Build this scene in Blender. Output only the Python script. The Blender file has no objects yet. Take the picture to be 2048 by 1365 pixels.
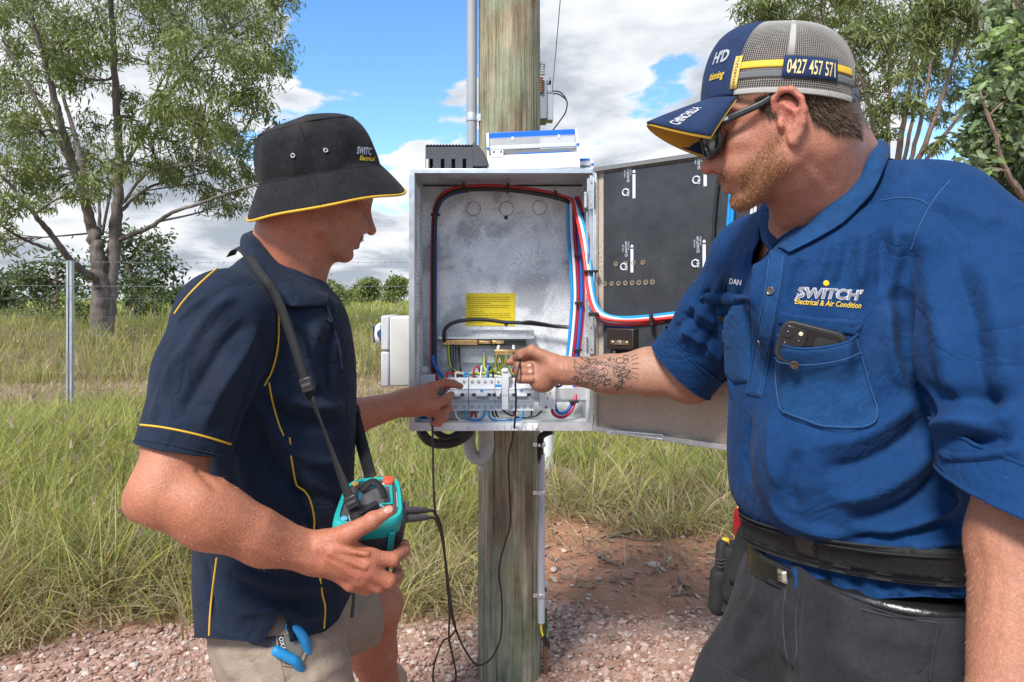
import bpy, math, random
import numpy as np
from mathutils import Vector, Matrix
from mathutils.bvhtree import BVHTree

random.seed(7)
RNG = np.random.default_rng(7)
SC = bpy.context.scene
COL = SC.collection

# ------------------------------------------------------------------ camera, sky, sun
CAM_H = 1.17
FPX = 1365.0            # focal length in photo pixels (24 mm on a 36 mm wide frame)
cam_d = bpy.data.cameras.new('camera')
cam = bpy.data.objects.new('camera', cam_d)
COL.objects.link(cam)
cam.location = (0, 0, CAM_H)
cam.rotation_euler = (math.radians(90), 0, 0)
cam_d.sensor_width = 36.0
cam_d.lens = 24.0
cam_d.shift_y = -82.5 / 2048.0
cam_d.clip_start = 0.05
cam_d.clip_end = 3000
SC.camera = cam

SUN_EL, SUN_AZ = 47.0, -150.0     # azimuth from +Y (view direction) towards +X, degrees
world = bpy.data.worlds.new('World')
SC.world = world
world.use_nodes = True

def sky_nodes():
 nt = world.node_tree
 N, L = nt.nodes, nt.links
 N.clear()
 out = N.new('ShaderNodeOutputWorld')
 bg = N.new('ShaderNodeBackground')
 sky = N.new('ShaderNodeTexSky')
 sky.sky_type = 'NISHITA'
 sky.sun_disc = False
 sky.sun_elevation = math.radians(SUN_EL)
 sky.sun_rotation = math.radians(SUN_AZ)
 sky.altitude = 300
 sky.air_density = 1.0
 sky.dust_density = 0.15
 sky.ozone_density = 3.0
 tc = N.new('ShaderNodeTexCoord')
 sep = N.new('ShaderNodeSeparateXYZ')
 L.new(tc.outputs['Generated'], sep.inputs[0])

 def m(op, a, b=None, c=None, clamp=False):
  n = N.new('ShaderNodeMath')
  n.operation = op
  n.use_clamp = clamp
  for i, v in enumerate((a, b, c)):
   if v is None:
    continue
   if isinstance(v, (int, float)):
    n.inputs[i].default_value = v
   else:
    L.new(v, n.inputs[i])
  return n.outputs[0]
 zz = m('MAXIMUM', sep.outputs[2], 0.0)
 den = m('ADD', zz, 0.22)
 u = m('DIVIDE', sep.outputs[0], den)
 v = m('DIVIDE', sep.outputs[1], den)
 cmb = N.new('ShaderNodeCombineXYZ')
 L.new(u, cmb.inputs[0])
 L.new(v, cmb.inputs[1])
 L.new(m('MULTIPLY', zz, 2.2), cmb.inputs[2])

 def fbm(scale, detail, rough, off, dist=0.0):
  mp = N.new('ShaderNodeMapping')
  mp.inputs['Location'].default_value = off
  L.new(cmb.outputs[0], mp.inputs[0])
  t = N.new('ShaderNodeTexNoise')
  t.inputs['Scale'].default_value = scale
  t.inputs['Detail'].default_value = detail
  t.inputs['Roughness'].default_value = rough
  t.inputs['Distortion'].default_value = dist
  L.new(mp.outputs[0], t.inputs['Vector'])
  return t.outputs[0]

 def ramp(x, a, b):
  n = N.new('ShaderNodeMapRange')
  n.interpolation_type = 'SMOOTHSTEP'
  n.inputs[1].default_value = a
  n.inputs[2].default_value = b
  L.new(x, n.inputs[0])
  return n.outputs[0]
 # clear gap in the cloud deck, and its thicker bank
 def blob(d, r0, r1):
  d = Vector(d).normalized()
  vm = N.new('ShaderNodeVectorMath')
  vm.operation = 'DOT_PRODUCT'
  nm = N.new('ShaderNodeVectorMath')
  nm.operation = 'NORMALIZE'
  L.new(tc.outputs['Generated'], nm.inputs[0])
  L.new(nm.outputs[0], vm.inputs[0])
  vm.inputs[1].default_value = d
  return ramp(vm.outputs['Value'], math.cos(math.radians(r0)), math.cos(math.radians(r1)))
 base = fbm(2.1, 12, 0.56, (SKY_OFF[0], SKY_OFF[1], 0.3), 0.2)
 gap = m('ADD', blob((-0.20, 1, 0.33), 15, 4), m('MULTIPLY', blob((-0.14, 1, 0.62), 18, 3), 0.55))
 bank = m('ADD', m('ADD', blob((0.22, 1, 0.30), 22, 6), blob((-0.66, 1, 0.30), 24, 8)), blob((-0.20, 1, 0.12), 14, 4))
 cov = m('ADD', base, m('MULTIPLY', gap, -0.135))
 cov = m('ADD', cov, m('MULTIPLY', bank, 0.12))
 cov = m('ADD', cov, m('ADD', 0.03, m('MULTIPLY', ramp(zz, 0.16, 0.0), 0.10)))
 mask = ramp(cov, 0.490, 0.550)
 thick = ramp(m('ADD', fbm(2.3, 7, 0.55, (9.4, 2.2, 1.7), 0.1), m('MULTIPLY', m('SUBTRACT', cov, 0.5), 0.55)), 0.45, 0.74)
 cr = N.new('ShaderNodeValToRGB')
 L.new(thick, cr.inputs[0])
 cr.color_ramp.elements[0].color = (0.51, 0.52, 0.535, 1)
 cr.color_ramp.elements[1].color = (0.235, 0.265, 0.305, 1)
 e = cr.color_ramp.elements.new(0.45)
 e.color = (0.41, 0.43, 0.46, 1)
 # sky scaled to its display strength, then the clouds in front of it
 sc_ = N.new('ShaderNodeVectorMath')
 sc_.operation = 'SCALE'
 sc_.inputs['Scale'].default_value = SKY_STRENGTH
 L.new(sky.outputs[0], sc_.inputs[0])
 hs = N.new('ShaderNodeHueSaturation')
 hs.inputs['Saturation'].default_value = 1.18
 L.new(sc_.outputs[0], hs.inputs['Color'])
 mix = N.new('ShaderNodeMix')
 mix.data_type = 'RGBA'
 L.new(mask, mix.inputs[0])
 L.new(hs.outputs[0], mix.inputs[6])
 L.new(cr.outputs[0], mix.inputs[7])
 L.new(mix.outputs[2], bg.inputs[0])
 bg.inputs[1].default_value = 1.0
 L.new(bg.outputs[0], out.inputs[0])

SKY_STRENGTH = 0.135
SKY_OFF = (0.4, 9.9)
sky_nodes()

sun_d = bpy.data.lights.new('sun', 'SUN')
sun_d.energy = 3.0
sun_d.angle = math.radians(13)
sun_d.color = (1.0, 0.955, 0.89)
sun = bpy.data.objects.new('sun', sun_d)
COL.objects.link(sun)
_az, _el = math.radians(SUN_AZ), math.radians(SUN_EL)
SUN_DIR = Vector((math.sin(_az) * math.cos(_el), math.cos(_az) * math.cos(_el), math.sin(_el)))
sun.rotation_euler = SUN_DIR.to_track_quat('Z', 'Y').to_euler()

SC.view_settings.view_transform = 'Standard'
SC.view_settings.look = 'None'
SC.view_settings.exposure = 0.98
SC.view_settings.gamma = 1.0
SC.view_settings.use_curve_mapping = False
SC.render.engine = 'CYCLES'
SC.cycles.max_bounces = 6
SC.cycles.diffuse_bounces = 3
SC.cycles.glossy_bounces = 3
SC.cycles.transparent_max_bounces = 12
SC.cycles.use_denoising = True

# ------------------------------------------------------------------ helpers
def A(*v):
 return np.array(v, dtype=float)

def P(px, py, Y):
 """World point that stands at depth Y (metres from the camera) at a place measured on the photograph."""
 return A((px - 1024.0) / FPX * Y, Y, CAM_H - (py - 600.0) / FPX * Y)

def PL(pts):
 return [P(*p) for p in pts]

def rp(r, Y):
 return r / FPX * Y

def link(o, parent=None):
 COL.objects.link(o)
 if parent is not None:
  o.parent = parent
 return o

def tag(o, label=None, cat=None, group=None, kind=None):
 if label:
  o['label'] = label
 if cat:
  o['category'] = cat
 if group:
  o['group'] = group
 if kind:
  o['kind'] = kind
 return o

def empty(name, loc, label=None, cat=None, group=None):
 o = bpy.data.objects.new(name, None)
 o.empty_display_size = 0.05
 COL.objects.link(o)
 o.matrix_world = Matrix.Translation(Vector(loc))
 return tag(o, label, cat, group)

def fast_mesh(name, V, F, smooth=True):
 """V (n,3); F (m,k) int array or list of lists."""
 me = bpy.data.meshes.new(name)
 V = np.asarray(V, dtype=np.float32)
 if isinstance(F, np.ndarray):
  k = F.shape[1]
  m = F.shape[0]
  me.vertices.add(len(V))
  me.vertices.foreach_set('co', V.ravel())
  me.loops.add(m * k)
  me.loops.foreach_set('vertex_index', F.ravel().astype(np.int32))
  me.polygons.add(m)
  me.polygons.foreach_set('loop_start', np.arange(0, m * k, k, dtype=np.int32))
  me.polygons.foreach_set('loop_total', np.full(m, k, dtype=np.int32))
  me.update(calc_edges=True)
 else:
  me.from_pydata([tuple(map(float, v)) for v in V], [], [tuple(int(i) for i in f) for f in F])
  me.update()
 me.polygons.foreach_set('use_smooth', np.full(len(me.polygons), smooth, dtype=bool))
 return me

def obj(name, V, F, mat=None, parent=None, smooth=True):
 me = fast_mesh(name, V, F, smooth)
 if mat is not None:
  me.materials.append(mat)
 o = bpy.data.objects.new(name, me)
 link(o)
 if parent is not None:
  o.parent = parent
  o.matrix_parent_inverse = parent.matrix_world.inverted()
 return o

def vcol(o, C, name='col'):
 me = o.data
 C = np.asarray(C, dtype=np.float32)
 if C.shape[1] == 3:
  C = np.concatenate([C, np.ones((len(C), 1), np.float32)], 1)
 a = me.attributes.new(name, 'FLOAT_COLOR', 'POINT')
 a.data.foreach_set('color', C.ravel())
 return o

def rotm(ax, deg):
 return np.array(Matrix.Rotation(math.radians(deg), 3, ax))

def catmull(pts, n=8):
 """Smooth curve through pts (k,3), n samples per span."""
 p = np.asarray(pts, dtype=float)
 if len(p) < 3:
  t = np.linspace(0, 1, n + 1)[:, None]
  return p[0] * (1 - t) + p[-1] * t
 e = np.vstack([2 * p[0] - p[1], p, 2 * p[-1] - p[-2]])
 out = []
 for i in range(1, len(e) - 2):
  t = np.linspace(0, 1, n, endpoint=False)[:, None]
  a, b, c, d = e[i - 1], e[i], e[i + 1], e[i + 2]
  out.append(0.5 * ((2 * b) + (-a + c) * t + (2 * a - 5 * b + 4 * c - d) * t ** 2 + (-a + 3 * b - 3 * c + d) * t ** 3))
 out.append(p[-1][None])
 return np.vstack(out)

class MB:
 """Collects simple shapes into one mesh."""

 def __init__(self):
  self.v, self.f, self.n = [], [], 0

 def add(self, V, F):
  V = np.asarray(V, dtype=float)
  self.v.append(V)
  self.f += [[i + self.n for i in f] for f in F]
  self.n += len(V)
  return self

 def box(self, c, s, R=None):
  c, s = np.asarray(c, float), np.asarray(s, float) / 2
  V = np.array([[x, y, z] for x in (-1, 1) for y in (-1, 1) for z in (-1, 1)], float) * s
  if R is not None:
   V = V @ np.asarray(R).T
  return self.add(V + c, [(0, 1, 3, 2), (4, 6, 7, 5), (0, 4, 5, 1), (2, 3, 7, 6), (0, 2, 6, 4), (1, 5, 7, 3)])

 def tube(self, path, r, n=8, cap=True, closed=False):
  p = np.asarray(path, float)
  k = len(p)
  r = np.full(k, r, float) if np.isscalar(r) else np.asarray(r, float)
  T = np.gradient(p, axis=0)
  T /= np.linalg.norm(T, axis=1)[:, None] + 1e-12
  up = A(0, 0, 1) if abs(T[0][2]) < 0.9 else A(1, 0, 0)
  u = np.cross(T[0], up)
  u /= np.linalg.norm(u)
  a = np.linspace(0, 2 * math.pi, n, endpoint=False)
  V = []
  for i in range(k):
   u = u - T[i] * (u @ T[i])
   u /= np.linalg.norm(u) + 1e-12
   w = np.cross(T[i], u)
   V.append(p[i] + r[i] * (np.cos(a)[:, None] * u + np.sin(a)[:, None] * w))
  F = []
  for i in range(k - 1):
   for j in range(n):
    F.append((i * n + j, i * n + (j + 1) % n, (i + 1) * n + (j + 1) % n, (i + 1) * n + j))
  if cap:
   F.append(tuple(range(n - 1, -1, -1)))
   F.append(tuple((k - 1) * n + j for j in range(n)))
  return self.add(np.vstack(V), F)

 def cyl(self, a, b, r, r2=None, n=16):
  return self.tube(np.array([a, b], float), [r, r if r2 is None else r2], n)

 def lathe(self, prof, c=(0, 0, 0), axis=None, n=24):
  """prof: list of (radius, height) turned round the local z axis."""
  a = np.linspace(0, 2 * math.pi, n, endpoint=False)
  V = np.vstack([np.stack([r * np.cos(a), r * np.sin(a), np.full(n, h)], 1) for r, h in prof])
  F = []
  for i in range(len(prof) - 1):
   for j in range(n):
    F.append((i * n + j, i * n + (j + 1) % n, (i + 1) * n + (j + 1) % n, (i + 1) * n + j))
  F.append(tuple(range(n - 1, -1, -1)))
  F.append(tuple((len(prof) - 1) * n + j for j in range(n)))
  if axis is not None:
   V = V @ np.array(Vector(axis).to_track_quat('Z', 'Y').to_matrix()).T
  return self.add(V + np.asarray(c, float), F)

 def prism(self, poly, z0, z1, o=(0, 0, 0), R=None):
  """poly in local xy, extruded z0..z1, then rotated by R and moved to o."""
  poly = np.asarray(poly, float)
  n = len(poly)
  V = np.vstack([np.c_[poly, np.full(n, z0)], np.c_[poly, np.full(n, z1)]])
  F = [tuple(range(n - 1, -1, -1)), tuple(range(n, 2 * n))]
  F += [(i, (i + 1) % n, n + (i + 1) % n, n + i) for i in range(n)]
  if R is not None:
   V = V @ np.asarray(R).T
  return self.add(V + np.asarray(o, float), F)

 def grid(self, G, flip=False):
  """G (a,b,3) lattice of points."""
  a, b = G.shape[:2]
  F = []
  for i in range(a - 1):
   for j in range(b - 1):
    q = (i * b + j, i * b + j + 1, (i + 1) * b + j + 1, (i + 1) * b + j)
    F.append(q[::-1] if flip else q)
  return self.add(G.reshape(-1, 3), F)

 def build(self, name, mat, parent=None, smooth=False, bevel=0.0, seg=2, solid=0.0):
  o = obj(name, np.vstack(self.v), self.f, mat, parent, smooth)
  if solid:
   s = o.modifiers.new('solidify', 'SOLIDIFY')
   s.thickness = solid
   s.offset = 0
  if bevel:
   b = o.modifiers.new('bevel', 'BEVEL')
   b.width = bevel
   b.segments = seg
   b.limit_method = 'ANGLE'
   b.angle_limit = math.radians(40)
   b.harden_normals = False
   if not smooth:
    o.data.polygons.foreach_set('use_smooth', np.ones(len(o.data.polygons), bool))
    try:
     o.data.set_sharp_from_angle(angle=math.radians(35))
    except Exception:
     pass
  elif smooth:
   try:
    o.data.set_sharp_from_angle(angle=math.radians(50))
   except Exception:
    pass
  return o

def copy_obj(src, parent=None, M=None):
 c = src.copy()
 COL.objects.link(c)
 if parent is not None:
  c.parent = parent
  c.matrix_parent_inverse = parent.matrix_world.inverted()
 if M is not None:
  c.matrix_basis = M
 return c

# ------------------------------------------------------------------ materials
MATS = {}

def mat(name, color, rough=0.6, metal=0.0, spec=0.4, bump=0.0, bscale=200.0, var=0.0, vscale=20.0, color2=None,
  sheen=0.0, sss=0.0, alpha=1.0, coat=0.0, attr=None, stretch=None, bdetail=4.0, trans=0.0, var2=0.0, v2scale=200.0, rvar=0.0):
 """A Principled material: base colour broken up by noise, with fine relief."""
 if name in MATS:
  return MATS[name]
 M_ = bpy.data.materials.new(name)
 M_.use_nodes = True
 nt = M_.node_tree
 N, L = nt.nodes, nt.links
 b = N['Principled BSDF']
 b.inputs['Roughness'].default_value = rough
 b.inputs['Metallic'].default_value = metal
 b.inputs['Specular IOR Level'].default_value = spec
 if sheen:
  b.inputs['Sheen Weight'].default_value = sheen
 if coat:
  b.inputs['Coat Weight'].default_value = coat
  b.inputs['Coat Roughness'].default_value = 0.1
 if sss:
  b.inputs['Subsurface Weight'].default_value = sss
  b.inputs['Subsurface Radius'].default_value = (0.012, 0.004, 0.002)
  b.inputs['Subsurface Scale'].default_value = 1.0
 if trans:
  b.inputs['Transmission Weight'].default_value = trans
 if alpha < 1:
  b.inputs['Alpha'].default_value = alpha
 tc = N.new('ShaderNodeTexCoord')
 vec = tc.outputs['Object']
 if stretch:
  mp = N.new('ShaderNodeMapping')
  mp.inputs['Scale'].default_value = stretch
  L.new(vec, mp.inputs[0])
  vec = mp.outputs[0]

 def noise(scale, detail=4.0, rough_=0.55):
  t = N.new('ShaderNodeTexNoise')
  t.inputs['Scale'].default_value = scale
  t.inputs['Detail'].default_value = detail
  t.inputs['Roughness'].default_value = rough_
  L.new(vec, t.inputs['Vector'])
  return t.outputs[0]
 col = None
 if attr:
  at = N.new('ShaderNodeAttribute')
  at.attribute_name = attr
  col = at.outputs['Color']
 c = tuple(color) + (1,)
 if var or color2:
  mx = N.new('ShaderNodeMix')
  mx.data_type = 'RGBA'
  mr = N.new('ShaderNodeMapRange')
  mr.inputs[1].default_value = 0.32
  mr.inputs[2].default_value = 0.68
  L.new(noise(vscale, 6.0, 0.6), mr.inputs[0])
  L.new(mr.outputs[0], mx.inputs[0])
  c2 = tuple(color2) + (1,) if color2 else tuple(min(1, x * (1 + var)) for x in color) + (1,)
  c1 = c if color2 else tuple(x * (1 - var) for x in color) + (1,)
  mx.inputs[6].default_value = c1
  mx.inputs[7].default_value = c2
  if col is not None:
   ml = N.new('ShaderNodeMix')
   ml.data_type = 'RGBA'
   ml.blend_type = 'MULTIPLY'
   ml.inputs[0].default_value = 1.0
   L.new(col, ml.inputs[6])
   L.new(mx.outputs[2], ml.inputs[7])
   col = ml.outputs[2]
  else:
   col = mx.outputs[2]
 if var2 and col is not None:
  ml = N.new('ShaderNodeMix')
  ml.data_type = 'RGBA'
  ml.blend_type = 'MULTIPLY'
  ml.inputs[0].default_value = 1.0
  mr = N.new('ShaderNodeMapRange')
  mr.inputs[1].default_value = 0.3
  mr.inputs[2].default_value = 0.7
  mr.inputs[3].default_value = 1 - var2
  mr.inputs[4].default_value = 1 + var2
  L.new(noise(v2scale, 3.0, 0.6), mr.inputs[0])
  L.new(col, ml.inputs[6])
  L.new(mr.outputs[0], ml.inputs[7])
  col = ml.outputs[2]
 if col is not None:
  L.new(col, b.inputs['Base Color'])
 else:
  b.inputs['Base Color'].default_value = c
 if rvar:
  mr = N.new('ShaderNodeMapRange')
  mr.inputs[1].default_value = 0.3
  mr.inputs[2].default_value = 0.7
  mr.inputs[3].default_value = max(0.02, rough - rvar)
  mr.inputs[4].default_value = min(1, rough + rvar)
  L.new(noise(vscale * 1.7, 5.0, 0.6), mr.inputs[0])
  L.new(mr.outputs[0], b.inputs['Roughness'])
 if bump:
  bp = N.new('ShaderNodeBump')
  bp.inputs['Strength'].default_value = 1.0
  bp.inputs['Distance'].default_value = bump
  L.new(noise(bscale, bdetail, 0.6), bp.inputs['Height'])
  L.new(bp.outputs[0], b.inputs['Normal'])
 MATS[name] = M_
 return M_
# ------------------------------------------------------------------ terrain
def sstep(x, a, b):
 t = np.clip((x - a) / (b - a), 0, 1)
 return t * t * (3 - 2 * t)

_nz = RNG.uniform(0, 6.28, (40, 3))

def wob(x, y, f, seed=0):
 """Cheap smooth noise in [-1, 1]."""
 s = 0
 for i in range(6):
  a = _nz[(i + seed * 7) % 40]
  k = f * (0.6 + 0.28 * i)
  s = s + np.sin(k * (x * math.cos(a[0]) + y * math.sin(a[0])) + a[1] + 1.7 * np.sin(k * 0.6 * (x * math.sin(a[2]) - y * math.cos(a[2])) + a[0]))
 return s / 4.0

def terrain(x, y):
 x, y = np.asarray(x, float), np.asarray(y, float)
 h = 0.46 * sstep(y, 9.3, 15.5) + 0.30 * sstep(y, 22, 110) + 0.10 * sstep(y, 8.0, 6.2) * 0
 h = h + 0.05 * wob(x, y, 0.9) * sstep(y, 3.0, 6.0) + 0.012 * wob(x, y, 3.1, 2) * sstep(np.abs(y - 2.2), 0.2, 0.8)
 h = h + 0.10 * sstep(-x - 0.9 + 0.15 * wob(x, y, 2.0, 3), 0.0, 0.9) * sstep(y, 2.0, 2.8) * sstep(y, 7.5, 5.0)
 return h

def gravel_edge(x):
 """Depth at which the gravel pad round the pole gives way to dirt and grass."""
 return 2.53 + 0.06 * np.sin(x * 5.1 + 0.7) + 0.05 * np.sin(x * 11.3) - 0.36 * sstep(-x, 0.95, 1.9)

def grass_edge(x):
 """Depth at which the grass begins."""
 left = gravel_edge(x) + 0.02
 right = 3.42 + 0.16 * np.sin(x * 3.1 + 1.0) + 0.1 * np.sin(x * 7.7)
 return left + (right - left) * sstep(x, -0.20, 0.12)

_cache = {}

def ground():
 ys = np.concatenate([np.linspace(-4, 1.6, 12), np.linspace(1.7, 4.6, 120), np.linspace(4.7, 18, 90), np.geomspace(18.5, 1500, 40)])
 u = np.concatenate([np.linspace(-1, -0.22, 26)[:-1], np.linspace(-0.22, 0.22, 130), np.linspace(0.22, 1, 26)[1:]])
 V = []
 for y in ys:
  half = 5.5 + max(0, y) * 3.2
  V.append(np.stack([u * half, np.full(len(u), y)], 1))
 V = np.vstack(V)
 z = terrain(V[:, 0], V[:, 1])
 # gravel pad is slightly rough
 z = z + np.where(V[:, 1] < 3.4, RNG.normal(0, 0.003, len(V)), 0)
 nb = len(u)
 na = len(ys)
 i, j = np.meshgrid(np.arange(na - 1), np.arange(nb - 1), indexing='ij')
 F = np.stack([i * nb + j, i * nb + j + 1, (i + 1) * nb + j + 1, (i + 1) * nb + j], -1).reshape(-1, 4)
 x, y = V[:, 0], V[:, 1]
 dirt = A(0.40, 0.205, 0.125)
 grav = A(0.42, 0.275, 0.215)
 thatch = A(0.17, 0.125, 0.065)
 track = A(0.30, 0.215, 0.15)
 field = A(0.27, 0.29, 0.075)
 C = np.tile(dirt, (len(V), 1))

 def over(C, c, w):
  return C * (1 - w[:, None]) + c * w[:, None]
 C = over(C, thatch, sstep(y - grass_edge(x), -0.12, 0.25))
 C = over(C, grav, sstep(gravel_edge(x) - y, -0.08, 0.06))
 C = over(C, track, sstep(y, 6.9, 7.9) * sstep(y, 10.4, 9.2))
 C = over(C, field, sstep(y, 16, 30))
 C = C * (1 + 0.12 * wob(x, y, 1.7, 1))[:, None]
 m_ = mat('soil', (0.86, 0.86, 0.86), 0.95, spec=0.15, attr='col', var=0.28, vscale=9.0, bump=0.004, bscale=70, bdetail=8, var2=0.25, v2scale=120)
 o = obj('ground', np.c_[V, z], F, m_)
 vcol(o, C)
 tag(o, 'red dirt and gravel ground running into grassland', kind='structure')

ground()

# ------------------------------------------------------------------ gravel and litter
def ico(sub=0):
 import bmesh
 bm = bmesh.new()
 bmesh.ops.create_icosphere(bm, subdivisions=sub + 1, radius=1)
 V = np.array([v.co[:] for v in bm.verts])
 F = np.array([[v.index for v in f.verts] for f in bm.faces])
 bm.free()
 return V, F

def scatter_stones(name, xy, size, cols, label, matn, flat=0.65, sink=0.25):
 V0, F0 = ico(0)
 n = len(xy)
 shapes = [V0 * (1 + RNG.normal(0, 0.17, (len(V0), 1))) for _ in range(14)]
 Vs, Fs, Cs = [], [], []
 z = terrain(xy[:, 0], xy[:, 1])
 for i in range(n):
  v = shapes[i % 14] * A(1, RNG.uniform(0.6, 1.0), RNG.uniform(flat * 0.7, flat * 1.2)) * size[i]
  a, b = RNG.uniform(0, 6.28), RNG.normal(0, 0.35)
  R_ = rotm('Z', math.degrees(a)) @ rotm('X', math.degrees(b))
  v = v @ R_.T + A(xy[i, 0], xy[i, 1], z[i] + size[i] * (flat * 0.7 - sink))
  Vs.append(v)
  Fs.append(F0 + i * len(V0))
  Cs.append(np.tile(cols[i], (len(V0), 1)))
 o = obj(name, np.vstack(Vs), np.vstack(Fs), matn, smooth=False)
 vcol(o, np.vstack(Cs))
 tag(o, label, 'gravel', kind='stuff')
 return o

def stones():
 pts, size = [], []
 while len(pts) < 13500:
  y = RNG.uniform(1.92, 2.78) if len(pts) < 9800 else RNG.uniform(1.05, 1.95)
  x = RNG.uniform(-0.83, 0.62) * y
  e = gravel_edge(x)
  if y > e + RNG.exponential(0.05) - 0.03:
   continue
  pts.append((x, y))
  size.append(np.clip(RNG.lognormal(math.log(0.0072), 0.38), 0.004, 0.02))
 for _ in range(900):      # loose stones on the dirt
  y = RNG.uniform(2.5, 3.7)
  pts.append((RNG.uniform(-0.35, 0.75) * y, y))
  size.append(np.clip(RNG.lognormal(math.log(0.006), 0.5), 0.003, 0.022))
 pts, size = np.array(pts), np.array(size)
 base = np.array([(0.42, 0.275, 0.215), (0.36, 0.215, 0.16), (0.50, 0.385, 0.32), (0.30, 0.165, 0.115), (0.47, 0.315, 0.26), (0.58, 0.50, 0.44)])
 cols = base[RNG.choice(6, len(pts), p=[.28, .22, .18, .14, .12, .06])] * RNG.uniform(0.8, 1.15, (len(pts), 1))
 m_ = mat('stone', (1, 1, 1), 0.9, spec=0.2, attr='col', var=0.18, vscale=160, bump=0.001, bscale=500)
 scatter_stones('gravel', pts, size, cols, 'pinkish crushed gravel round the foot of the pole', m_)
 # coarse rocks one can tell apart, as part of the same spread
 big = np.array([(0.62, 2.98), (1.02, 3.02), (0.18, 2.95), (0.86, 2.72), (0.36, 2.84), (-0.62, 2.46), (-0.95, 2.42), (0.30, 2.55), (-.237, 2.02)])
 for i, (x, y) in enumerate(big):
  V0, F0 = ico(1)
  v = V0 * (1 + 0.12 * wob(V0[:, 0] * 2 + i, V0[:, 1] * 2 + V0[:, 2], 1.6, i % 5))[:, None] * A(1, 0.75, 0.5) * [0.030, 0.034, 0.02, 0.022, 0.018, 0.022, 0.02, 0.02, 0.042][i]
  o = obj('loose_rock', v @ rotm('Z', 40 * i).T + A(x, y, terrain(x, y) + 0.008), F0, m_, smooth=False)
  vcol(o, np.tile(base[[2, 0, 2, 5, 0, 4, 2, 1, 2][i]] * 1.05, (len(v), 1)))
  tag(o, ['flat pale rock on the red dirt beyond the pole', 'pink slab of rock on the dirt beside the tool pouch', 'small pale rock on dirt just right of the pole',
    'white stone half sunk in the bare red dirt', 'tan stone on dirt between pole and blue shirt', 'pink rock at the gravel edge behind the navy shirt',
    'pale rock at the gravel edge under the bent elbow', 'brown rock on gravel close to the earth stake', 'large tan rock beside the dangling test leads'][i], 'rock', 'loose rocks on the dirt')

stones()

# ------------------------------------------------------------------ grass
def blades(root, h, lean_dir, lean, width, col0, col1, nseg=4, curl=1.0, face=None):
 """Ribbon blades: arrays of n. Returns V, F, C."""
 n = len(root)
 width = np.broadcast_to(np.asarray(width, float), (n,))
 t = np.linspace(0, 1, nseg + 1)
 d = np.stack([np.cos(lean_dir), np.sin(lean_dir), np.zeros(n)], 1)
 side_a = RNG.uniform(0, math.pi, n) if face is None else face
 s = np.stack([np.cos(side_a), np.sin(side_a), np.zeros(n)], 1)
 V = np.zeros((n, nseg + 1, 2, 3))
 C = np.zeros((n, nseg + 1, 2, 3))
 for k, tt in enumerate(t):
  out = lean * (tt ** 1.7) * h * curl
  up = h * tt * np.sqrt(np.clip(1 - 0.5 * np.minimum(lean, 1.3) ** 2 * tt ** 1.4, 0.08, 1))
  c = root + d * out[:, None] + A(0, 0, 1) * up[:, None]
  w = width * (1 - 0.93 * tt ** 1.5) * 0.5
  V[:, k, 0] = c - s * w[:, None]
  V[:, k, 1] = c + s * w[:, None]
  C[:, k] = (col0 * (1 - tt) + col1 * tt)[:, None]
 b = np.arange(n) * (nseg + 1) * 2
 F = []
 for k in range(nseg):
  F.append(np.stack([b + 2 * k, b + 2 * k + 1, b + 2 * k + 3, b + 2 * k + 2], 1))
 return V.reshape(-1, 3), np.vstack(F), C.reshape(-1, 3)

GREEN = np.array([(0.26, 0.325, 0.065), (0.35, 0.395, 0.095), (0.19, 0.265, 0.07), (0.40, 0.42, 0.12), (0.27, 0.335, 0.13)])
STRAW = np.array([(0.52, 0.43, 0.22), (0.42, 0.33, 0.15), (0.60, 0.52, 0.31), (0.34, 0.25, 0.12)])
GREY = np.array([(0.20, 0.15, 0.10), (0.26, 0.20, 0.14), (0.15, 0.11, 0.075)])

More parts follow.
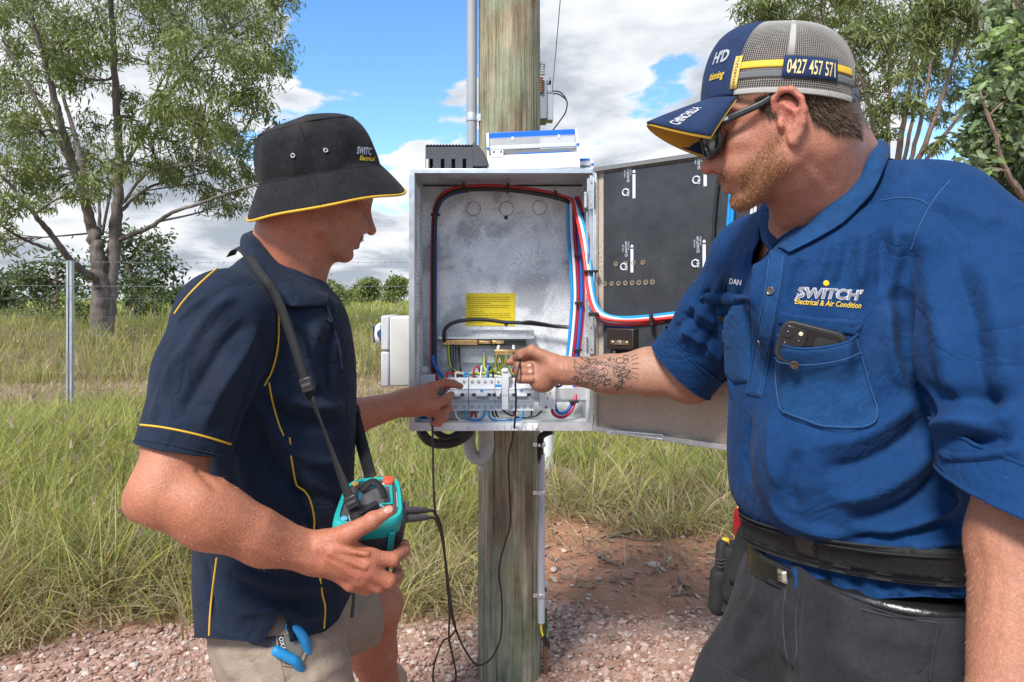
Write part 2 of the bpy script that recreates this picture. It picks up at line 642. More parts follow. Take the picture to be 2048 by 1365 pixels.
def clump_field(name, label, n_cl, per, sample, hgt, wid, straw, matn, spread=0.06, lean_m=0.5, nseg=4, seeds=0.0, wind=(0.25, -0.1)):
 """Grass tussocks: sample(n) gives xy of the tussocks, hgt/straw are functions of x, y."""
 xy = sample(n_cl)
 n_cl = len(xy)
 cx = np.repeat(xy[:, 0], per)
 cy = np.repeat(xy[:, 1], per)
 n = len(cx)
 a = RNG.uniform(0, 2 * math.pi, n)
 r = np.abs(RNG.normal(0, 1, n)) * spread * (1 + 0.02 * cy)
 x, y = cx + r * np.cos(a), cy + r * np.sin(a)
 ht = np.repeat(RNG.lognormal(0, 0.22, n_cl), per) * RNG.uniform(0.45, 1.1, n) * hgt(cx, cy)
 st = np.clip(np.repeat(np.clip(RNG.normal(0, 0.22, n_cl), -0.5, 0.5), per) + straw(cx, cy), 0, 1)
 isst = RNG.uniform(0, 1, n) < st
 tint = np.repeat(RNG.integers(0, 5, n_cl), per)
 g = A(1.2, 1.18, .95) * GREEN[np.where(RNG.uniform(0, 1, n) < 0.7, tint, RNG.integers(0, 5, n))] * RNG.uniform(0.75, 1.25, (n, 1))
 s = STRAW[RNG.integers(0, 4, n)] * RNG.uniform(0.8, 1.15, (n, 1))
 c1 = np.where(isst[:, None], s, g)
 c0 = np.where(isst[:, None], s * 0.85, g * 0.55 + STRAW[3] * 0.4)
 tip = RNG.uniform(0, 1, n) < 0.25
 c1 = np.where(tip[:, None] & ~isst[:, None], c1 * 0.5 + STRAW[0] * 0.55, c1)
 lean = np.abs(RNG.normal(lean_m, 0.28, n)) + isst * 0.22
 la = a + RNG.normal(0, 0.6, n)
 lx, ly = np.cos(la) + wind[0], np.sin(la) + wind[1]
 z = terrain(x, y) - 0.01
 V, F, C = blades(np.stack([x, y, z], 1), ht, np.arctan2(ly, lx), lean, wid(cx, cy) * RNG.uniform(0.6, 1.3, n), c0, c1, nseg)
 if seeds:
  # seed heads: small spindles at the tips of some stalks
  k = RNG.choice(n, int(n * seeds), replace=False)
  rt = np.stack([x[k], y[k], z[k]], 1)
  hh = ht[k] * RNG.uniform(1.05, 1.35, len(k))
  ld = np.arctan2(ly[k], lx[k])
  sc = np.array([(0.40, 0.29, 0.20), (0.46, 0.38, 0.25), (0.33, 0.22, 0.16)])[RNG.integers(0, 3, len(k))]
  V1, F1, C1 = blades(rt, hh, ld, lean[k] * 0.6, wid(cx[k], cy[k]) * 0.4, s[k] * 0.9, s[k], nseg)
  tipp = rt + np.stack([np.cos(ld) * lean[k] * 0.6 * hh, np.sin(ld) * lean[k] * 0.6 * hh, hh * np.sqrt(np.clip(1 - 0.5 * np.minimum(lean[k] * .6, 1.3) ** 2, 0.08, 1))], 1)
  V2, F2, C2 = blades(tipp - A(0, 0, 0.01), RNG.uniform(0.04, 0.08, len(k)) * (1 + 0.02 * y[k]), ld, np.full(len(k), 0.8), wid(cx[k], cy[k]) * 2.4, sc, sc * 1.1, 2)
  for v, f, c in ((V1, F1, C1), (V2, F2, C2)):
   F = np.vstack([F, f + len(V)])
   V = np.vstack([V, v])
   C = np.vstack([C, c])
 o = obj(name, V, F, matn, smooth=True)
 vcol(o, C)
 tag(o, label, 'grass', kind='stuff')
 return o

def grass_mat():
 m_ = mat('grass_blade', (1, 1, 1), 0.6, spec=0.25, attr='col', var=0.12, vscale=14)
 nt = m_.node_tree
 b = nt.nodes['Principled BSDF']
 t = nt.nodes.new('ShaderNodeBsdfTranslucent')
 at = [n for n in nt.nodes if n.type == 'ATTRIBUTE'][0]
 nt.links.new(at.outputs['Color'], t.inputs[0])
 mx = nt.nodes.new('ShaderNodeMixShader')
 mx.inputs[0].default_value = 0.38
 nt.links.new(b.outputs[0], mx.inputs[1])
 nt.links.new(t.outputs[0], mx.inputs[2])
 nt.links.new(mx.outputs[0], nt.nodes['Material Output'].inputs[0])
 return m_

def grass():
 gm = grass_mat()

 def sampler(y0, y1, xl, xr, dens=None, power=1.0):
  def f(n):
   out = []
   while len(out) < n:
    y = y0 + (y1 - y0) * RNG.uniform() ** power
    x = RNG.uniform(xl, xr) * y
    if dens is None or RNG.uniform() < dens(x, y):
     out.append((x, y))
   return np.array(out)
  return f

 def d_near(x, y):
  e = grass_edge(x)
  if y < e:
   return 0.0
  d = 0.35 + 0.65 * float(sstep(wob(x, y, 1.6, 4), -0.5, 0.3))
  if x > -0.2:
   d *= 0.35 + 0.65 * float(sstep(y - e, 0.1, 1.2))
  return d

 def straw_near(x, y):
  e = grass_edge(x)
  return np.where(x < -0.2, 0.15 + 0.45 * sstep(y - e, 1.0, 0.1), 0.16 + 0.5 * sstep(y - e, 1.2, 0.2)) + 0.16 * wob(x, y, 1.3, 5)

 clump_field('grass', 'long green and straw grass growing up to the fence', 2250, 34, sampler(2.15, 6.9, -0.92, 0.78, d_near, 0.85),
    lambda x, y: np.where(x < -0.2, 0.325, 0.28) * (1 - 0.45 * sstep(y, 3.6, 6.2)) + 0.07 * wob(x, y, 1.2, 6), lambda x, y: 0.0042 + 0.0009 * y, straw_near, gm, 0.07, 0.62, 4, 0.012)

 # flattened dead grass along the edge of the gravel, and straw mats
 def d_mat(x, y):
  e = grass_edge(x)
  return 1.0 if -0.06 < y - e < 0.75 + 0.2 * math.sin(3 * x) else (0.12 if y > e - 0.5 and x > -0.2 else 0.0)
 xy = sampler(2.1, 4.9, -0.83, 0.7, d_mat)(9000)
 n = len(xy)
 ln = RNG.uniform(0.14, 0.42, n)
 dirn = RNG.normal(2.6, 0.9, n) * np.where(RNG.uniform(0, 1, n) < 0.85, 1, -1)
 c = np.where((RNG.uniform(0, 1, n) < 0.3)[:, None], GREY[RNG.integers(0, 3, n)], STRAW[RNG.integers(0, 4, n)]) * RNG.uniform(0.75, 1.1, (n, 1))
 c = np.where((RNG.uniform(0, 1, n) < 0.18)[:, None], GREEN[RNG.integers(0, 5, n)], c)
 root = np.c_[xy, terrain(xy[:, 0], xy[:, 1]) + RNG.uniform(0.0, 0.05, n)]
 V, F, C = blades(root, ln * 0.35, dirn, RNG.uniform(1.5, 3.2, n), np.full(n, 0.0055), c, c * 1.08, 4)
 o = obj('dry_grass', V, F, gm)
 vcol(o, C)
 tag(o, 'flattened dry straw lying along the gravel edge', 'grass', kind='stuff')

 # dry verge behind the fence, then the grassy bank
 clump_field('verge_grass', 'short dry seeding grass on the track behind the fence', 1500, 12, sampler(6.9, 10.2, -0.82, 0.75),
    lambda x, y: 0.13 + 0.05 * wob(x, y, 1.0, 2), lambda x, y: 0.0075, lambda x, y: 0.8 + 0.25 * wob(x, y, .8, 3), gm, 0.12, 0.55, 3, 0.05)
 clump_field('bank_grass', 'tall pale green grass on the bank beyond the track', 3000, 15, sampler(9.6, 19, -0.82, 0.8, lambda x, y: 0.45 + 0.55 * float(sstep(wob(x, y, 0.7, 1), -0.6, 0.3))),
    lambda x, y: 0.40 + 0.12 * wob(x, y, 0.6, 7), lambda x, y: 0.013, lambda x, y: 0.40 + 0.28 * wob(x, y, .5, 8), gm, 0.16, 0.38, 3, 0.03)
 clump_field('field_grass', 'yellow green grass covering the far field', 3600, 9, sampler(17, 90, -0.85, 0.85, None, 1.6),
    lambda x, y: 0.42 + 0.12 * wob(x, y, 0.2, 7), lambda x, y: 0.02 + 0.0016 * y, lambda x, y: 0.22 + 0.35 * wob(x, y, .12, 8), gm, 0.5, 0.35, 2)

grass()

# ------------------------------------------------------------------ trees
def leaf_mesh(pts, size, aspect, droop, cols, fold=0.0, wide=None):
 """Leaf faces at pts: narrow pointed leaves (6 verts) hanging by droop. Returns V, F, C."""
 n = len(pts)
 az = RNG.uniform(0, 2 * math.pi, n)
 el = -droop + RNG.normal(0, 0.45, n)
 d = np.stack([np.cos(az) * np.cos(el), np.sin(az) * np.cos(el), np.sin(el)], 1)
 r = RNG.normal(0, 1, (n, 3))
 s = np.cross(d, r)
 s /= np.linalg.norm(s, axis=1)[:, None] + 1e-9
 nn = np.cross(d, s)
 L_ = (size * RNG.uniform(0.7, 1.3, n))[:, None]
 W_ = L_ * aspect
 V = np.stack([pts, pts + d * L_ * 0.35 + s * W_ * 0.5, pts + d * L_ * 0.72 + s * W_ * 0.33 - nn * L_ * 0.05,
     pts + d * L_ - nn * L_ * 0.12, pts + d * L_ * 0.72 - s * W_ * 0.33 - nn * L_ * 0.05, pts + d * L_ * 0.35 - s * W_ * 0.5], 1)
 b = (np.arange(n) * 6)[:, None]
 F = np.vstack([b + [0, 1, 2, 5], b + [2, 3, 4, 5]])
 return V.reshape(-1, 3), F, np.repeat(cols, 6, 0)

def tree(name, label, limbs, blobs, leaf, aspect, droop, n_leaf, greens, bark, leafm, group=None, barkc=None, sub=10, cl=0.45, twig=0.012, root=None, yspread=1.0, thick=1.0):
 """limbs: list of (points, r0, r1) in world space. blobs: list of (centre, radius)."""
 root = limbs[0][0][0] if root is None else root
 e = empty(name, root, label, 'tree', group)
 mb = MB()
 nodes, nrad = [], []
 for pts, r0, r1 in limbs:
  c = catmull(pts, 6)
  c[1:-1] += RNG.normal(0, 0.05 * r1 + 0.004, (len(c) - 2, 3))
  rr = np.linspace(r0, r1, len(c)) * (1 + RNG.normal(0, 0.03, len(c)))
  rr = rr * thick
  mb.tube(c, rr, 14 if r0 > 0.1 else 6, cap=True)
  nodes.append(c)
  nrad.append(rr)
 trunk = mb.build('trunk', bark, e, smooth=True)
 nodes = np.vstack(nodes)
 nrad = np.concatenate(nrad)
 tw = MB()
 cents = []
 wts = []
 for c, r in blobs:
  c = np.asarray(c, float)
  dd = np.linalg.norm(nodes - c, axis=1) + 2.0 * np.maximum(0, nodes[:, 2] - c[2] - 0.3 * r)
  i = int(np.argmin(dd))
  a = nodes[i]
  mid = (a + c) / 2 + RNG.normal(0, 0.08 * np.linalg.norm(c - a) + 0.01, 3) + A(0, 0, 0.06 * np.linalg.norm(c - a))
  br = catmull([a, mid, c], 5)
  r0 = min(nrad[i] * 0.6, twig * 2.6)
  tw.tube(br, np.linspace(r0, twig * 0.8, len(br)), 5)
  for _ in range(sub):
   v = RNG.normal(0, 1, 3)
   v *= RNG.uniform(0.25, 1.0) ** 0.6 / np.linalg.norm(v) * r
   v[1] *= yspread
   q = c + v
   s0 = br[RNG.integers(len(br) // 2, len(br))]
   mid = (s0 + q) / 2 + RNG.normal(0, 0.1 * r, 3)
   tw.tube(catmull([s0, mid, q], 3), np.linspace(twig * 0.7, twig * 0.25, 7), 4, cap=False)
   cents.append(q)
   wts.append(r)
 tw.build('branches', bark, e, smooth=True)['kind'] = 'stuff'
 cents, wts = np.array(cents), np.array(wts)
 p_ = wts ** 1.6
 idx = RNG.choice(len(cents), n_leaf, p=p_ / p_.sum())
 pts = cents[idx] + RNG.normal(0, 1, (n_leaf, 3)) * (wts[idx] * cl)[:, None] * A(1, 1, 0.8)
 cc = RNG.integers(0, len(greens), len(cents))
 cols = np.asarray(greens)[np.where(RNG.uniform(0, 1, n_leaf) < 0.6, cc[idx], RNG.integers(0, len(greens), n_leaf))] * RNG.uniform(0.75, 1.25, (n_leaf, 1))
 V, F, C = leaf_mesh(pts, leaf, aspect, droop, cols)
 cr = obj('crown', V, F, leafm, e, smooth=False)
 vcol(cr, C)
 cr['kind'] = 'stuff'
 return e

def leaf_material(name, tr=0.35, rough=0.45):
 m_ = mat(name, (1, 1, 1), rough, spec=0.4, attr='col', var=0.1, vscale=3)
 nt = m_.node_tree
 b = nt.nodes['Principled BSDF']
 t = nt.nodes.new('ShaderNodeBsdfTranslucent')
 at = [n for n in nt.nodes if n.type == 'ATTRIBUTE'][0]
 nt.links.new(at.outputs['Color'], t.inputs[0])
 mx = nt.nodes.new('ShaderNodeMixShader')
 mx.inputs[0].default_value = tr
 nt.links.new(b.outputs[0], mx.inputs[1])
 nt.links.new(t.outputs[0], mx.inputs[2])
 nt.links.new(mx.outputs[0], nt.nodes['Material Output'].inputs[0])
 return m_

GUM = [(0.165, 0.205, 0.05), (0.205, 0.25, 0.065), (0.115, 0.15, 0.042), (0.245, 0.28, 0.085), (0.175, 0.225, 0.07)]
DARK = [(0.075, 0.11, 0.038), (0.10, 0.135, 0.05), (0.055, 0.085, 0.03), (0.115, 0.15, 0.055)]

def trees():
 gum_bark = mat('gum_bark', (0.085, 0.065, 0.055), 0.9, spec=0.2, color2=(0.23, 0.20, 0.185), vscale=3.2, bump=0.03, bscale=9, bdetail=8, stretch=(1, 1, 0.3), var2=0.3, v2scale=22)
 red_bark = mat('red_bark', (0.17, 0.115, 0.085), 0.9, spec=0.2, color2=(0.30, 0.22, 0.18), vscale=4, bump=0.015, bscale=12, stretch=(1, 1, 0.3), var2=0.3, v2scale=22)
 lm = leaf_material('gum_leaf')

 # the big gum on the left
 Y = 14.0

 def q(px, py, dy=0.0):
  return P(px, py, Y + dy)
 g0 = P(207, 690, Y)
 limbs = [
  ([g0, q(200, 640), q(203, 590), q(200, 545), q(195, 500), q(185, 460)], 0.46, 0.27),
  ([q(214, 690, .05), q(215, 620, .1), q(222, 560, .15), q(230, 500, .2), q(232, 440, .2), q(238, 380, .2), q(240, 320, .1)], 0.36, 0.20),
  ([q(185, 462), q(175, 420, -.2), q(160, 370, -.5), q(140, 310, -.8), q(120, 240, -1.2), q(100, 160, -1.5), q(78, 80, -1.8), q(60, 20, -2)], 0.24, 0.07),
  ([q(178, 440, -.1), q(165, 340, .3), q(150, 270, .6), q(130, 205, 1), q(118, 140, 1.2)], 0.17, 0.05),
  ([q(150, 345, -.4), q(95, 240, -.8), q(45, 150, -1), q(5, 80, -1.2)], 0.11, 0.05),
  ([q(240, 325, .1), q(236, 250, -.1), q(231, 180, -.3), q(227, 90, -.5), q(222, 0, -.8), q(220, -80, -1)], 0.19, 0.08),
  ([q(238, 360, .2), q(262, 310, .8), q(300, 250, 1.4), q(330, 180, 2), q(345, 110, 2.3)], 0.12, 0.04),
  ([q(262, 312, .8), q(330, 200, .2), q(400, 105, -.4), q(470, 50, -.9), q(500, 30, -1)], 0.09, 0.03),
  ([q(300, 250, 1.2), q(310, 190, 1), q(345, 120, .8), q(355, 60, .6)], 0.06, 0.03),
  ([q(240, 480, .2), q(300, 455, -.4), q(345, 425, -.9), q(400, 408, -1.4), q(460, 385, -1.9), q(520, 368, -2.3)], 0.11, 0.03),
  ([q(245, 420, .2), q(270, 395, .8), q(310, 370, 1.4), q(370, 355, 2), q(410, 345, 2.2)], 0.09, 0.03),
  ([q(248, 405, .2), q(290, 350, -.4), q(340, 335, -.8), q(400, 325, -1)], 0.08, 0.03),
  ([q(195, 560, -.1), q(150, 530, -.6), q(110, 480, -1), q(70, 430, -1.4), q(30, 380, -1.6), q(0, 350, -1.8)], 0.17, 0.05),
  ([q(100, 500, -1), q(50, 480, -1.5), q(0, 450, -2)], 0.08, 0.04),
  ([q(195, 500), q(200, 430, .8), q(190, 360, 1.4)], 0.1, 0.04),
  ([q(205, 470, .2), q(225, 350, 1.4), q(205, 290, 1.8)], 0.07, 0.03),
  ([q(222, 90, -.5), q(205, 60, -.8), q(190, 10, -1)], 0.06, 0.03),
 ]
 B = [(60, 50, 80), (160, 40, 75), (10, 110, 60), (110, 110, 60), (290, 30, 70), (370, 40, 80), (455, 40, 75), (530, 60, 55), (560, 130, 32), (500, 120, 55),
   (430, 120, 70), (360, 130, 50), (40, 190, 60), (165, 160, 50), (20, 260, 55), (85, 270, 52), (330, 215, 45), (395, 210, 65), (465, 205, 60), (520, 210, 36),
   (540, 280, 26), (300, 290, 55), (360, 285, 62), (425, 285, 65), (485, 280, 45), (330, 340, 45), (400, 345, 55), (460, 345, 45), (500, 350, 28), (470, 400, 32),
   (435, 410, 26), (190, 250, 38), (205, 330, 45), (160, 310, 45), (60, 340, 55), (10, 350, 45), (110, 360, 42), (30, 420, 34), (85, 405, 30), (255, 200, 26), (150, 90, 55), (240, 110, 26),
   (180, 385, 32), (270, 240, 30), (10, 480, 26), (290, 390, 22), (30, 20, 60), (220, -40, 80), (330, -40, 80), (450, -40, 80), (100, -40, 80), (560, -20, 40), (5, 180, 50)]
 blobs = [(P(x, y, Y + RNG.uniform(-2.0, 2.2)), r / FPX * Y) for x, y, r in B]
 tree('gum_tree', 'large spreading gum tree with forked trunk behind the wire fence', limbs, blobs, 0.14, 0.19, 0.75, 41000, GUM, gum_bark, lm, sub=14, cl=0.22, twig=0.016, yspread=1.6, thick=0.45)

 # slender many-stemmed tree on the right
 Y = 9.0
 base = P(1790, 640, Y)
 base[2] = terrain(base[0], Y) - 0.05
 limbs = []
 for x0, x1, x2, y2, dy, r in ((1775, 1755, 1690, 60, 0, .05), (1790, 1800, 1835, 20, .4, .065), (1805, 1850, 1930, 30, -.3, .05), (1760, 1720, 1650, 80, .7, .04),
         (1800, 1830, 1880, -20, .9, .045), (1780, 1775, 1770, -10, 1.1, .045), (1810, 1875, 2010, 110, .2, .035), (1750, 1700, 1590, 40, -.5, .035), (1795, 1815, 1850, 60, 1.5, .04)):
  limbs.append(([base + A(RNG.normal(0, .08), RNG.normal(0, .08), 0), P(x0, 420, Y + dy * .3), P(x1, 290, Y + dy * .6), P((x1 + x2) / 2 + 6, (290 + y2) / 2, Y + dy * .8), P(x2, y2, Y + dy)], r, 0.014))
 B = [(1520, 30, 42), (1570, 70, 42), (1500, 80, 26), (1600, 20, 45), (1655, 60, 45), (1700, 20, 45), (1730, 90, 42), (1690, 150, 38), (1760, 40, 50), (1800, 110, 48), (1830, 40, 50), (1880, 80, 45),
   (1850, 150, 42), (1780, 180, 38), (1740, 230, 30), (1720, 170, 34), (1900, 30, 50), (1940, 90, 36), (1900, 170, 32), (1830, 215, 30), (1765, 270, 22), (1880, 230, 24), (1960, 40, 36), (2000, 10, 40), (1640, -20, 60), (1760, -30, 60), (1880, -30, 60), (1540, -20, 50),
   (1925, 280, 18), (1870, 285, 16)]
 blobs = [(P(x, y, Y + RNG.uniform(-.9, 1.4)), r / FPX * Y) for x, y, r in B]
 tree('slender_tree', 'slender many stemmed gum behind the man in the cap', limbs, blobs, 0.115, 0.17, 0.8, 17000, [(0.165, 0.20, 0.055), (0.20, 0.235, 0.075), (0.125, 0.16, 0.048), (0.225, 0.255, 0.09)], red_bark, lm, sub=12, cl=0.25, twig=0.007, yspread=1.4)

 # broad-leaved tree at the right edge, nearer
 Y = 5.2
 base = P(2140, 860, Y)
 limbs = [([base, P(2125, 600, Y), P(2090, 400, Y - .1), P(2060, 250, Y), P(2040, 120, Y + .1), P(2035, 0, Y)], .07, .018),
    ([P(2115, 560, Y), P(2040, 440, Y + .3), P(1990, 350, Y + .4), P(1950, 300, Y + .5)], .03, .008),
    ([P(2100, 460, Y), P(2020, 360, Y - .3), P(1985, 260, Y - .4), P(1960, 180, Y - .4)], .03, .008),
    ([P(2070, 290, Y), P(2120, 200, Y - .3), P(2150, 60, Y - .4)], .03, .01)]
 B = [(2030, 40, 40), (2040, 120, 50), (1990, 150, 38), (2020, 210, 55), (1965, 205, 34), (1985, 265, 48), (2040, 290, 55), (1990, 330, 45), (2045, 365, 48), (2075, 80, 60), (2085, 200, 60), (2100, 320, 60), (1955, 335, 22), (2000, 90, 26),
   (2015, 400, 34), (2090, 430, 50), (1968, 270, 30), (2110, 0, 60), (2055, -30, 50)]
 blobs = [(P(x, y, Y + RNG.uniform(-.5, .6)), r / FPX * Y) for x, y, r in B]
 tree('broadleaf_tree', 'dense broad leaved tree at the right edge beyond the shoulder', limbs, blobs, 0.085, 0.42, 0.5, 8500, [(0.20, 0.26, 0.13), (0.255, 0.31, 0.17), (0.145, 0.20, 0.095), (0.22, 0.31, 0.09)], red_bark, leaf_material('broad_leaf', 0.3, 0.4), sub=12, cl=0.36, twig=0.006)

 # trees farther off: each its own
 far = [(100, 640, 24, [(60, 560, 40), (110, 535, 42), (150, 560, 40), (85, 590, 35), (130, 600, 40), (30, 560, 30)], 'dark bushy tree left of the gum trunk', DARK, 0.2),
   (5, 640, 26, [(0, 560, 35), (20, 590, 34), (-20, 600, 40), (15, 620, 25)], 'dark shrub at the left edge behind the fence', DARK, 0.22),
   (285, 625, 30, [(250, 525, 35), (290, 500, 42), (320, 540, 36), (275, 560, 36), (300, 585, 30), (260, 590, 28), (230, 480, 30), (330, 500, 24)], 'dark evergreen tree just right of the gum trunk', DARK, 0.24),
   (265, 648, 20, [(262, 625, 14), (268, 605, 12), (255, 634, 12)], 'thin young pine in the grass behind the gum', DARK, 0.12),
   (305, 640, 21, [(300, 615, 18), (315, 625, 14), (290, 628, 14)], 'small round bush beside the young pine', [(0.11, 0.14, 0.05), (0.14, 0.17, 0.06)], 0.13),
   (350, 618, 48, [(350, 585, 20), (335, 598, 16), (365, 590, 15), (378, 600, 12)], 'low tree beyond the navy shoulder', DARK, 0.3),
   (140, 655, 17, [(120, 640, 24), (160, 632, 24), (140, 612, 22)], 'low green thicket below the dark bushy tree', GUM, 0.12),
   (55, 655, 18, [(30, 645, 26), (70, 640, 24)], 'low scrub bush at the left of the fence post', DARK, 0.13),
   (668, 625, 40, [(655, 590, 24), (675, 605, 22), (660, 570, 14), (640, 600, 22), (690, 585, 14)], 'green round tree just beyond the collar of the navy shirt', GUM, 0.24),
   (738, 606, 75, [(735, 570, 14), (745, 582, 15), (728, 585, 14), (720, 575, 9), (750, 566, 10)], 'pale round gum on the skyline, nearest the chin', GUM, 0.4),
   (708, 606, 85, [(705, 590, 9), (715, 594, 9), (698, 596, 8)], 'tiny far tree on the skyline between two larger ones', GUM, 0.4),
   (792, 606, 70, [(790, 570, 15), (800, 582, 14), (780, 585, 15), (805, 565, 12), (775, 572, 9), (795, 556, 8)], 'round gum on the skyline beside the metal cabinet', GUM, 0.4)]
 lm2 = leaf_material('far_leaf', 0.25, 0.6)
 for bx, by, Y, B, lab, gr, lf in far:
  base = P(bx, by, Y)
  base[2] = float(terrain(base[0], Y)) - 0.05
  top = max(B, key=lambda b: -b[1])
  tp = P(top[0], top[1], Y)
  tr = 0.012 * Y * 0.25 + 0.03
  limbs = [([base, (base + tp) / 2 + A(RNG.normal(0, .1), RNG.normal(0, .1), 0), tp], tr, tr * 0.3)]
  blobs = [(P(x, y, Y + RNG.uniform(-1, 1) * r / FPX * Y), r / FPX * Y) for x, y, r in B]
  tree('distant_tree' if Y > 35 else 'field_tree', lab, limbs, blobs, lf, 0.38, 0.5, int(240 * len(B) + 500), gr, red_bark, lm2, 'trees standing in the paddock', sub=9, cl=0.42, twig=tr * 0.2)

trees()

# a far belt of scrub along the skyline, too far to tell the trees apart
def litter():
 # dead leaves and short twigs drifted along the edge of the grass
 n = 1500
 x = RNG.uniform(-.35, .72, n)
 y = np.where(RNG.uniform(0, 1, n) < .75, RNG.normal(3.05, .28, n), RNG.uniform(2.3, 3.6, n))
 x = x * y
 z = terrain(x, y) + RNG.uniform(.002, .012, n)
 az = RNG.uniform(0, 6.28, n)
 L_ = RNG.uniform(.018, .06, n)
 w = L_ * RNG.uniform(.12, .4, n)
 d = np.stack([np.cos(az), np.sin(az), RNG.normal(0, .15, n)], 1)
 s = np.stack([-np.sin(az), np.cos(az), RNG.normal(0, .3, n)], 1)
 c = np.stack([x, y, z], 1)
 V = np.stack([c - d * L_[:, None] / 2, c + s * w[:, None] / 2 + A(0, 0, .003), c + d * L_[:, None] / 2 + A(0, 0, .004), c - s * w[:, None] / 2 + A(0, 0, .002)], 1)
 F = np.arange(4 * n).reshape(-1, 4)
 C = np.array([(.22, .17, .13), (.30, .22, .15), (.17, .11, .07), (.36, .30, .24), (.26, .19, .11)])[RNG.integers(0, 5, n)] * RNG.uniform(.7, 1.15, (n, 1))
 o = obj('leaf_litter', V.reshape(-1, 3), F, mat('dead_leaf', (1, 1, 1), .85, attr='col', var=.15, vscale=60), smooth=False)
 vcol(o, np.repeat(C, 4, 0))
 tag(o, 'dead leaves and bark drifted over the dirt', 'litter', kind='stuff')
 tw = mat('twig_bark', (.15, .115, .09), .9, var=.25, vscale=60)
 for pts, r, lab in (([(1215, 1050, 3.35), (1262, 1033, 3.42), (1310, 1022, 3.48), (1335, 1014, 3.5)], .009, 'long grey stick lying against the grass right of the pole'),
      ([(1240, 1042, 3.38), (1290, 1056, 3.3), (1330, 1050, 3.33), (1400, 1036, 3.4)], .005, 'thin forked stick below the longer grey one'),
      ([(1356, 1150, 2.85), (1360, 1172, 2.8), (1375, 1196, 2.73), (1376, 1214, 2.68)], .005, 'short dark twig standing on the dirt near the tool pouch'),
      ([(1342, 1214, 2.67), (1370, 1208, 2.69), (1400, 1210, 2.68), (1424, 1222, 2.65)], .004, 'thin brown twig lying flat near the tool pouch'),
      ([(1196, 1102, 3.1), (1216, 1124, 3.02), (1236, 1140, 2.96)], .012, 'broken grey stub of wood at the grass edge')):
  p = []
  for q in pts:
   w_ = P(*q)
   w_[2] = float(terrain(w_[0], w_[1])) + r + .004
   p.append(w_)
  c = catmull(p, 6)
  o = MB().tube(c + RNG.normal(0, r * .2, c.shape), np.linspace(r, r * .45, len(c)), 7).build('stick', tw, None, smooth=True)
  tag(o, lab, 'stick', 'sticks on the dirt')

litter()

def skyline():
 n = 9000
 x = RNG.uniform(-260, 260, n)
 y = RNG.uniform(150, 175, n) + 6 * wob(x, x * 0, .05)
 hmax = 1.2 + 2.6 * sstep(wob(x, x * 0.3, 0.09, 3), -0.3, 0.6)
 z = terrain(x, y) + RNG.uniform(0, 1, n) ** 0.8 * hmax
 V, F, C = leaf_mesh(np.stack([x, y, z], 1), 0.9, 0.5, 0.2, np.asarray(DARK)[RNG.integers(0, 4, n)] * RNG.uniform(0.9, 1.7, (n, 1)))
 o = obj('far_treeline', V, F, leaf_material('far_leaf'), smooth=False)
 vcol(o, C)
 tag(o, 'thin far belt of scrub along the horizon', 'treeline', kind='stuff')

skyline()

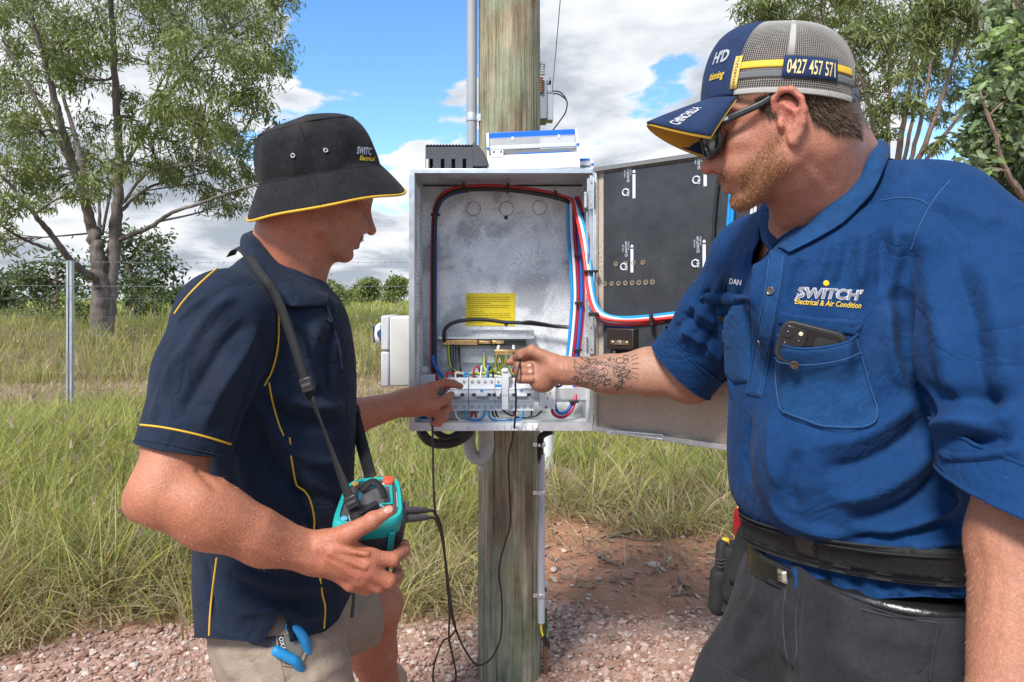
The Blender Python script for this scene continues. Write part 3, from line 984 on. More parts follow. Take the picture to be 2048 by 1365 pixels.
# ------------------------------------------------------------------ wire fence
def fence():
 Y = 6.65
 galv = mat('galvanised_post', (0.42, 0.45, 0.47), 0.5, metal=0.6, var=0.2, vscale=30, bump=0.0006, bscale=200, stretch=(1, 1, 0.25))
 wire = mat('fence_wire', (0.20, 0.205, 0.21), 0.6, metal=0.5)
 e = empty('wire_fence', P(143, 845, Y), 'wire mesh fence with barbed top strands across the grass', 'fence')
 b = P(143, 845, Y)
 b[2] = terrain(b[0], Y) - 0.1
 t = P(141, 522, Y)
 mb = MB()
 w, th = 0.055, 0.004   # C-section star picket: web and two flanges
 zc = (b[2] + t[2]) / 2
 hh = t[2] - b[2]
 mb.box((b[0], Y, zc), (w, th, hh))
 mb.box((b[0] - w / 2 + th / 2, Y - 0.018, zc), (th, 0.036 - th, hh))
 mb.box((b[0] + w / 2 - th / 2, Y - 0.018, zc), (th, 0.036 - th, hh))
 mb.box((b[0] - w / 2 + 0.011, Y - 0.037, zc), (0.022, th, hh))
 mb.box((b[0] + w / 2 - 0.011, Y - 0.037, zc), (0.022, th, hh))
 mb.build('post', galv, e)
 # a second post of the same fence stands out of sight behind the cabinet
 mb2 = MB()
 X2 = 0.50
 mb2.box((X2, Y, zc), (w, th, hh)).box((X2 - w / 2 + th / 2, Y - 0.018, zc), (th, 0.032, hh)).box((X2 + w / 2 - th / 2, Y - 0.018, zc), (th, 0.032, hh))
 mb2.build('post', galv, e)
 xs = np.linspace(-9, 9, 60)
 zof = lambda py: CAM_H - (py - 600) / FPX * Y
 rows = [(598, .0011), (635, .0009), (672, .0009), (708, .0009), (744, .0009), (785, .0010), (808, .0011), (838, .0011)]
 for py, barbed in ((524, True), (572, True)):
  m2 = MB()
  z = zof(py) + 0.012 * np.sin(xs * 0.7)
  for ph in (0, math.pi):
   xx = np.linspace(-9, 9, 500)
   zz = np.interp(xx, xs, z)
   m2.tube(np.stack([xx, Y - 0.04 + 0.0016 * np.cos(xx * 60 + ph), zz + 0.0016 * np.sin(xx * 60 + ph)], 1), 0.0010, 4, cap=False)
  for xb in np.arange(-8.9, 8.9, 0.13):
   zb = np.interp(xb, xs, z)
   m2.cyl((xb - .008, Y - .04, zb - .016), (xb + .008, Y - .04, zb + .016), .0013, n=4)
   m2.cyl((xb + .010, Y - .052, zb - .010), (xb - .004, Y - .028, zb + .012), .0013, n=4)
  m2.build('barbed_strand', wire, e)
 for py, r in rows:
  z = zof(py) + 0.006 * np.sin(xs * 1.1 + py)
  MB().tube(np.stack([xs, np.full(60, Y - 0.04), z], 1), r, 4, cap=False).build('mesh_strand', wire, e)
 z0, z1 = zof(838), zof(598)
 x0 = P(68 / 3.25, 600, Y)[0]
 proto = None
 for k in range(-12, 62):
  X = x0 + k * 0.1455
  if abs(X) > 8.9:
   continue
  if proto is None:
   pr = MB()
   zz = np.linspace(0, z1 - z0, 14)
   pr.tube(np.stack([0.004 * np.sin(zz * 9), np.zeros(14), zz], 1), 0.0009, 4, cap=False)
   proto = pr.build('stay_wire', wire, e)
   c = proto
  else:
   c = copy_obj(proto, e)
  c.matrix_basis = Matrix.Translation((X, Y - 0.041, z0)) @ Matrix.Rotation(RNG.normal(0, 0.02), 4, 'Y')

fence()
# ------------------------------------------------------------------ lettering
def text_geo(s, shear=0.0, bold=0.0, spacing=1.0):
 """Flat outline of a line of text, normalised to unit cap height; returns V (n,2), F, width."""
 cu = bpy.data.curves.new('lettering', 'FONT')
 cu.body = s
 cu.shear = shear
 cu.offset = bold
 cu.space_character = spacing
 cu.resolution_u = 2
 o = bpy.data.objects.new('lettering', cu)
 COL.objects.link(o)
 dg = bpy.context.evaluated_depsgraph_get()
 me = bpy.data.meshes.new_from_object(o.evaluated_get(dg))
 V = np.array([v.co[:2] for v in me.vertices]) if len(me.vertices) else np.zeros((0, 2))
 F = [list(p.vertices) for p in me.polygons]
 bpy.data.objects.remove(o)
 bpy.data.curves.remove(cu)
 bpy.data.meshes.remove(me)
 V = V / 0.69
 x0 = V[:, 0].min()
 V[:, 0] -= x0
 return V, F, V[:, 0].max()

def text_on(name, s, o, ux, uy, width, height, m_, parent, shear=0.0, bold=0.0, lift=0.0006, stretch=True, spacing=1.0):
 """Text on a flat place: o lower left corner, ux/uy unit vectors of the line and of its height."""
 V, F, w = text_geo(s, shear, bold, spacing)
 sx = width / w if stretch else height
 ux, uy = np.asarray(ux, float), np.asarray(uy, float)
 n = np.cross(ux, uy)
 W = np.asarray(o, float) + V[:, :1] * sx * ux + V[:, 1:] * height * uy + n * lift
 return obj(name, W, F, m_, parent, smooth=False)

def plane_hit(px, py, p0, n):
 d = A((px - 1024) / FPX, 1.0, -(py - 600) / FPX)
 c = A(0, 0, CAM_H)
 t = ((np.asarray(p0) - c) @ n) / (d @ n)
 return c + d * t

# ------------------------------------------------------------------ materials for the gear
def metal_panel_mat():
 """Galvanised sheet with pale oxide blooms."""
 m_ = bpy.data.materials.new('galvanised_sheet')
 m_.use_nodes = True
 N, L = m_.node_tree.nodes, m_.node_tree.links
 b = N['Principled BSDF']
 tc = N.new('ShaderNodeTexCoord')

 def noise(sc, d=5, r=.6, dist=0):
  t = N.new('ShaderNodeTexNoise')
  t.inputs['Scale'].default_value = sc
  t.inputs['Detail'].default_value = d
  t.inputs['Roughness'].default_value = r
  t.inputs['Distortion'].default_value = dist
  L.new(tc.outputs['Object'], t.inputs[0])
  return t.outputs[0]
 r1 = N.new('ShaderNodeValToRGB')
 L.new(noise(7.5, 7, .6, .6), r1.inputs[0])
 r1.color_ramp.elements[0].position = .41
 r1.color_ramp.elements[0].color = (.46, .48, .495, 1)
 r1.color_ramp.elements[1].position = .57
 r1.color_ramp.elements[1].color = (.80, .82, .83, 1)
 e = r1.color_ramp.elements.new(.49)
 e.color = (.70, .73, .745, 1)
 r2 = N.new('ShaderNodeValToRGB')
 L.new(noise(190, 3, .7), r2.inputs[0])
 r2.color_ramp.elements[0].position = .3
 r2.color_ramp.elements[0].color = (.72, .72, .72, 1)
 r2.color_ramp.elements[1].position = .55
 r2.color_ramp.elements[1].color = (1.05, 1.05, 1.05, 1)
 mx = N.new('ShaderNodeMix')
 mx.data_type = 'RGBA'
 mx.blend_type = 'MULTIPLY'
 mx.inputs[0].default_value = 1
 L.new(r1.outputs[0], mx.inputs[6])
 L.new(r2.outputs[0], mx.inputs[7])
 L.new(mx.outputs[2], b.inputs['Base Color'])
 b.inputs['Metallic'].default_value = .22
 mr = N.new('ShaderNodeMapRange')
 mr.inputs[1].default_value = .35
 mr.inputs[2].default_value = .6
 mr.inputs[3].default_value = .3
 mr.inputs[4].default_value = .62
 L.new(noise(9, 6, .6, .6), mr.inputs[0])
 L.new(mr.outputs[0], b.inputs['Roughness'])
 bp = N.new('ShaderNodeBump')
 bp.inputs['Distance'].default_value = .0004
 L.new(noise(60, 5), bp.inputs['Height'])
 L.new(bp.outputs[0], b.inputs['Normal'])
 MATS['sheet'] = m_
 return m_

SHEET = metal_panel_mat()
M_ALU = mat('bright_metal', (0.62, 0.64, 0.66), 0.36, metal=0.75, var=0.12, vscale=25, bump=0.0003, bscale=140, rvar=0.1)
M_STEEL = mat('speckled_steel', (0.52, 0.53, 0.53), 0.45, metal=0.6, var=0.35, vscale=260, rvar=0.12)
M_SCREW = mat('screw_metal', (0.55, 0.55, 0.56), 0.3, metal=0.9)
M_WHITE = mat('white_plastic', (0.74, 0.76, 0.78), 0.38, spec=0.5, var=0.04, vscale=30, rvar=0.06)
M_GREYW = mat('pale_grey_plastic', (0.52, 0.54, 0.56), 0.42, spec=0.5, var=0.05, vscale=30)
M_MID = mat('mid_grey_plastic', (0.33, 0.355, 0.385), 0.45, spec=0.4, var=0.05, vscale=30)
M_BLACK = mat('black_plastic', (0.018, 0.018, 0.02), 0.45, spec=0.45)
M_CHAR = mat('charcoal_plastic', (0.055, 0.058, 0.065), 0.5, spec=0.4, var=0.12, vscale=30, bump=0.0002, bscale=500)
M_BRASS = mat('brass', (0.62, 0.40, 0.17), 0.35, metal=0.9, var=0.2, vscale=120)
M_BLUEP = mat('blue_print', (0.03, 0.25, 0.62), 0.5)
M_YEL = mat('yellow_label', (0.66, 0.52, 0.015), 0.5, var=0.08, vscale=14)
M_INK = mat('ink', (0.03, 0.03, 0.03), 0.6)
M_PALE = mat('pale_print', (0.62, 0.66, 0.72), 0.6)
C_RED = mat('cable_red', (0.62, 0.035, 0.035), 0.4, spec=0.45, var=0.06, vscale=40)
C_CRIM = mat('cable_crimson', (0.42, 0.012, 0.055), 0.4, spec=0.45)
C_BLUE = mat('cable_blue', (0.012, 0.115, 0.45), 0.4, spec=0.45)
C_SKY = mat('cable_light_blue', (0.012, 0.27, 0.64), 0.4, spec=0.45)
C_WHITE = mat('cable_white', (0.72, 0.71, 0.72), 0.42, spec=0.45)
C_BLACK = mat('cable_black', (0.016, 0.016, 0.018), 0.42, spec=0.5)
C_YEL = mat('cable_yellow', (0.66, 0.56, 0.02), 0.45)
C_GRN = mat('cable_green', (0.02, 0.22, 0.05), 0.45)

# ------------------------------------------------------------------ timber pole with its conduits
def pole_mat():
 m_ = bpy.data.materials.new('weathered_pole')
 m_.use_nodes = True
 N, L = m_.node_tree.nodes, m_.node_tree.links
 b = N['Principled BSDF']
 b.inputs['Roughness'].default_value = .88
 b.inputs['Specular IOR Level'].default_value = .15
 tc = N.new('ShaderNodeTexCoord')

 def noise(scale, sc, d=6, r=.62, dist=0.):
  mp = N.new('ShaderNodeMapping')
  mp.inputs['Scale'].default_value = scale
  L.new(tc.outputs['Object'], mp.inputs[0])
  t = N.new('ShaderNodeTexNoise')
  t.inputs['Scale'].default_value = sc
  t.inputs['Detail'].default_value = d
  t.inputs['Roughness'].default_value = r
  t.inputs['Distortion'].default_value = dist
  L.new(mp.outputs[0], t.inputs[0])
  return t.outputs[0]

 def ramp(x, st):
  r = N.new('ShaderNodeValToRGB')
  L.new(x, r.inputs[0])
  els = r.color_ramp.elements
  els[0].position, els[0].color = st[0][0], st[0][1] + (1,)
  els[1].position, els[1].color = st[-1][0], st[-1][1] + (1,)
  for p, c in st[1:-1]:
   els.new(p).color = c + (1,)
  return r.outputs[0]

 def mixm(a, c, f=1.0, bt='MULTIPLY'):
  mx = N.new('ShaderNodeMix')
  mx.data_type = 'RGBA'
  mx.blend_type = bt
  if isinstance(f, float):
   mx.inputs[0].default_value = f
  else:
   L.new(f, mx.inputs[0])
  L.new(a, mx.inputs[6])
  if isinstance(c, tuple):
   mx.inputs[7].default_value = c + (1,)
  else:
   L.new(c, mx.inputs[7])
  return mx.outputs[2]
 wood = ramp(noise((1, 1, .10), 16, 6, .6, .3), [(.36, (.17, .125, .075)), (.46, (.275, .215, .14)), (.54, (.36, .295, .205)), (.66, (.47, .40, .30))])
 green = ramp(noise((1, 1, .45), 5, 5, .6, .5), [(.44, (0, 0, 0)), (.56, (.85, .85, .85))])
 c = mixm(wood, (.245, .27, .175), green, 'MIX')
 fib = ramp(noise((1, 1, .03), 120, 5, .75), [(.36, (.40, .39, .38)), (.45, (.88, .88, .88)), (.60, (1.18, 1.18, 1.18))])
 c = mixm(c, fib)
 blot = ramp(noise((1, 1, .6), 9, 6, .65), [(.30, (.62, .60, .58)), (.5, (1, 1, 1)), (.75, (1.18, 1.16, 1.12))])
 c = mixm(c, blot)
 L.new(c, b.inputs['Base Color'])
 hsum = N.new('ShaderNodeMath')
 hsum.operation = 'ADD'
 L.new(noise((1, 1, .025), 95, 4, .7), hsum.inputs[0])
 L.new(noise((1, 1, .10), 16, 6, .6, .3), hsum.inputs[1])
 bp = N.new('ShaderNodeBump')
 bp.inputs['Distance'].default_value = .0045
 bp.inputs['Strength'].default_value = .9
 L.new(hsum.outputs[0], bp.inputs['Height'])
 L.new(bp.outputs[0], b.inputs['Normal'])
 return m_

POLE_X, POLE_Y = P(1018, 600, 2.135)[0], 2.135

def pole():
 e = empty('timber_pole', (POLE_X, POLE_Y, 0), 'weathered round timber power pole behind the metal cabinet', 'pole')
 n, zs = 160, np.concatenate([np.linspace(-0.2, 2.6, 240), np.linspace(2.7, 6, 20)])
 a = np.linspace(0, 2 * math.pi, n, endpoint=False)
 r0 = 0.0985 - 0.0016 * zs
 # drying checks run down the grain as real slits
 rad = np.ones((len(zs), n)) * r0[:, None]
 rad += 0.0012 * np.sin(3 * a + 1)[None] + 0.0008 * np.sin(5 * a + 0.4)[None]
 rad += RNG.normal(0, .00035, (1, n)) + RNG.normal(0, .0002, rad.shape)
 for _ in range(34):
  a0 = RNG.uniform(0, 2 * math.pi)
  z0 = RNG.uniform(-.2, 2.6)
  ln = RNG.uniform(.15, 1.0)
  w = RNG.uniform(.010, .022)
  dep = RNG.uniform(.002, .006)
  ac = a0 + 0.012 * np.sin(zs * 7 + a0 * 5) + 0.01 * (zs - z0)
  da = (a[None] - ac[:, None] + math.pi) % (2 * math.pi) - math.pi
  rad -= dep * np.exp(-(da / w) ** 2) * np.clip(1 - np.abs((zs - z0) / ln), 0, 1)[:, None] ** .5
 V = np.stack([rad * np.cos(a)[None], rad * np.sin(a)[None], np.repeat(zs[:, None], n, 1)], -1).reshape(-1, 3) + A(POLE_X, POLE_Y, 0)
 i, j = np.meshgrid(np.arange(len(zs) - 1), np.arange(n), indexing='ij')
 F = np.stack([i * n + j, i * n + (j + 1) % n, (i + 1) * n + (j + 1) % n, (i + 1) * n + j], -1).reshape(-1, 4)
 PM = pole_mat()
 obj('shaft', V, F, PM, e)
 MB().lathe([(0.088, 5.99), (0.05, 6.02), (0.001, 6.03)], (POLE_X, POLE_Y, 0)).build('top', PM, e)
 pvc = mat('grey_pvc', (0.30, 0.315, 0.335), 0.42, spec=0.45, var=0.06, vscale=12)
 # conduit going up on the left
 cx, cy = P(943.5, 200, 2.11)[0], 2.11
 e2 = empty('upper_conduit', (cx, cy, 1.5), 'grey plastic conduit climbing the left of the timber pole', 'conduit')
 MB().cyl((cx, cy, 1.30), (cx, cy, 5.6), 0.0158, n=24).build('pipe', pvc, e2, smooth=True)
 z = P(0, 236, 2.11)[2]
 mb = MB()
 mb.lathe([(.0175, -.012), (.0182, -.010), (.0168, 0), (.0182, .010), (.0175, .012)], (cx, cy, z), n=24)
 mb.box((cx + .026, cy - .006, z), (.022, .003, .022))
 mb.build('saddle_clamp', M_ALU, e2, smooth=True)
 MB().lathe([(.004, 0), (.004, .003), (.001, .004)], (cx + .031, cy - .0075, z), (0, -1, 0), 10).build('screw', M_SCREW, e2)
 # conduit running down on the right
 cx, cy = P(1082.5, 1000, 2.06)[0], 2.06
 pv2 = mat('pale_pvc', (0.40, 0.42, 0.45), 0.4, spec=0.45, var=0.06, vscale=12)
 e3 = empty('earth_conduit', (cx, cy, .2), 'pale grey conduit strapped down the right side of the pole', 'conduit')
 zt, zb = P(0, 908, 2.06)[2], P(0, 1245, 2.06)[2]
 mb = MB()
 mb.lathe([(.0108, zb - .0), (.0108, zt), (.0085, zt), (.0085, zb)], (cx, cy, 0), n=20)
 mb.build('pipe', pv2, e3, smooth=True)
 mb = MB()
 top = [P(1105, 862, 2.04), P(1094, 866, 2.045), P(1083, 873, 2.05), P(1081, 884, 2.055), P(1081, 905, 2.058), P(1082, 930, 2.06)]
 c = catmull(top, 14)
 rr = np.where(np.arange(len(c)) % 2 == 0, .0105, .0092)
 mb.tube(c, rr, 14)
 mb.build('flexible_elbow', C_BLACK, e3, smooth=True)
 for py in (889, 985, 1190):
  zz = P(0, py, 2.06)[2]
  mb = MB()
  mb.lathe([(.0118, -.007), (.0126, -.006), (.0126, .006), (.0118, .007)], (cx, cy, zz), n=20)
  mb.box((cx - .018, cy - .004, zz), (.014, .0025, .012))
  mb.box((cx - .006, cy - .0135, zz), (.007, .004, .009))
  mb.build('saddle_clamp', M_ALU, e3, smooth=True)
 # earth stake with its clamp and the green and yellow tails
 sx, sy = P(1090, 1300, 2.12)[0], 2.12
 e4 = empty('earth_stake', (sx, sy, 0), 'rusty earth stake with clamp beside the foot of the pole', 'earth stake')
 rust = mat('rusty_rod', (0.17, 0.085, 0.05), 0.8, metal=0.3, var=0.3, vscale=60)
 zt = P(0, 1175, 2.12)[2]
 MB().cyl((sx, sy, -.1), (sx, sy, zt), .0065, n=12).build('rod', rust, e4, smooth=True)
 mb = MB()
 mb.box((sx - .001, sy - .004, zt - .035), (.016, .018, .05))
 mb.cyl((sx - .012, sy - .008, zt - .04), (sx + .018, sy - .008, zt - .04), .0035, n=8)
 mb.lathe([(.008, 0), (.010, .003), (.010, .012), (.006, .018)], (sx, sy, zt), n=12)
 mb.build('clamp', M_STEEL, e4, bevel=.001)
 p1 = catmull([P(1081, 1240, 2.06), P(1083, 1262, 2.055), P(1088, 1276, 2.05), P(1094, 1278, 2.06), P(1095, 1262, 2.08), P(1093, 1230, 2.10)], 8)
 MB().tube(p1[:22], .0028, 8).build('yellow_tail', C_YEL, e4, smooth=True)
 MB().tube(p1[20:], .0028, 8).build('green_tail', C_GRN, e4, smooth=True)
 a_, b_ = P(1088, 1272, 2.045), P(1097, 1292, 2.05)
 ux = (b_ - a_) / np.linalg.norm(b_ - a_)
 MB().prism([(0, -.005), (.030, -.008), (.045, .000), (.030, .011), (0, .006)], -.0006, .0006, a_, np.stack([ux, A(ux[2], 0, -ux[0]), A(0, -1, 0)], 1)).build('black_tag', M_BLACK, e4)

pole()

# ------------------------------------------------------------------ the cabinet
BX0, BX1, BY0, BY1, BZ0, BZ1 = -0.264, 0.208, 1.75, 2.012, 0.834, 1.506
BCX, BCZ = (BX0 + BX1) / 2, (BZ0 + BZ1) / 2
cab = empty('metal_cabinet', (BCX, BY1, BZ0), 'open galvanised electrical cabinet full of coloured wiring on the pole', 'switchboard')

def inb(px, py, Y):
 return P(px, py, Y)

def wire(name, pts, r, m_, parent=cab, n=8, smooth=8):
 return MB().tube(catmull(PL(pts), smooth), r, n).build(name, m_, parent, smooth=True)

def shell():
 t = .0022
 W, H, D = BX1 - BX0, BZ1 - BZ0, BY1 - BY0
 MB().box((BCX, BY1 - t / 2, BCZ), (W - .001, t, H - .001)).build('back_panel', SHEET, cab)
 MB().box((BX0 + t / 2, BY0 + D / 2, BCZ), (t, D - .006, H - .006)).build('side_wall', SHEET, cab)
 MB().box((BX1 - t / 2, BY0 + D / 2, BCZ), (t, D - .006, H - .006)).build('side_wall', SHEET, cab)
 MB().box((BCX, BY0 + D / 2, BZ1 - t / 2), (W, D, t)).build('top_panel', M_ALU, cab, bevel=.001)
 MB().box((BCX, BY0 + D / 2, BZ0 + t / 2), (W, D, t)).build('bottom_panel', SHEET, cab)
 # folded returns round the opening
 mb = MB()
 mb.box((BX0 + .007, BY0 - .001, BCZ), (.014, .003, H))
 mb.box((BX0 + .014, BY0 + .006, BCZ), (.002, .014, H - .004))
 mb.build('front_return', M_ALU, cab, bevel=.0008)
 MB().box((BCX + .007, BY0 - .0012, BZ1 - .006), (W - .014, .003, .012)).build('front_return', M_ALU, cab, bevel=.0008)
 MB().box((BCX + .006, BY0 - .0012, BZ0 + .011), (W - .016, .003, .022)).build('front_return', M_ALU, cab, bevel=.0008)
 MB().box((BX1 - .004, BY0 - .001, BCZ), (.008, .003, H - .036)).build('front_return', M_ALU, cab, bevel=.0008)
 # slotted mounting strips on the left wall
 for y_, w_ in ((BY0 + .052, .050), (BY0 + .145, .075)):
  MB().box((BX0 + .0085, y_, BCZ - .003), (.006, w_, H - .05)).build('mounting_strip', SHEET, cab, bevel=.0012)
 dk = M_INK
 pr = None
 for k in range(52):
  z = BZ1 - .06 - k * .0112
  for y_ in (BY0 + .062, BY0 + .118):
   if pr is None:
    pr = MB().box((0, 0, 0), (.0008, .0026, .0036)).build('punched_slot', dk, cab)
    c = pr
   else:
    c = copy_obj(pr, cab)
   c.matrix_basis = Matrix.Translation((BX0 + .0118, y_, z))
 # hem on the ceiling, seams and knockouts on the back panel
 MB().box((BCX, BY1 - .028, BZ1 - .0045), (W - .01, .002, .004)).build('ceiling_seam', M_INK, cab)
 yb = BY1 - t - .0006
 for px, py in ((947, 418), (1013, 418), (1079, 416)):
  c = P(px, py, yb)
  a = np.linspace(0, 2 * math.pi, 41)
  MB().tube(np.stack([c[0] + .0206 * np.cos(a), np.full(41, yb), c[2] + .0206 * np.sin(a)], 1), .0009, 6, cap=False).build('knockout_ring', mat('seam', (.16, .165, .17), .6, metal=.3), cab, smooth=True)
 for px, py, r in ((1012, 436, .0055), (1013, 436, .0), (882, 450, .0028), (955, 383, .0022), (1012, 648, .006)):
  if r:
   MB().lathe([(r, 0), (r, .002), (r * .5, .003)], P(px, py, yb), (0, -1, 0), 12).build('bolt_head', M_INK if r > .004 else M_SCREW, cab, smooth=True)
 # scratch marks left on the panel
 sc = MB()
 for _ in range(46):
  c = P(RNG.uniform(1010, 1100), RNG.uniform(500, 600), yb)
  a0 = RNG.uniform(0, 6.28)
  R_ = RNG.uniform(.004, .02)
  aa = np.linspace(a0, a0 + RNG.uniform(.4, 1.8), 7)
  sc.tube(np.stack([c[0] + R_ * np.cos(aa), np.full(7, yb + .0004), c[2] + R_ * np.sin(aa)], 1), .0007, 4)
 o = sc.build('scratch_marks', mat('pale_scratch', (.62, .64, .66), .5, metal=.4), cab)
 o['kind'] = 'stuff'
 # yellow notice
 y2 = yb - .0006
 a, b = P(932, 587, y2), P(1030, 652, y2)
 MB().box(((a[0] + b[0]) / 2, y2, (a[2] + b[2]) / 2), (b[0] - a[0], .0008, a[2] - b[2])).build('yellow_notice', M_YEL, cab)
 rows = [(934, 595, 1.00), (934, 599, 1.0), (935, 603, .93), (935, 607, .55), (935, 611.5, .95), (935, 615, .9), (935, 619, .17), (936, 624.3, .37), (936, 628, .95), (939, 631.5, .92), (936, 635.5, .97), (936, 645.5, .36)]
 k = 0
 for px, py, wd in rows:
  # the print is too small to read in the photograph: worn dashes of word length
  x = P(px, py, y2)[0]
  xe = x + wd * .131
  zc = P(px, py, y2)[2]
  mb = MB()
  while x < xe - .004:
   w_ = min(RNG.uniform(.004, .013), xe - x)
   mb.box((x + w_ / 2, y2 - .0006, zc), (w_, .0004, .0014))
   x += w_ + .0017
  mb.build('print_line', mat('worn_ink', (.10, .075, .01), .6), cab)

shell()

def gear_tray():
 Y = BY1 - .02
 a, b = P(878, 660, Y), P(1068, 726, Y)
 cx, cz = (a[0] + b[0]) / 2, (a[2] + b[2]) / 2
 w = b[0] - a[0]
 MB().box((cx, Y + .004, P(0, 667, Y)[2]), (w, .0016, .019)).build('tray_flange', M_STEEL, cab)
 MB().box((cx, Y + .0045, P(0, 712, Y)[2]), (w - .02, .0016, .042)).build('tray_plate', M_STEEL, cab)
 mb = MB()
 z = P(0, 673.5, Y)[2]
 mb.box((cx, Y - .006, z), (w, .022, .0016)).box((cx, Y - .017, z - .003), (w, .0016, .006))
 mb.build('tray_rail', M_ALU, cab)
 MB().box((P(1064, 685, Y)[0], Y - .003, P(0, 687, Y)[2]), (.012, .003, .036)).build('tray_end', M_STEEL, cab)
 Y2 = Y - .018
 a, b = P(886, 678, Y2), P(1053, 692, Y2)
 cz = (a[2] + b[2]) / 2
 MB().box(((a[0] + b[0]) / 2, Y2 + .005, cz), (b[0] - a[0], .012, .0195)).build('busbar_holder', M_BLACK, cab, bevel=.001)
 pr = None
 for k in range(9):
  c0 = P(1011 + 4.3 * k, 684, Y2 - .002)
  o = MB().box((0, 0, 0), (.003, .001, .003)).build('holder_slot', mat('void', (.002, .002, .002), .9), cab) if pr is None else copy_obj(pr, cab)
  pr = pr or o
  o.matrix_basis = Matrix.Translation(c0)
 for x0, x1, y0, y1, nsc in ((887, 955, 680, 690, 12), (958, 981, 682, 688, 5), (984, 1008, 682, 688, 5)):
  a, b = P(x0, y0, Y2 - .006), P(x1, y1, Y2 - .006)
  o = MB().box(((a[0] + b[0]) / 2, Y2 - .006, (a[2] + b[2]) / 2), (b[0] - a[0], .012, a[2] - b[2])).build('neutral_bar', M_BRASS, cab, bevel=.0008)
  for k in range(nsc):
   x = a[0] + (k + .5) * (b[0] - a[0]) / nsc
   MB().lathe([(.0021, 0), (.0021, .0012), (.0012, .0014)], (x, Y2 - .012, (a[2] + b[2]) / 2 + .0012 * (-1) ** k), (0, -1, 0), 8).build('terminal_screw', M_SCREW if k in (3,) or nsc == 5 and k == 2 else mat('brass_dark', (.30, .17, .06), .4, metal=.8), o)
 # earth bar on its stand-offs
 Y3 = 1.86
 a, b = P(989, 700, Y3), P(1037, 710, Y3)
 o = MB().box(((a[0] + b[0]) / 2, Y3, (a[2] + b[2]) / 2), (b[0] - a[0], .011, a[2] - b[2])).build('earth_bar', M_BRASS, cab, bevel=.0008)
 for k in range(9):
  x = a[0] + (k + .5) * (b[0] - a[0]) / 9
  MB().lathe([(.0021, 0), (.0021, .0012), (.0012, .0014)], (x, Y3 - .0055, (a[2] + b[2]) / 2 + .001 * (-1) ** k), (0, -1, 0), 8).build('terminal_screw', M_SCREW if k == 4 else mat('brass_dark', (.30, .17, .06), .4, metal=.8), o)
 for px in (996, 1027):
  c = P(px, 697, Y3 + .012)
  MB().box((c[0], (Y3 + BY1) / 2 + .004, c[2]), (.007, BY1 - Y3 - .012, .005)).build('stand_off', M_WHITE, cab, bevel=.001)
 c = P(968, 706, Y - .004)
 mb = MB()
 mb.lathe([(.0032, 0), (.0032, .006), (.0022, .008)], c, (0, -1, 0), 6)
 mb.box(c + A(0, -.003, -.009), (.005, .003, .018))
 mb.build('earth_stud', M_SCREW, cab)

gear_tray()

RAIL_Y = 1.935
FACE_Y = 1.862      # nose of the breakers

def breaker(name, x0p, x1p, poles, kind='rcd'):
 """A modular breaker: stepped body, nose, handle, terminal screws."""
 a = P(x0p, 757, FACE_Y + .02)
 b = P(x1p, 822, FACE_Y + .02)
 x0, x1, z1, z0 = a[0], b[0], a[2], b[2]
 H = z1 - z0
 zc = (z0 + z1) / 2
 e = empty(name, ((x0 + x1) / 2, RAIL_Y, z0))
 e.parent = cab
 e.matrix_parent_inverse = cab.matrix_world.inverted()
 w = x1 - x0 - .0008
 cx = (x0 + x1) / 2
 yb, ys, yn = RAIL_Y, FACE_Y + .020, FACE_Y
 prof = [(yb, 0), (ys, 0), (ys, .265 * H), (ys - .004, .30 * H), (yn + .004, .335 * H), (yn, .36 * H), (yn, .70 * H), (yn + .003, .72 * H), (ys, .73 * H), (ys, 1.0 * H), (yb, H)]
 mb = MB()
 mb.prism([(y, z) for y, z in prof], -w / 2, w / 2, (cx, 0, z0), np.stack([A(0, 1, 0), A(0, 0, 1), A(1, 0, 0)], 1))
 mb.build('body', M_WHITE, e, bevel=.0008)
 MB().box((cx, yn - .0003, z0 + .425 * H), (w - .001, .0012, .09 * H)).build('grey_band', M_MID, e)
 MB().box((cx, ys - .006, z0 + .315 * H), (w - .002, .0025, .06 * H), rotm('X', 0)).build('lower_ledge', M_GREYW, e)
 MB().box((cx, yn - .0004, z0 + .685 * H), (w - .002, .0006, .012 * H)).build('blue_line', M_BLUEP, e)
 pw = (x1 - x0) / poles
 for k in range(poles):
  x = x0 + pw * (k + .5)
  for zz in (.115, .885):
   s = MB().lathe([(.0042, -.001), (.0042, .0005), (.0034, .0005), (.0034, -.001)], (x, ys, z0 + zz * H), (0, -1, 0), 12).build('terminal_hole', M_INK, e)
   MB().lathe([(.0024, 0), (.0024, .0011), (.001, .0012)], (x, ys - .0002, z0 + zz * H), (0, -1, 0), 8).build('terminal_screw', M_SCREW, s)
 # handle recess and bar
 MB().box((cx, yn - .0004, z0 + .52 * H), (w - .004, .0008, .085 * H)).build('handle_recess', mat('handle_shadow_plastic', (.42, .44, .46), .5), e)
 hw = w * (.42 if poles > 1 else .6)
 MB().box((cx, yn - .005, z0 + .525 * H), (hw, .010, .075 * H)).build('handle', M_WHITE, e, bevel=.001)
 for s in (-1, 1):
  MB().box((cx + s * (hw / 2 + .006), yn - .001, z0 + .525 * H), (.009, .002, .085 * H)).build('handle_window', M_INK, e)
 if kind == 'rcd' and poles > 1:
  MB().box((cx, yn - .001, z0 + .655 * H), (.0075, .004, .05 * H)).build('test_button', M_BLUEP, e, bevel=.0005)
 return e

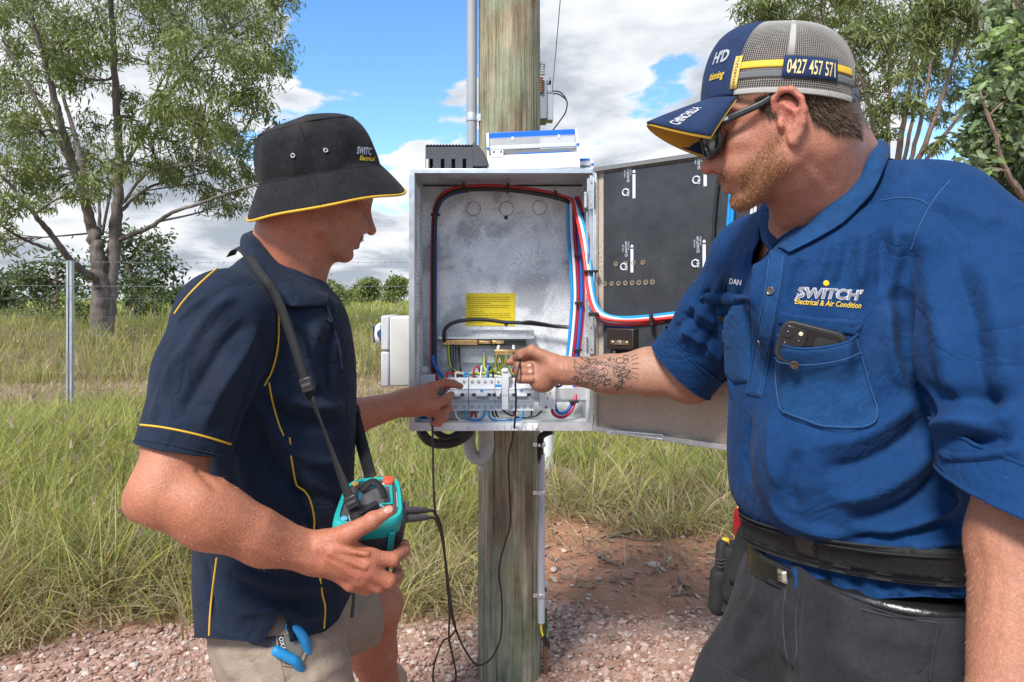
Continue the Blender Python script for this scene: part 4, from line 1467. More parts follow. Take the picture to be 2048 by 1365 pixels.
def breakers():
 # top-hat rail
 zr = P(0, 790, RAIL_Y)[2]
 mb = MB()
 x0, x1 = P(868, 0, RAIL_Y)[0], BX1 - .004
 mb.box(((x0 + x1) / 2, RAIL_Y + .004, zr), (x1 - x0, .0015, .027))
 for s in (-1, 1):
  mb.box(((x0 + x1) / 2, RAIL_Y - .001, zr + s * .0165), (x1 - x0, .0015, .008)).box(((x0 + x1) / 2, RAIL_Y + .0015, zr + s * .013), (x1 - x0, .006, .0012))
 mb.build('mounting_rail', M_ALU, cab)
 MB().box((P(1148, 0, FACE_Y + .04)[0], FACE_Y + .04, P(0, 788, FACE_Y + .04)[2]), (.104, .0016, .034)).build('rail_cover', M_ALU, cab, bevel=.001)
 breaker('main_breaker', 884, 937, 3, 'switch')
 breaker('circuit_breaker', 938, 990, 4)
 o = breaker('circuit_breaker', 990.4, 1003, 1)
 a, b = P(990.8, 769.5, FACE_Y + .019), P(1002.6, 776, FACE_Y + .019)
 MB().box(((a[0] + b[0]) / 2, FACE_Y + .0195, (a[2] + b[2]) / 2), (b[0] - a[0], .001, a[2] - b[2])).build('blue_tab', M_BLUEP, o)
 breaker('circuit_breaker', 1017, 1068, 4)
 # tall white locking bracket
 a, b = P(1003.5, 739, FACE_Y - .004), P(1016.5, 820, FACE_Y - .004)
 cx, w = (a[0] + b[0]) / 2, b[0] - a[0]
 mb = MB()
 mb.box((cx, FACE_Y + .008, (a[2] + b[2]) / 2), (w, .026, a[2] - b[2]))
 mb.box((cx, FACE_Y + .004, a[2] - .003), (w * .8, .026, .008))
 o = mb.build('cover_bracket', M_WHITE, cab, bevel=.0012)
 for s in (-1, 1):
  MB().lathe([(.0016, 0), (.0016, .0006)], (cx + s * .0032, FACE_Y - .0049, P(0, 791, FACE_Y)[2]), (0, -1, 0), 8).build('bracket_hole', M_INK, o)
 # power outlet
 a, b = P(1079.5, 758, FACE_Y + .006), P(1111, 820, FACE_Y + .006)
 cx, cz, w, h = (a[0] + b[0]) / 2, (a[2] + b[2]) / 2, b[0] - a[0], a[2] - b[2]
 o = MB().box((cx, (FACE_Y + .016 + RAIL_Y) / 2, cz), (w, RAIL_Y - FACE_Y - .016, h)).build('outlet_socket', M_WHITE, cab, bevel=.001)
 yf = FACE_Y + .006
 MB().box((cx, yf + .006, cz - .002), (w - .0004, .012, h * .58)).build('outlet_face', M_WHITE, o, bevel=.001)
 zc = P(0, 790, yf)[2]
 for dx, dz, ang, l_ in ((-.0068, .003, -28, .0075), (.0068, .003, 28, .0075), (0, -.009, 0, .0085)):
  MB().box((cx + dx, yf - .0002, zc + dz), (.0018, .0008, l_), rotm('Y', ang)).build('pin_slot', M_INK, o)
 MB().lathe([(.0035, 0), (.0035, .0012), (.002, .0014)], (cx - .004, FACE_Y + .0158, P(0, 816, yf)[2]), (0, -1, 0), 12).build('outlet_button', mat('dusky_red', (.35, .05, .08), .5), o)
 MB().lathe([(.0018, 0), (.0018, .0008)], (cx + .0125, yf - .0002, zc - .014), (0, -1, 0), 10).build('outlet_lamp', mat('dusky_red', (.35, .05, .08), .5), o)
 for dx in (-.008, .006):
  MB().lathe([(.0042, 0), (.0042, .0008), (.002, .001)], (cx + dx, FACE_Y + .0158, P(0, 763, yf)[2]), (0, -1, 0), 12).build('terminal_hole', M_INK, o)
 # left end clip
 a, b = P(838, 740, 1.85), P(868, 775, 1.85)
 mb = MB()
 mb.box(((a[0] + b[0]) / 2, 1.87, (a[2] + b[2]) / 2 - .006), (b[0] - a[0], .03, .03)).box(((a[0] + b[0]) / 2 - .006, 1.862, a[2]), (.016, .02, .014))
 mb.build('end_clip', M_GREYW, cab, bevel=.0015)
 # ribbed cable-entry strip on the bottom return
 a, b = P(935, 847, BY0 - .006), P(1076, 861, BY0 - .006)
 o = MB().box(((a[0] + b[0]) / 2, BY0 - .006, (a[2] + b[2]) / 2), (b[0] - a[0], .006, a[2] - b[2])).build('entry_strip', M_WHITE, cab, bevel=.001)
 for k in range(9):
  x = a[0] + .018 + k * (b[0] - a[0] - .036) / 8
  MB().box((x, BY0 - .0105, (a[2] + b[2]) / 2 - .0012), (.0085, .004, (a[2] - b[2]) * .86)).build('entry_tab', M_WHITE, o, bevel=.0008)
 for px in (938, 1073):
  MB().lathe([(.003, 0), (.003, .002), (.0015, .003)], P(px, 857, BY0 - .009), (0, -1, 0), 10).build('strip_screw', M_SCREW, o)

breakers()

def cables():
 yb = BY1 - .012
 # heavy run up the left wall, across the top and down the right
 for name, m_, r, off, py in (('red_cable', C_RED, .0052, (0, 0, 0), 0), ('black_cable', C_BLACK, .0062, (4, 7, -.012), 0), ('blue_cable', C_BLUE, .0045, (7, 10, .006), 0)):
  ox, oy, od = off
  pts = [(862 + ox, 860, 1.93 + od), (866 + ox, 800, 1.95 + od), (864 + ox, 700, 1.96 + od), (864 + ox, 560, 1.965 + od), (866 + ox * .8, 450, 1.965 + od), (872 + ox, 408 + oy * .3, 1.962 + od), (890 + ox, 385 + oy * .8, 1.958 + od),
    (925, 374 + oy, 1.952 + od), (980, 372 + oy, 1.948 + od), (1030, 375 + oy, 1.945 + od), (1090, 384 + oy, 1.94 + od), (1128, 394 + oy, 1.935 + od)]
  if name == 'blue_cable':
   pts = pts[:8] + [(935, 384, 1.97)]
  else:
   pts += [(1142 + ox, 405 + oy, 1.93), (1147 + ox, 440, 1.935), (1146 + ox, 520, 1.945)]
  wire(name, pts, r, m_, n=10)
 # down the right wall
 for k, (m_, nm, dx, r) in enumerate(((C_SKY, 'light_blue_cable', 0, .0048), (C_WHITE, 'white_cable', 6.5, .0045), (C_CRIM, 'red_cable', 13.0, .005), (C_BLUE, 'blue_cable', 20, .0042), (C_CRIM, 'red_cable', 25, .004))):
  Y = 1.93 - .006 * (k % 2)
  pts = [(1139 + dx * .5, 398 + (k > 0) * 2, Y), (1136 + dx * .9, 410, Y), (1137 + dx, 470, Y), (1142 + dx, 540, Y), (1144 + dx * .95, 600, Y), (1140 + dx * .95, 660, Y), (1135 + dx * .9, 710, Y), (1128 + dx * .9, 745, Y - .01), (1112 + dx * .8, 770, Y - .01)]
  wire(nm, pts, r, m_, n=10)
 # flexible run over to the door
 dn = A(-.646, -.763, 0)
 for k, (m_, nm, dx) in enumerate(((C_SKY, 'light_blue_cable', 0), (C_WHITE, 'white_cable', -5.5), (C_RED, 'red_cable', -11), (C_WHITE, 'white_cable', 7), (C_RED, 'red_cable', 3))):
  front = k < 3
  if front:
   pts = [(1139, 398 - k, 1.925 - .01 * k), (1148 + dx * .3, 402, 1.90 - .01 * k), (1160 + dx * .7, 430, 1.85), (1172 + dx, 470, 1.79), (1181 + dx, 530, 1.745), (1186 + dx, 575, 1.725), (1195 + dx, 612, 1.715), (1212 + dx, 630 + k * 2, 1.70),
     (1245, 634 + k * 4, 1.675), (1300, 631 + k * 4.5, 1.633), (1350, 625 + k * 5, 1.595), (1400, 620 + k * 5.5, 1.56), (1450, 614 + k * 6, 1.528)]
   if k == 0:
    pts = [(x, y + (10 if x > 1230 else 0) * .2, y_) for x, y, y_ in pts]
  else:
   pts = [(1148 + dx, 396, 1.93), (1156 + dx, 399, 1.92), (1162 + dx, 425, 1.89), (1168 + dx * .5, 470, 1.84), (1172, 540, 1.78), (1176, 590, 1.75), (1190, 625, 1.73), (1215, 643 + (k - 3) * 3, 1.71), (1260, 645 + (k - 3) * 4, 1.675), (1310, 640 + (k - 3) * 5, 1.637), (1360, 635 + (k - 3) * 5, 1.60), (1430, 628 + (k - 3) * 5, 1.552)]
  wire(nm, pts, .0046, m_, n=10)
 wire('blue_cable', [(1176, 600, 1.755), (1185, 622, 1.74), (1205, 643, 1.72), (1235, 652, 1.70), (1290, 650, 1.66), (1340, 644, 1.622), (1420, 634, 1.567)], .0044, C_BLUE, n=10)
 # black neutral tail looping over the yellow notice
 wire('black_cable', [(889, 684, 1.955), (888, 668, 1.95), (893, 655, 1.95), (910, 645, 1.955), (940, 640, 1.965), (980, 641, 1.97), (1010, 645, 1.97), (1040, 646, 1.97), (1075, 649, 1.97), (1110, 653, 1.97), (1140, 655, 1.96)], .0056, C_BLACK, n=10)
 wire('black_cable', [(1040, 645, 1.962), (1060, 643, 1.96), (1090, 648, 1.962), (1115, 653, 1.962), (1142, 657, 1.955)], .003, C_BLACK)
 # green and yellow earths: two half-width strands laid side by side
 for pts in ([(896, 691, 1.945), (897, 715, 1.94), (902, 735, 1.93), (912, 744, 1.92), (930, 747, 1.91), (955, 748, 1.90), (985, 747, 1.90), (1005, 750, 1.89)],
    [(968, 715, 1.95), (967, 730, 1.945), (972, 743, 1.93), (985, 746, 1.91)],
    [(990, 711, 1.86), (991, 724, 1.868), (986, 738, 1.88), (975, 745, 1.90)],
    [(997, 711, 1.862), (994, 728, 1.875), (1000, 742, 1.885), (1012, 750, 1.89)],
    [(1002, 711, 1.864), (1004, 726, 1.875), (998, 737, 1.885), (985, 744, 1.895)],
    [(1006, 711, 1.866), (1008, 724, 1.88), (1000, 739, 1.89), (975, 748, 1.90), (940, 749, 1.905)],
    [(1018, 711, 1.862), (1017, 730, 1.87), (1022, 745, 1.88), (1030, 752, 1.885)]):
  c = catmull(PL(pts), 8)
  T = np.gradient(c, axis=0)
  T /= np.linalg.norm(T, axis=1)[:, None]
  s = np.cross(T, A(0, 1, 0))
  s /= np.linalg.norm(s, axis=1)[:, None] + 1e-9
  MB().tube(c + s * .0012, .0019, 7).build('earth_wire_yellow_side', C_YEL, cab, smooth=True)
  MB().tube(c - s * .0014, .0018, 7).build('earth_wire_green_side', C_GRN, cab, smooth=True)
 # black neutrals down from the bar
 for k, (a, b) in enumerate(((901, 905), (906, 908), (911, 913), (916, 920), (919, 922))):
  wire('black_wire', [(a, 690, 1.95), (a + .5, 712, 1.945), (b - 1, 735, 1.93), (b + 2, 752, 1.91), (b + 5, 765, 1.895)], .0022, C_BLACK)
 # stubs and bridges above the breakers
 Y = FACE_Y + .035
 wire('red_wire', [(894, 760, Y), (894, 748, Y), (897, 746, Y), (908, 748, Y + .012), (922, 754, Y + .03), (935, 756, Y + .03)], .0031, C_RED)
 wire('white_wire', [(911, 760, Y), (911, 748, Y), (915, 746, Y), (925, 748, Y + .012), (940, 755, Y + .03)], .0031, C_WHITE)
 wire('light_blue_wire', [(929, 760, Y), (929, 748, Y), (933, 747, Y), (945, 752, Y + .012), (960, 758, Y + .03)], .0034, C_SKY)
 wire('crimson_wire', [(947, 762, Y - .005), (947, 745, Y - .005), (951, 735, Y), (957, 735, Y + .008), (960, 748, Y + .02), (961, 762, Y + .02)], .0028, C_CRIM)
 wire('white_wire', [(960, 762, Y - .005), (962, 745, Y), (964, 732, Y + .006), (966, 745, Y + .015), (966, 762, Y + .02)], .0026, C_WHITE)
 wire('light_blue_wire', [(973, 762, Y - .005), (975, 745, Y - .002), (976, 732, Y + .004), (976, 750, Y + .02)], .0028, C_SKY)
 wire('black_wire', [(986, 762, Y - .003), (986, 745, Y - .003), (984, 736, Y), (980, 737, Y + .006), (976, 755, Y + .015)], .0028, C_BLACK)
 wire('crimson_wire', [(1024, 762, Y - .003), (1025, 745, Y - .003), (1028, 736, Y), (1029, 748, Y + .015), (1030, 762, Y + .02)], .0026, C_CRIM)
 wire('teal_wire', [(1026, 756, Y + .02), (1032, 750, Y + .01), (1038, 745, Y)], .0028, mat('cable_teal', (.01, .16, .24), .4))
 # loops below
 Y = FACE_Y + .03
 wire('crimson_wire', [(894, 820, Y), (894, 832, Y), (899, 839, Y), (915, 842, Y), (950, 842, Y), (990, 843, Y), (1020, 843, Y)], .0026, C_CRIM)
 wire('white_wire', [(911, 820, Y - .004), (912, 830, Y - .004), (918, 839, Y - .006), (930, 843, Y - .006), (948, 841, Y - .006), (958, 834, Y - .004), (961, 820, Y - .004)], .0027, C_WHITE)
 wire('light_blue_wire', [(931, 820, Y - .008), (932, 832, Y - .008), (938, 838, Y - .010), (952, 840, Y - .010), (965, 835, Y - .008), (971, 820, Y - .008)], .0028, C_SKY)
 wire('crimson_wire', [(949, 820, Y), (952, 834, Y + .004), (956, 838, Y + .004)], .0026, C_CRIM)
 wire('crimson_wire', [(945, 820, Y), (944, 830, Y + .004), (938, 838, Y + .004)], .0026, C_CRIM)
 wire('white_wire', [(963, 820, Y - .002), (967, 832, Y - .004), (980, 838, Y - .006), (1005, 840, Y - .006), (1025, 836, Y - .006), (1033, 830, Y - .004), (1036, 820, Y - .002)], .0027, C_WHITE)
 wire('light_blue_wire', [(976, 820, Y - .006), (979, 834, Y - .008), (992, 841, Y - .010), (1015, 842, Y - .010), (1036, 840, Y - .010), (1045, 832, Y - .008), (1047, 820, Y - .006)], .0028, C_SKY)
 wire('black_wire', [(1005, 820, Y + .005), (1015, 828, Y + .003), (1035, 835, Y), (1055, 836, Y), (1072, 832, Y), (1084, 822, Y)], .0026, C_BLACK)
 wire('black_wire', [(1063, 820, Y), (1063, 830, Y), (1056, 836, Y)], .0024, C_BLACK)
 wire('crimson_wire', [(1027, 820, Y), (1027, 832, Y), (1020, 841, Y + .003)], .0026, C_CRIM)
 for k in range(2):
  wire('black_wire', [(985 + 6 * k, 820, Y + .02), (986 + 7 * k, 830, Y + .02), (990 + 6 * k, 834, Y + .03)], .0026, C_BLACK)
 # heavy loop at the bottom right
 wire('red_cable', [(1152, 745, 1.925), (1153, 780, 1.91), (1146, 815, 1.89), (1132, 832, 1.88), (1117, 834, 1.88), (1106, 826, 1.885), (1104, 812, 1.895), (1103, 790, 1.92)], .0046, C_CRIM, n=10)
 wire('blue_cable', [(1148, 745, 1.935), (1148, 780, 1.92), (1141, 812, 1.90), (1130, 825, 1.89), (1118, 826, 1.89), (1111, 815, 1.9), (1108, 790, 1.925)], .0046, C_BLUE, n=10)
 wire('blue_cable', [(866, 712, 1.94), (869, 730, 1.93), (878, 745, 1.915), (888, 758, 1.90)], .0045, C_BLUE, n=10)
 wire('red_cable', [(868, 735, 1.95), (870, 750, 1.94), (876, 762, 1.93)], .004, C_CRIM, n=10)
 wire('red_cable', [(1109, 772, 1.92), (1118, 768, 1.92), (1130, 760, 1.92), (1140, 748, 1.925)], .0042, C_CRIM, n=10)
 wire('blue_cable', [(1112, 776, 1.93), (1122, 770, 1.93), (1128, 755, 1.93)], .0042, C_BLUE, n=10)
 o = MB().box(P(848, 830, 1.85), (.026, .018, .02)).build('blue_connector', C_BLUE, cab, bevel=.003)
 # cable ties
 for px, py, Y, sx, sz in ((927, 376, 1.945, 5, 20), (1015, 377, 1.94, 5, 20), (1111, 391, 1.932, 6, 18), (871, 430, 1.955, 18, 5), (1161, 428, 1.872, 15, 5), (1181, 543, 1.728, 30, 5), (1187, 629, 1.70, 20, 8), (1302, 641, 1.618, 6, 26), (1156, 512, 1.918, 16, 4), (1157, 606, 1.918, 16, 4), (1156, 700, 1.918, 16, 4), (1148, 803, 1.888, 18, 5)):
  c = P(px, py, Y)
  w_, h_ = rp(sx, Y), rp(sz, Y)
  mb = MB().box(c, (w_, .016, h_))
  mb.box(c + A(w_ * .35 if sx > sz else .0, -.009, -h_ * .35 if sz > sx else 0), (.006, .005, .006))
  mb.build('cable_tie', M_BLACK, cab, bevel=.001)

cables()

# ------------------------------------------------------------------ its door
DH = A(BX1 + .004, BY0 - .004, 0)
DU = A(.763, -.646, 0)
DU = DU / np.linalg.norm(DU)
DN = A(-DU[1] * -1, 0, 0)
DN = A(DU[1], -DU[0], 0)      # towards the camera

def door():
 W = .462
 R_ = np.stack([DU, -DN, A(0, 0, 1)], 1)      # local x along the door, y away from the camera
 e = empty('cabinet_door', (DH[0], DH[1], BZ0))
 e.parent = cab
 e.matrix_parent_inverse = cab.matrix_world.inverted()
 H = BZ1 - BZ0 + .004

 def L_(x, y, z):
  return DH + DU * x - DN * y + A(0, 0, z)
 lining = mat('door_board', (.026, .028, .032), .5, spec=.35, color2=(.044, .047, .052), vscale=9, bump=.0003, bscale=300, var2=.12, v2scale=40, rvar=.12)
 tan = mat('bare_zinc', (.46, .385, .30), .5, metal=.3, color2=(.53, .45, .36), vscale=12, var2=.3, v2scale=420, rvar=.1)
 MB().box(L_(W / 2, .009, BCZ), (W, .002, H), R_).build('outer_skin', tan, e)
 # rolled edges
 for z, hh in ((BZ1 - .001, .010), (BZ0 + .004, .012)):
  mb = MB()
  mb.box(L_(W / 2, .0, z), (W, .018, .002), R_)
  mb.box(L_(W / 2, -.008, z - .004 if z > 1 else z + .004), (W, .002, hh), R_)
  mb.build('edge_fold', M_ALU if z < 1 else mat('dull_edge', (.20, .205, .20), .5, metal=.4), e, bevel=.0006)
 MB().box(L_(W - .001, .0, BCZ), (.002, .016, H - .006), R_).build('edge_fold', M_ALU, e)
 MB().box(L_(.004, .0, BCZ), (.006, .010, H - .02), R_).build('hinge_stile', M_ALU, e, bevel=.001)
 # black equipment board
 zt, zb = BZ1 - .014, P(0, 790, 1.66)[2] + .07
 zb = BZ0 + .155
 brd = MB().box(L_(W / 2 + .012, .003, (zt + zb) / 2), (W - .028, .008, zt - zb), R_).build('equipment_board', lining, e, bevel=.001)
 brd_y = -.0016

 def hit(px, py, lift=.0):
  return plane_hit(px, py, L_(0, brd_y - lift, 0), DN)
 # drilled holes
 hm = mat('hole_rim', (.20, .155, .11), .7)
 for px, py, r in [(1232, 528, 5.2), (1251, 527, 5.2), (1267, 526, 5.2), (1286, 525, 5.2)] + [(1210 + 13.6 * k, 568 - .5 * k, 5.0 + .1 * k) for k in range(8)] + [(1393, 566, 6.5), (1420, 520, 6.5)]:
  c = hit(px, py, .0004)
  rr = r / FPX * c[1]
  o = MB().lathe([(rr, 0), (rr, .0008), (rr * .82, .0008), (rr * .42, -.001), (rr * .4, -.001)], c, DN, 16).build('drilled_hole', hm, brd, smooth=False)
  MB().lathe([(rr * .38, 0), (rr * .3, .0004)], c + DN * .0002, DN, 10).build('hole_core', M_INK, o)
 for px, py in ((1218, 482), (1228, 514), (1212, 494), (1198, 506), (1203, 524), (1200, 535), (1244, 508), (1277, 490), (1277, 496), (1277, 508), (1303, 476), (1310, 489), (1301, 504), (1324, 500), (1321, 514), (1317, 521), (1316, 533), (1379, 497), (1381, 512), (1384, 518), (1404, 469), (1432, 478), (1432, 484), (1404, 498)):
  MB().lathe([(.0016, 0), (.0014, .0005)], hit(px, py, .0002), DN, 8).build('pilot_hole', M_INK, brd)
 # printed maker's marks, standing on end
 for cx, cy, s in ((1262, 366, 1.0), (1404, 340, 1.06), (1258, 515, .98), (1402, 507, 1.05)):
  ux, uy = A(0, 0, 1), -DU        # text runs upwards, its top to the left
  pr = empty('printed_mark', hit(cx, cy, .0005))
  pr.parent = brd
  pr.matrix_parent_inverse = brd.matrix_world.inverted()
  k_ = hit(cx, cy)[1] / FPX * s

  def at(dx, dy, l=.0006):
   return hit(cx + dx * s, cy + dy * s, l)
  # pale bar with a rounded head
  MB().prism([(-29 * k_, -3.2 * k_), (19 * k_, -3.2 * k_), (19 * k_, 3.2 * k_), (-29 * k_, 3.2 * k_)], 0, .0003, at(6, 2), np.stack([ux, uy, np.cross(ux, uy)], 1)).build('bar', M_PALE, pr)
  aa = np.linspace(-.5 * math.pi, .5 * math.pi, 9)
  MB().prism([(6 * k_ * np.cos(t), 3.2 * k_ * np.sin(t)) for t in aa], 0, .0003, at(6, -20), np.stack([ux, uy, np.cross(ux, uy)], 1)).build('bar_head', M_PALE, pr)
  text_on('word', 'QUANTUM', at(-3.2, -1.0), ux, uy, 31 * k_, 5.6 * k_, M_PALE, pr)
  text_on('word', 'OBA', at(-3.2, 27), ux, uy, 15 * k_, 5.0 * k_, M_PALE, pr, bold=.02)
  text_on('word', 'SWITCHBOARD', at(.6, -15), ux, uy, 17 * k_, 2.2 * k_, M_PALE, pr)
  text_on('word', '1500 RE', at(-11, -11), ux, uy, 15 * k_, 2.8 * k_, M_PALE, pr)
  # broken ring
  aa = np.linspace(math.radians(35), math.radians(325), 22)
  c = at(-11, 19)
  pts = c + np.cos(aa)[:, None] * DU * 6.6 * k_ + np.sin(aa)[:, None] * A(0, 0, 1) * 6.6 * k_
  MB().tube(pts, 1.5 * k_, 5).build('ring', M_PALE, pr)
 # cables clipped to the board farther along
 for nm, m_, pts, r in (('black_cable', C_BLACK, [(1443, 330), (1436, 365), (1430, 420), (1427, 470), (1428, 520)], .0042),
       ('light_blue_cable', C_SKY, [(1462, 370), (1460, 400), (1457, 440), (1455, 480), (1452, 560)], .0045), ('light_blue_cable', C_SKY, [(1470, 370), (1467, 400), (1464, 440), (1462, 480), (1458, 560)], .0045),
       ('white_cable', C_WHITE, [(1504, 380), (1503, 430), (1502, 480)], .0035), ('white_cable', C_WHITE, [(1512, 380), (1510, 430), (1509, 480)], .0035)):
  MB().tube(catmull([hit(x, y, .006) for x, y in pts], 6), r, 8).build(nm, m_, brd, smooth=True)
 MB().box(hit(1455, 476, .008), (.028, .006, .005), R_).build('cable_tie', M_BLACK, brd)
 # fuse carrier below the cable run
 c = hit(1245, 678, .012)
 k_ = c[1] / FPX
 f = MB().box(c, (62 * k_, .026, 42 * k_), R_).build('fuse_carrier', mat('smoky_plastic', (.035, .025, .022), .25, spec=.6, coat=.4), brd, bevel=.003)
 g = c + DN * .0135
 MB().box(g + A(0, 0, -7 * k_), (42 * k_, .003, 9 * k_), R_).build('carrier_bar', mat('dull_brass', (.30, .19, .09), .4, metal=.7), f)
 for dx in (-17, 0, 17):
  MB().lathe([(5 * k_ if dx == 0 else 3 * k_, 0), (5 * k_ if dx == 0 else 3 * k_, .002), (2 * k_, .003)], g + DN * .001 + DU * dx * k_ * .95 + A(0, 0, -7 * k_), DN, 12).build('carrier_screw', M_SCREW, f)
 MB().lathe([(4 * k_, 0), (4 * k_, .002), (2 * k_, .002)], hit(1229, 705, .001), DN, 12).build('board_screw', M_GREYW, brd)
 # hinges
 for py in (388, 677):
  c = P(1178, py, 1.738)
  k_ = 1.738 / FPX
  h = MB().box(c + DU * 4 * k_, (17 * k_, .0025, 62 * k_), R_).build('hinge', M_STEEL, e, bevel=.0008)
  MB().cyl(c + A(-7 * k_, -.003, -28 * k_), c + A(-7 * k_, -.003, 3 * k_), 3.6 * k_, n=12).build('hinge_knuckle', M_STEEL, h, smooth=True)
  for dz in (22, -22):
   MB().lathe([(2.4 * k_, 0), (2.4 * k_, .001), (1 * k_, .0014)], c + DU * 7 * k_ + DN * .0013 + A(0, 0, dz * k_), DN, 10).build('hinge_screw', M_SCREW, h)
 MB().cyl(P(1174, 425, 1.742), P(1177, 640, 1.742), .0022, n=8).build('hinge_rod', M_ALU, e, smooth=True)
 # document holder / latch at the bottom edge
 k_ = 1.69 / FPX
 a, b = plane_hit(1230, 868, L_(0, -.012, 0), DN), plane_hit(1325, 874, L_(0, -.012, 0), DN)
 MB().tube([a, a + A(0, 0, .006), b + A(0, 0, .004), b], .0022, 6).build('latch_bar', M_ALU, e)
 MB().box((a + b) / 2 + A(0, 0, -.002), (np.linalg.norm(b - a), .004, .006), R_).build('latch_plate', M_ALU, e, bevel=.001)
 MB().box(a - DU * .016, (.014, .006, .010), R_).build('latch_catch', M_STEEL, e, bevel=.001)

door()

# ------------------------------------------------------------------ boxes and covers around it
def isolator():
 Y = 1.80
 e = empty('isolator_box', P(791, 775, Y), 'pale grey weatherproof isolator box on the left of the cabinet', 'isolator')
 cream = mat('cream_plastic', (.56, .555, .53), .42, spec=.45, var=.05, vscale=15)
 a, b = P(779, 634, Y), P(821, 773, Y)
 MB().box(((a[0] + BX0 - .001) / 2, Y + .07, (a[2] + b[2]) / 2), (BX0 - .001 - a[0], .14, a[2] - b[2])).build('base', cream, e, bevel=.004)
 for y0, y1 in ((632, 701), (704, 774)):
  c, d = P(762, y0, Y + .001), P(778, y1, Y + .001)
  MB().box(((c[0] + d[0]) / 2, Y + .071, (c[2] + d[2]) / 2), (d[0] - c[0], .143, c[2] - d[2])).build('lid', M_GREYW, e, bevel=.004)
 c = P(757, 668, Y + .04)
 mb = MB().lathe([(.030, 0), (.029, .006), (.024, .013), (.012, .016)], P(762.5, 668, Y + .04) + A(0, .0, 0), (-1, 0, 0), 24)
 kn = mb.build('knob', M_WHITE, e, smooth=True)
 MB().box(P(755, 668, Y + .04) + A(-.004, 0, 0), (.016, .010, .050), rotm('X', 20)).build('knob_grip', mat('navy_plastic', (.03, .06, .14), .4), kn, bevel=.003)
 MB().lathe([(.011, 0), (.011, .0015), (.009, .002)], P(761, 668, Y + .006), (-.5, -1, 0), 16).build('knob_mark', mat('navy_plastic', (.03, .06, .14), .4), kn)
 MB().lathe([(.003, 0), (.003, .004)], P(761.5, 769, Y + .01), (-1, 0, 0), 10).build('lid_screw', M_SCREW, e)

isolator()

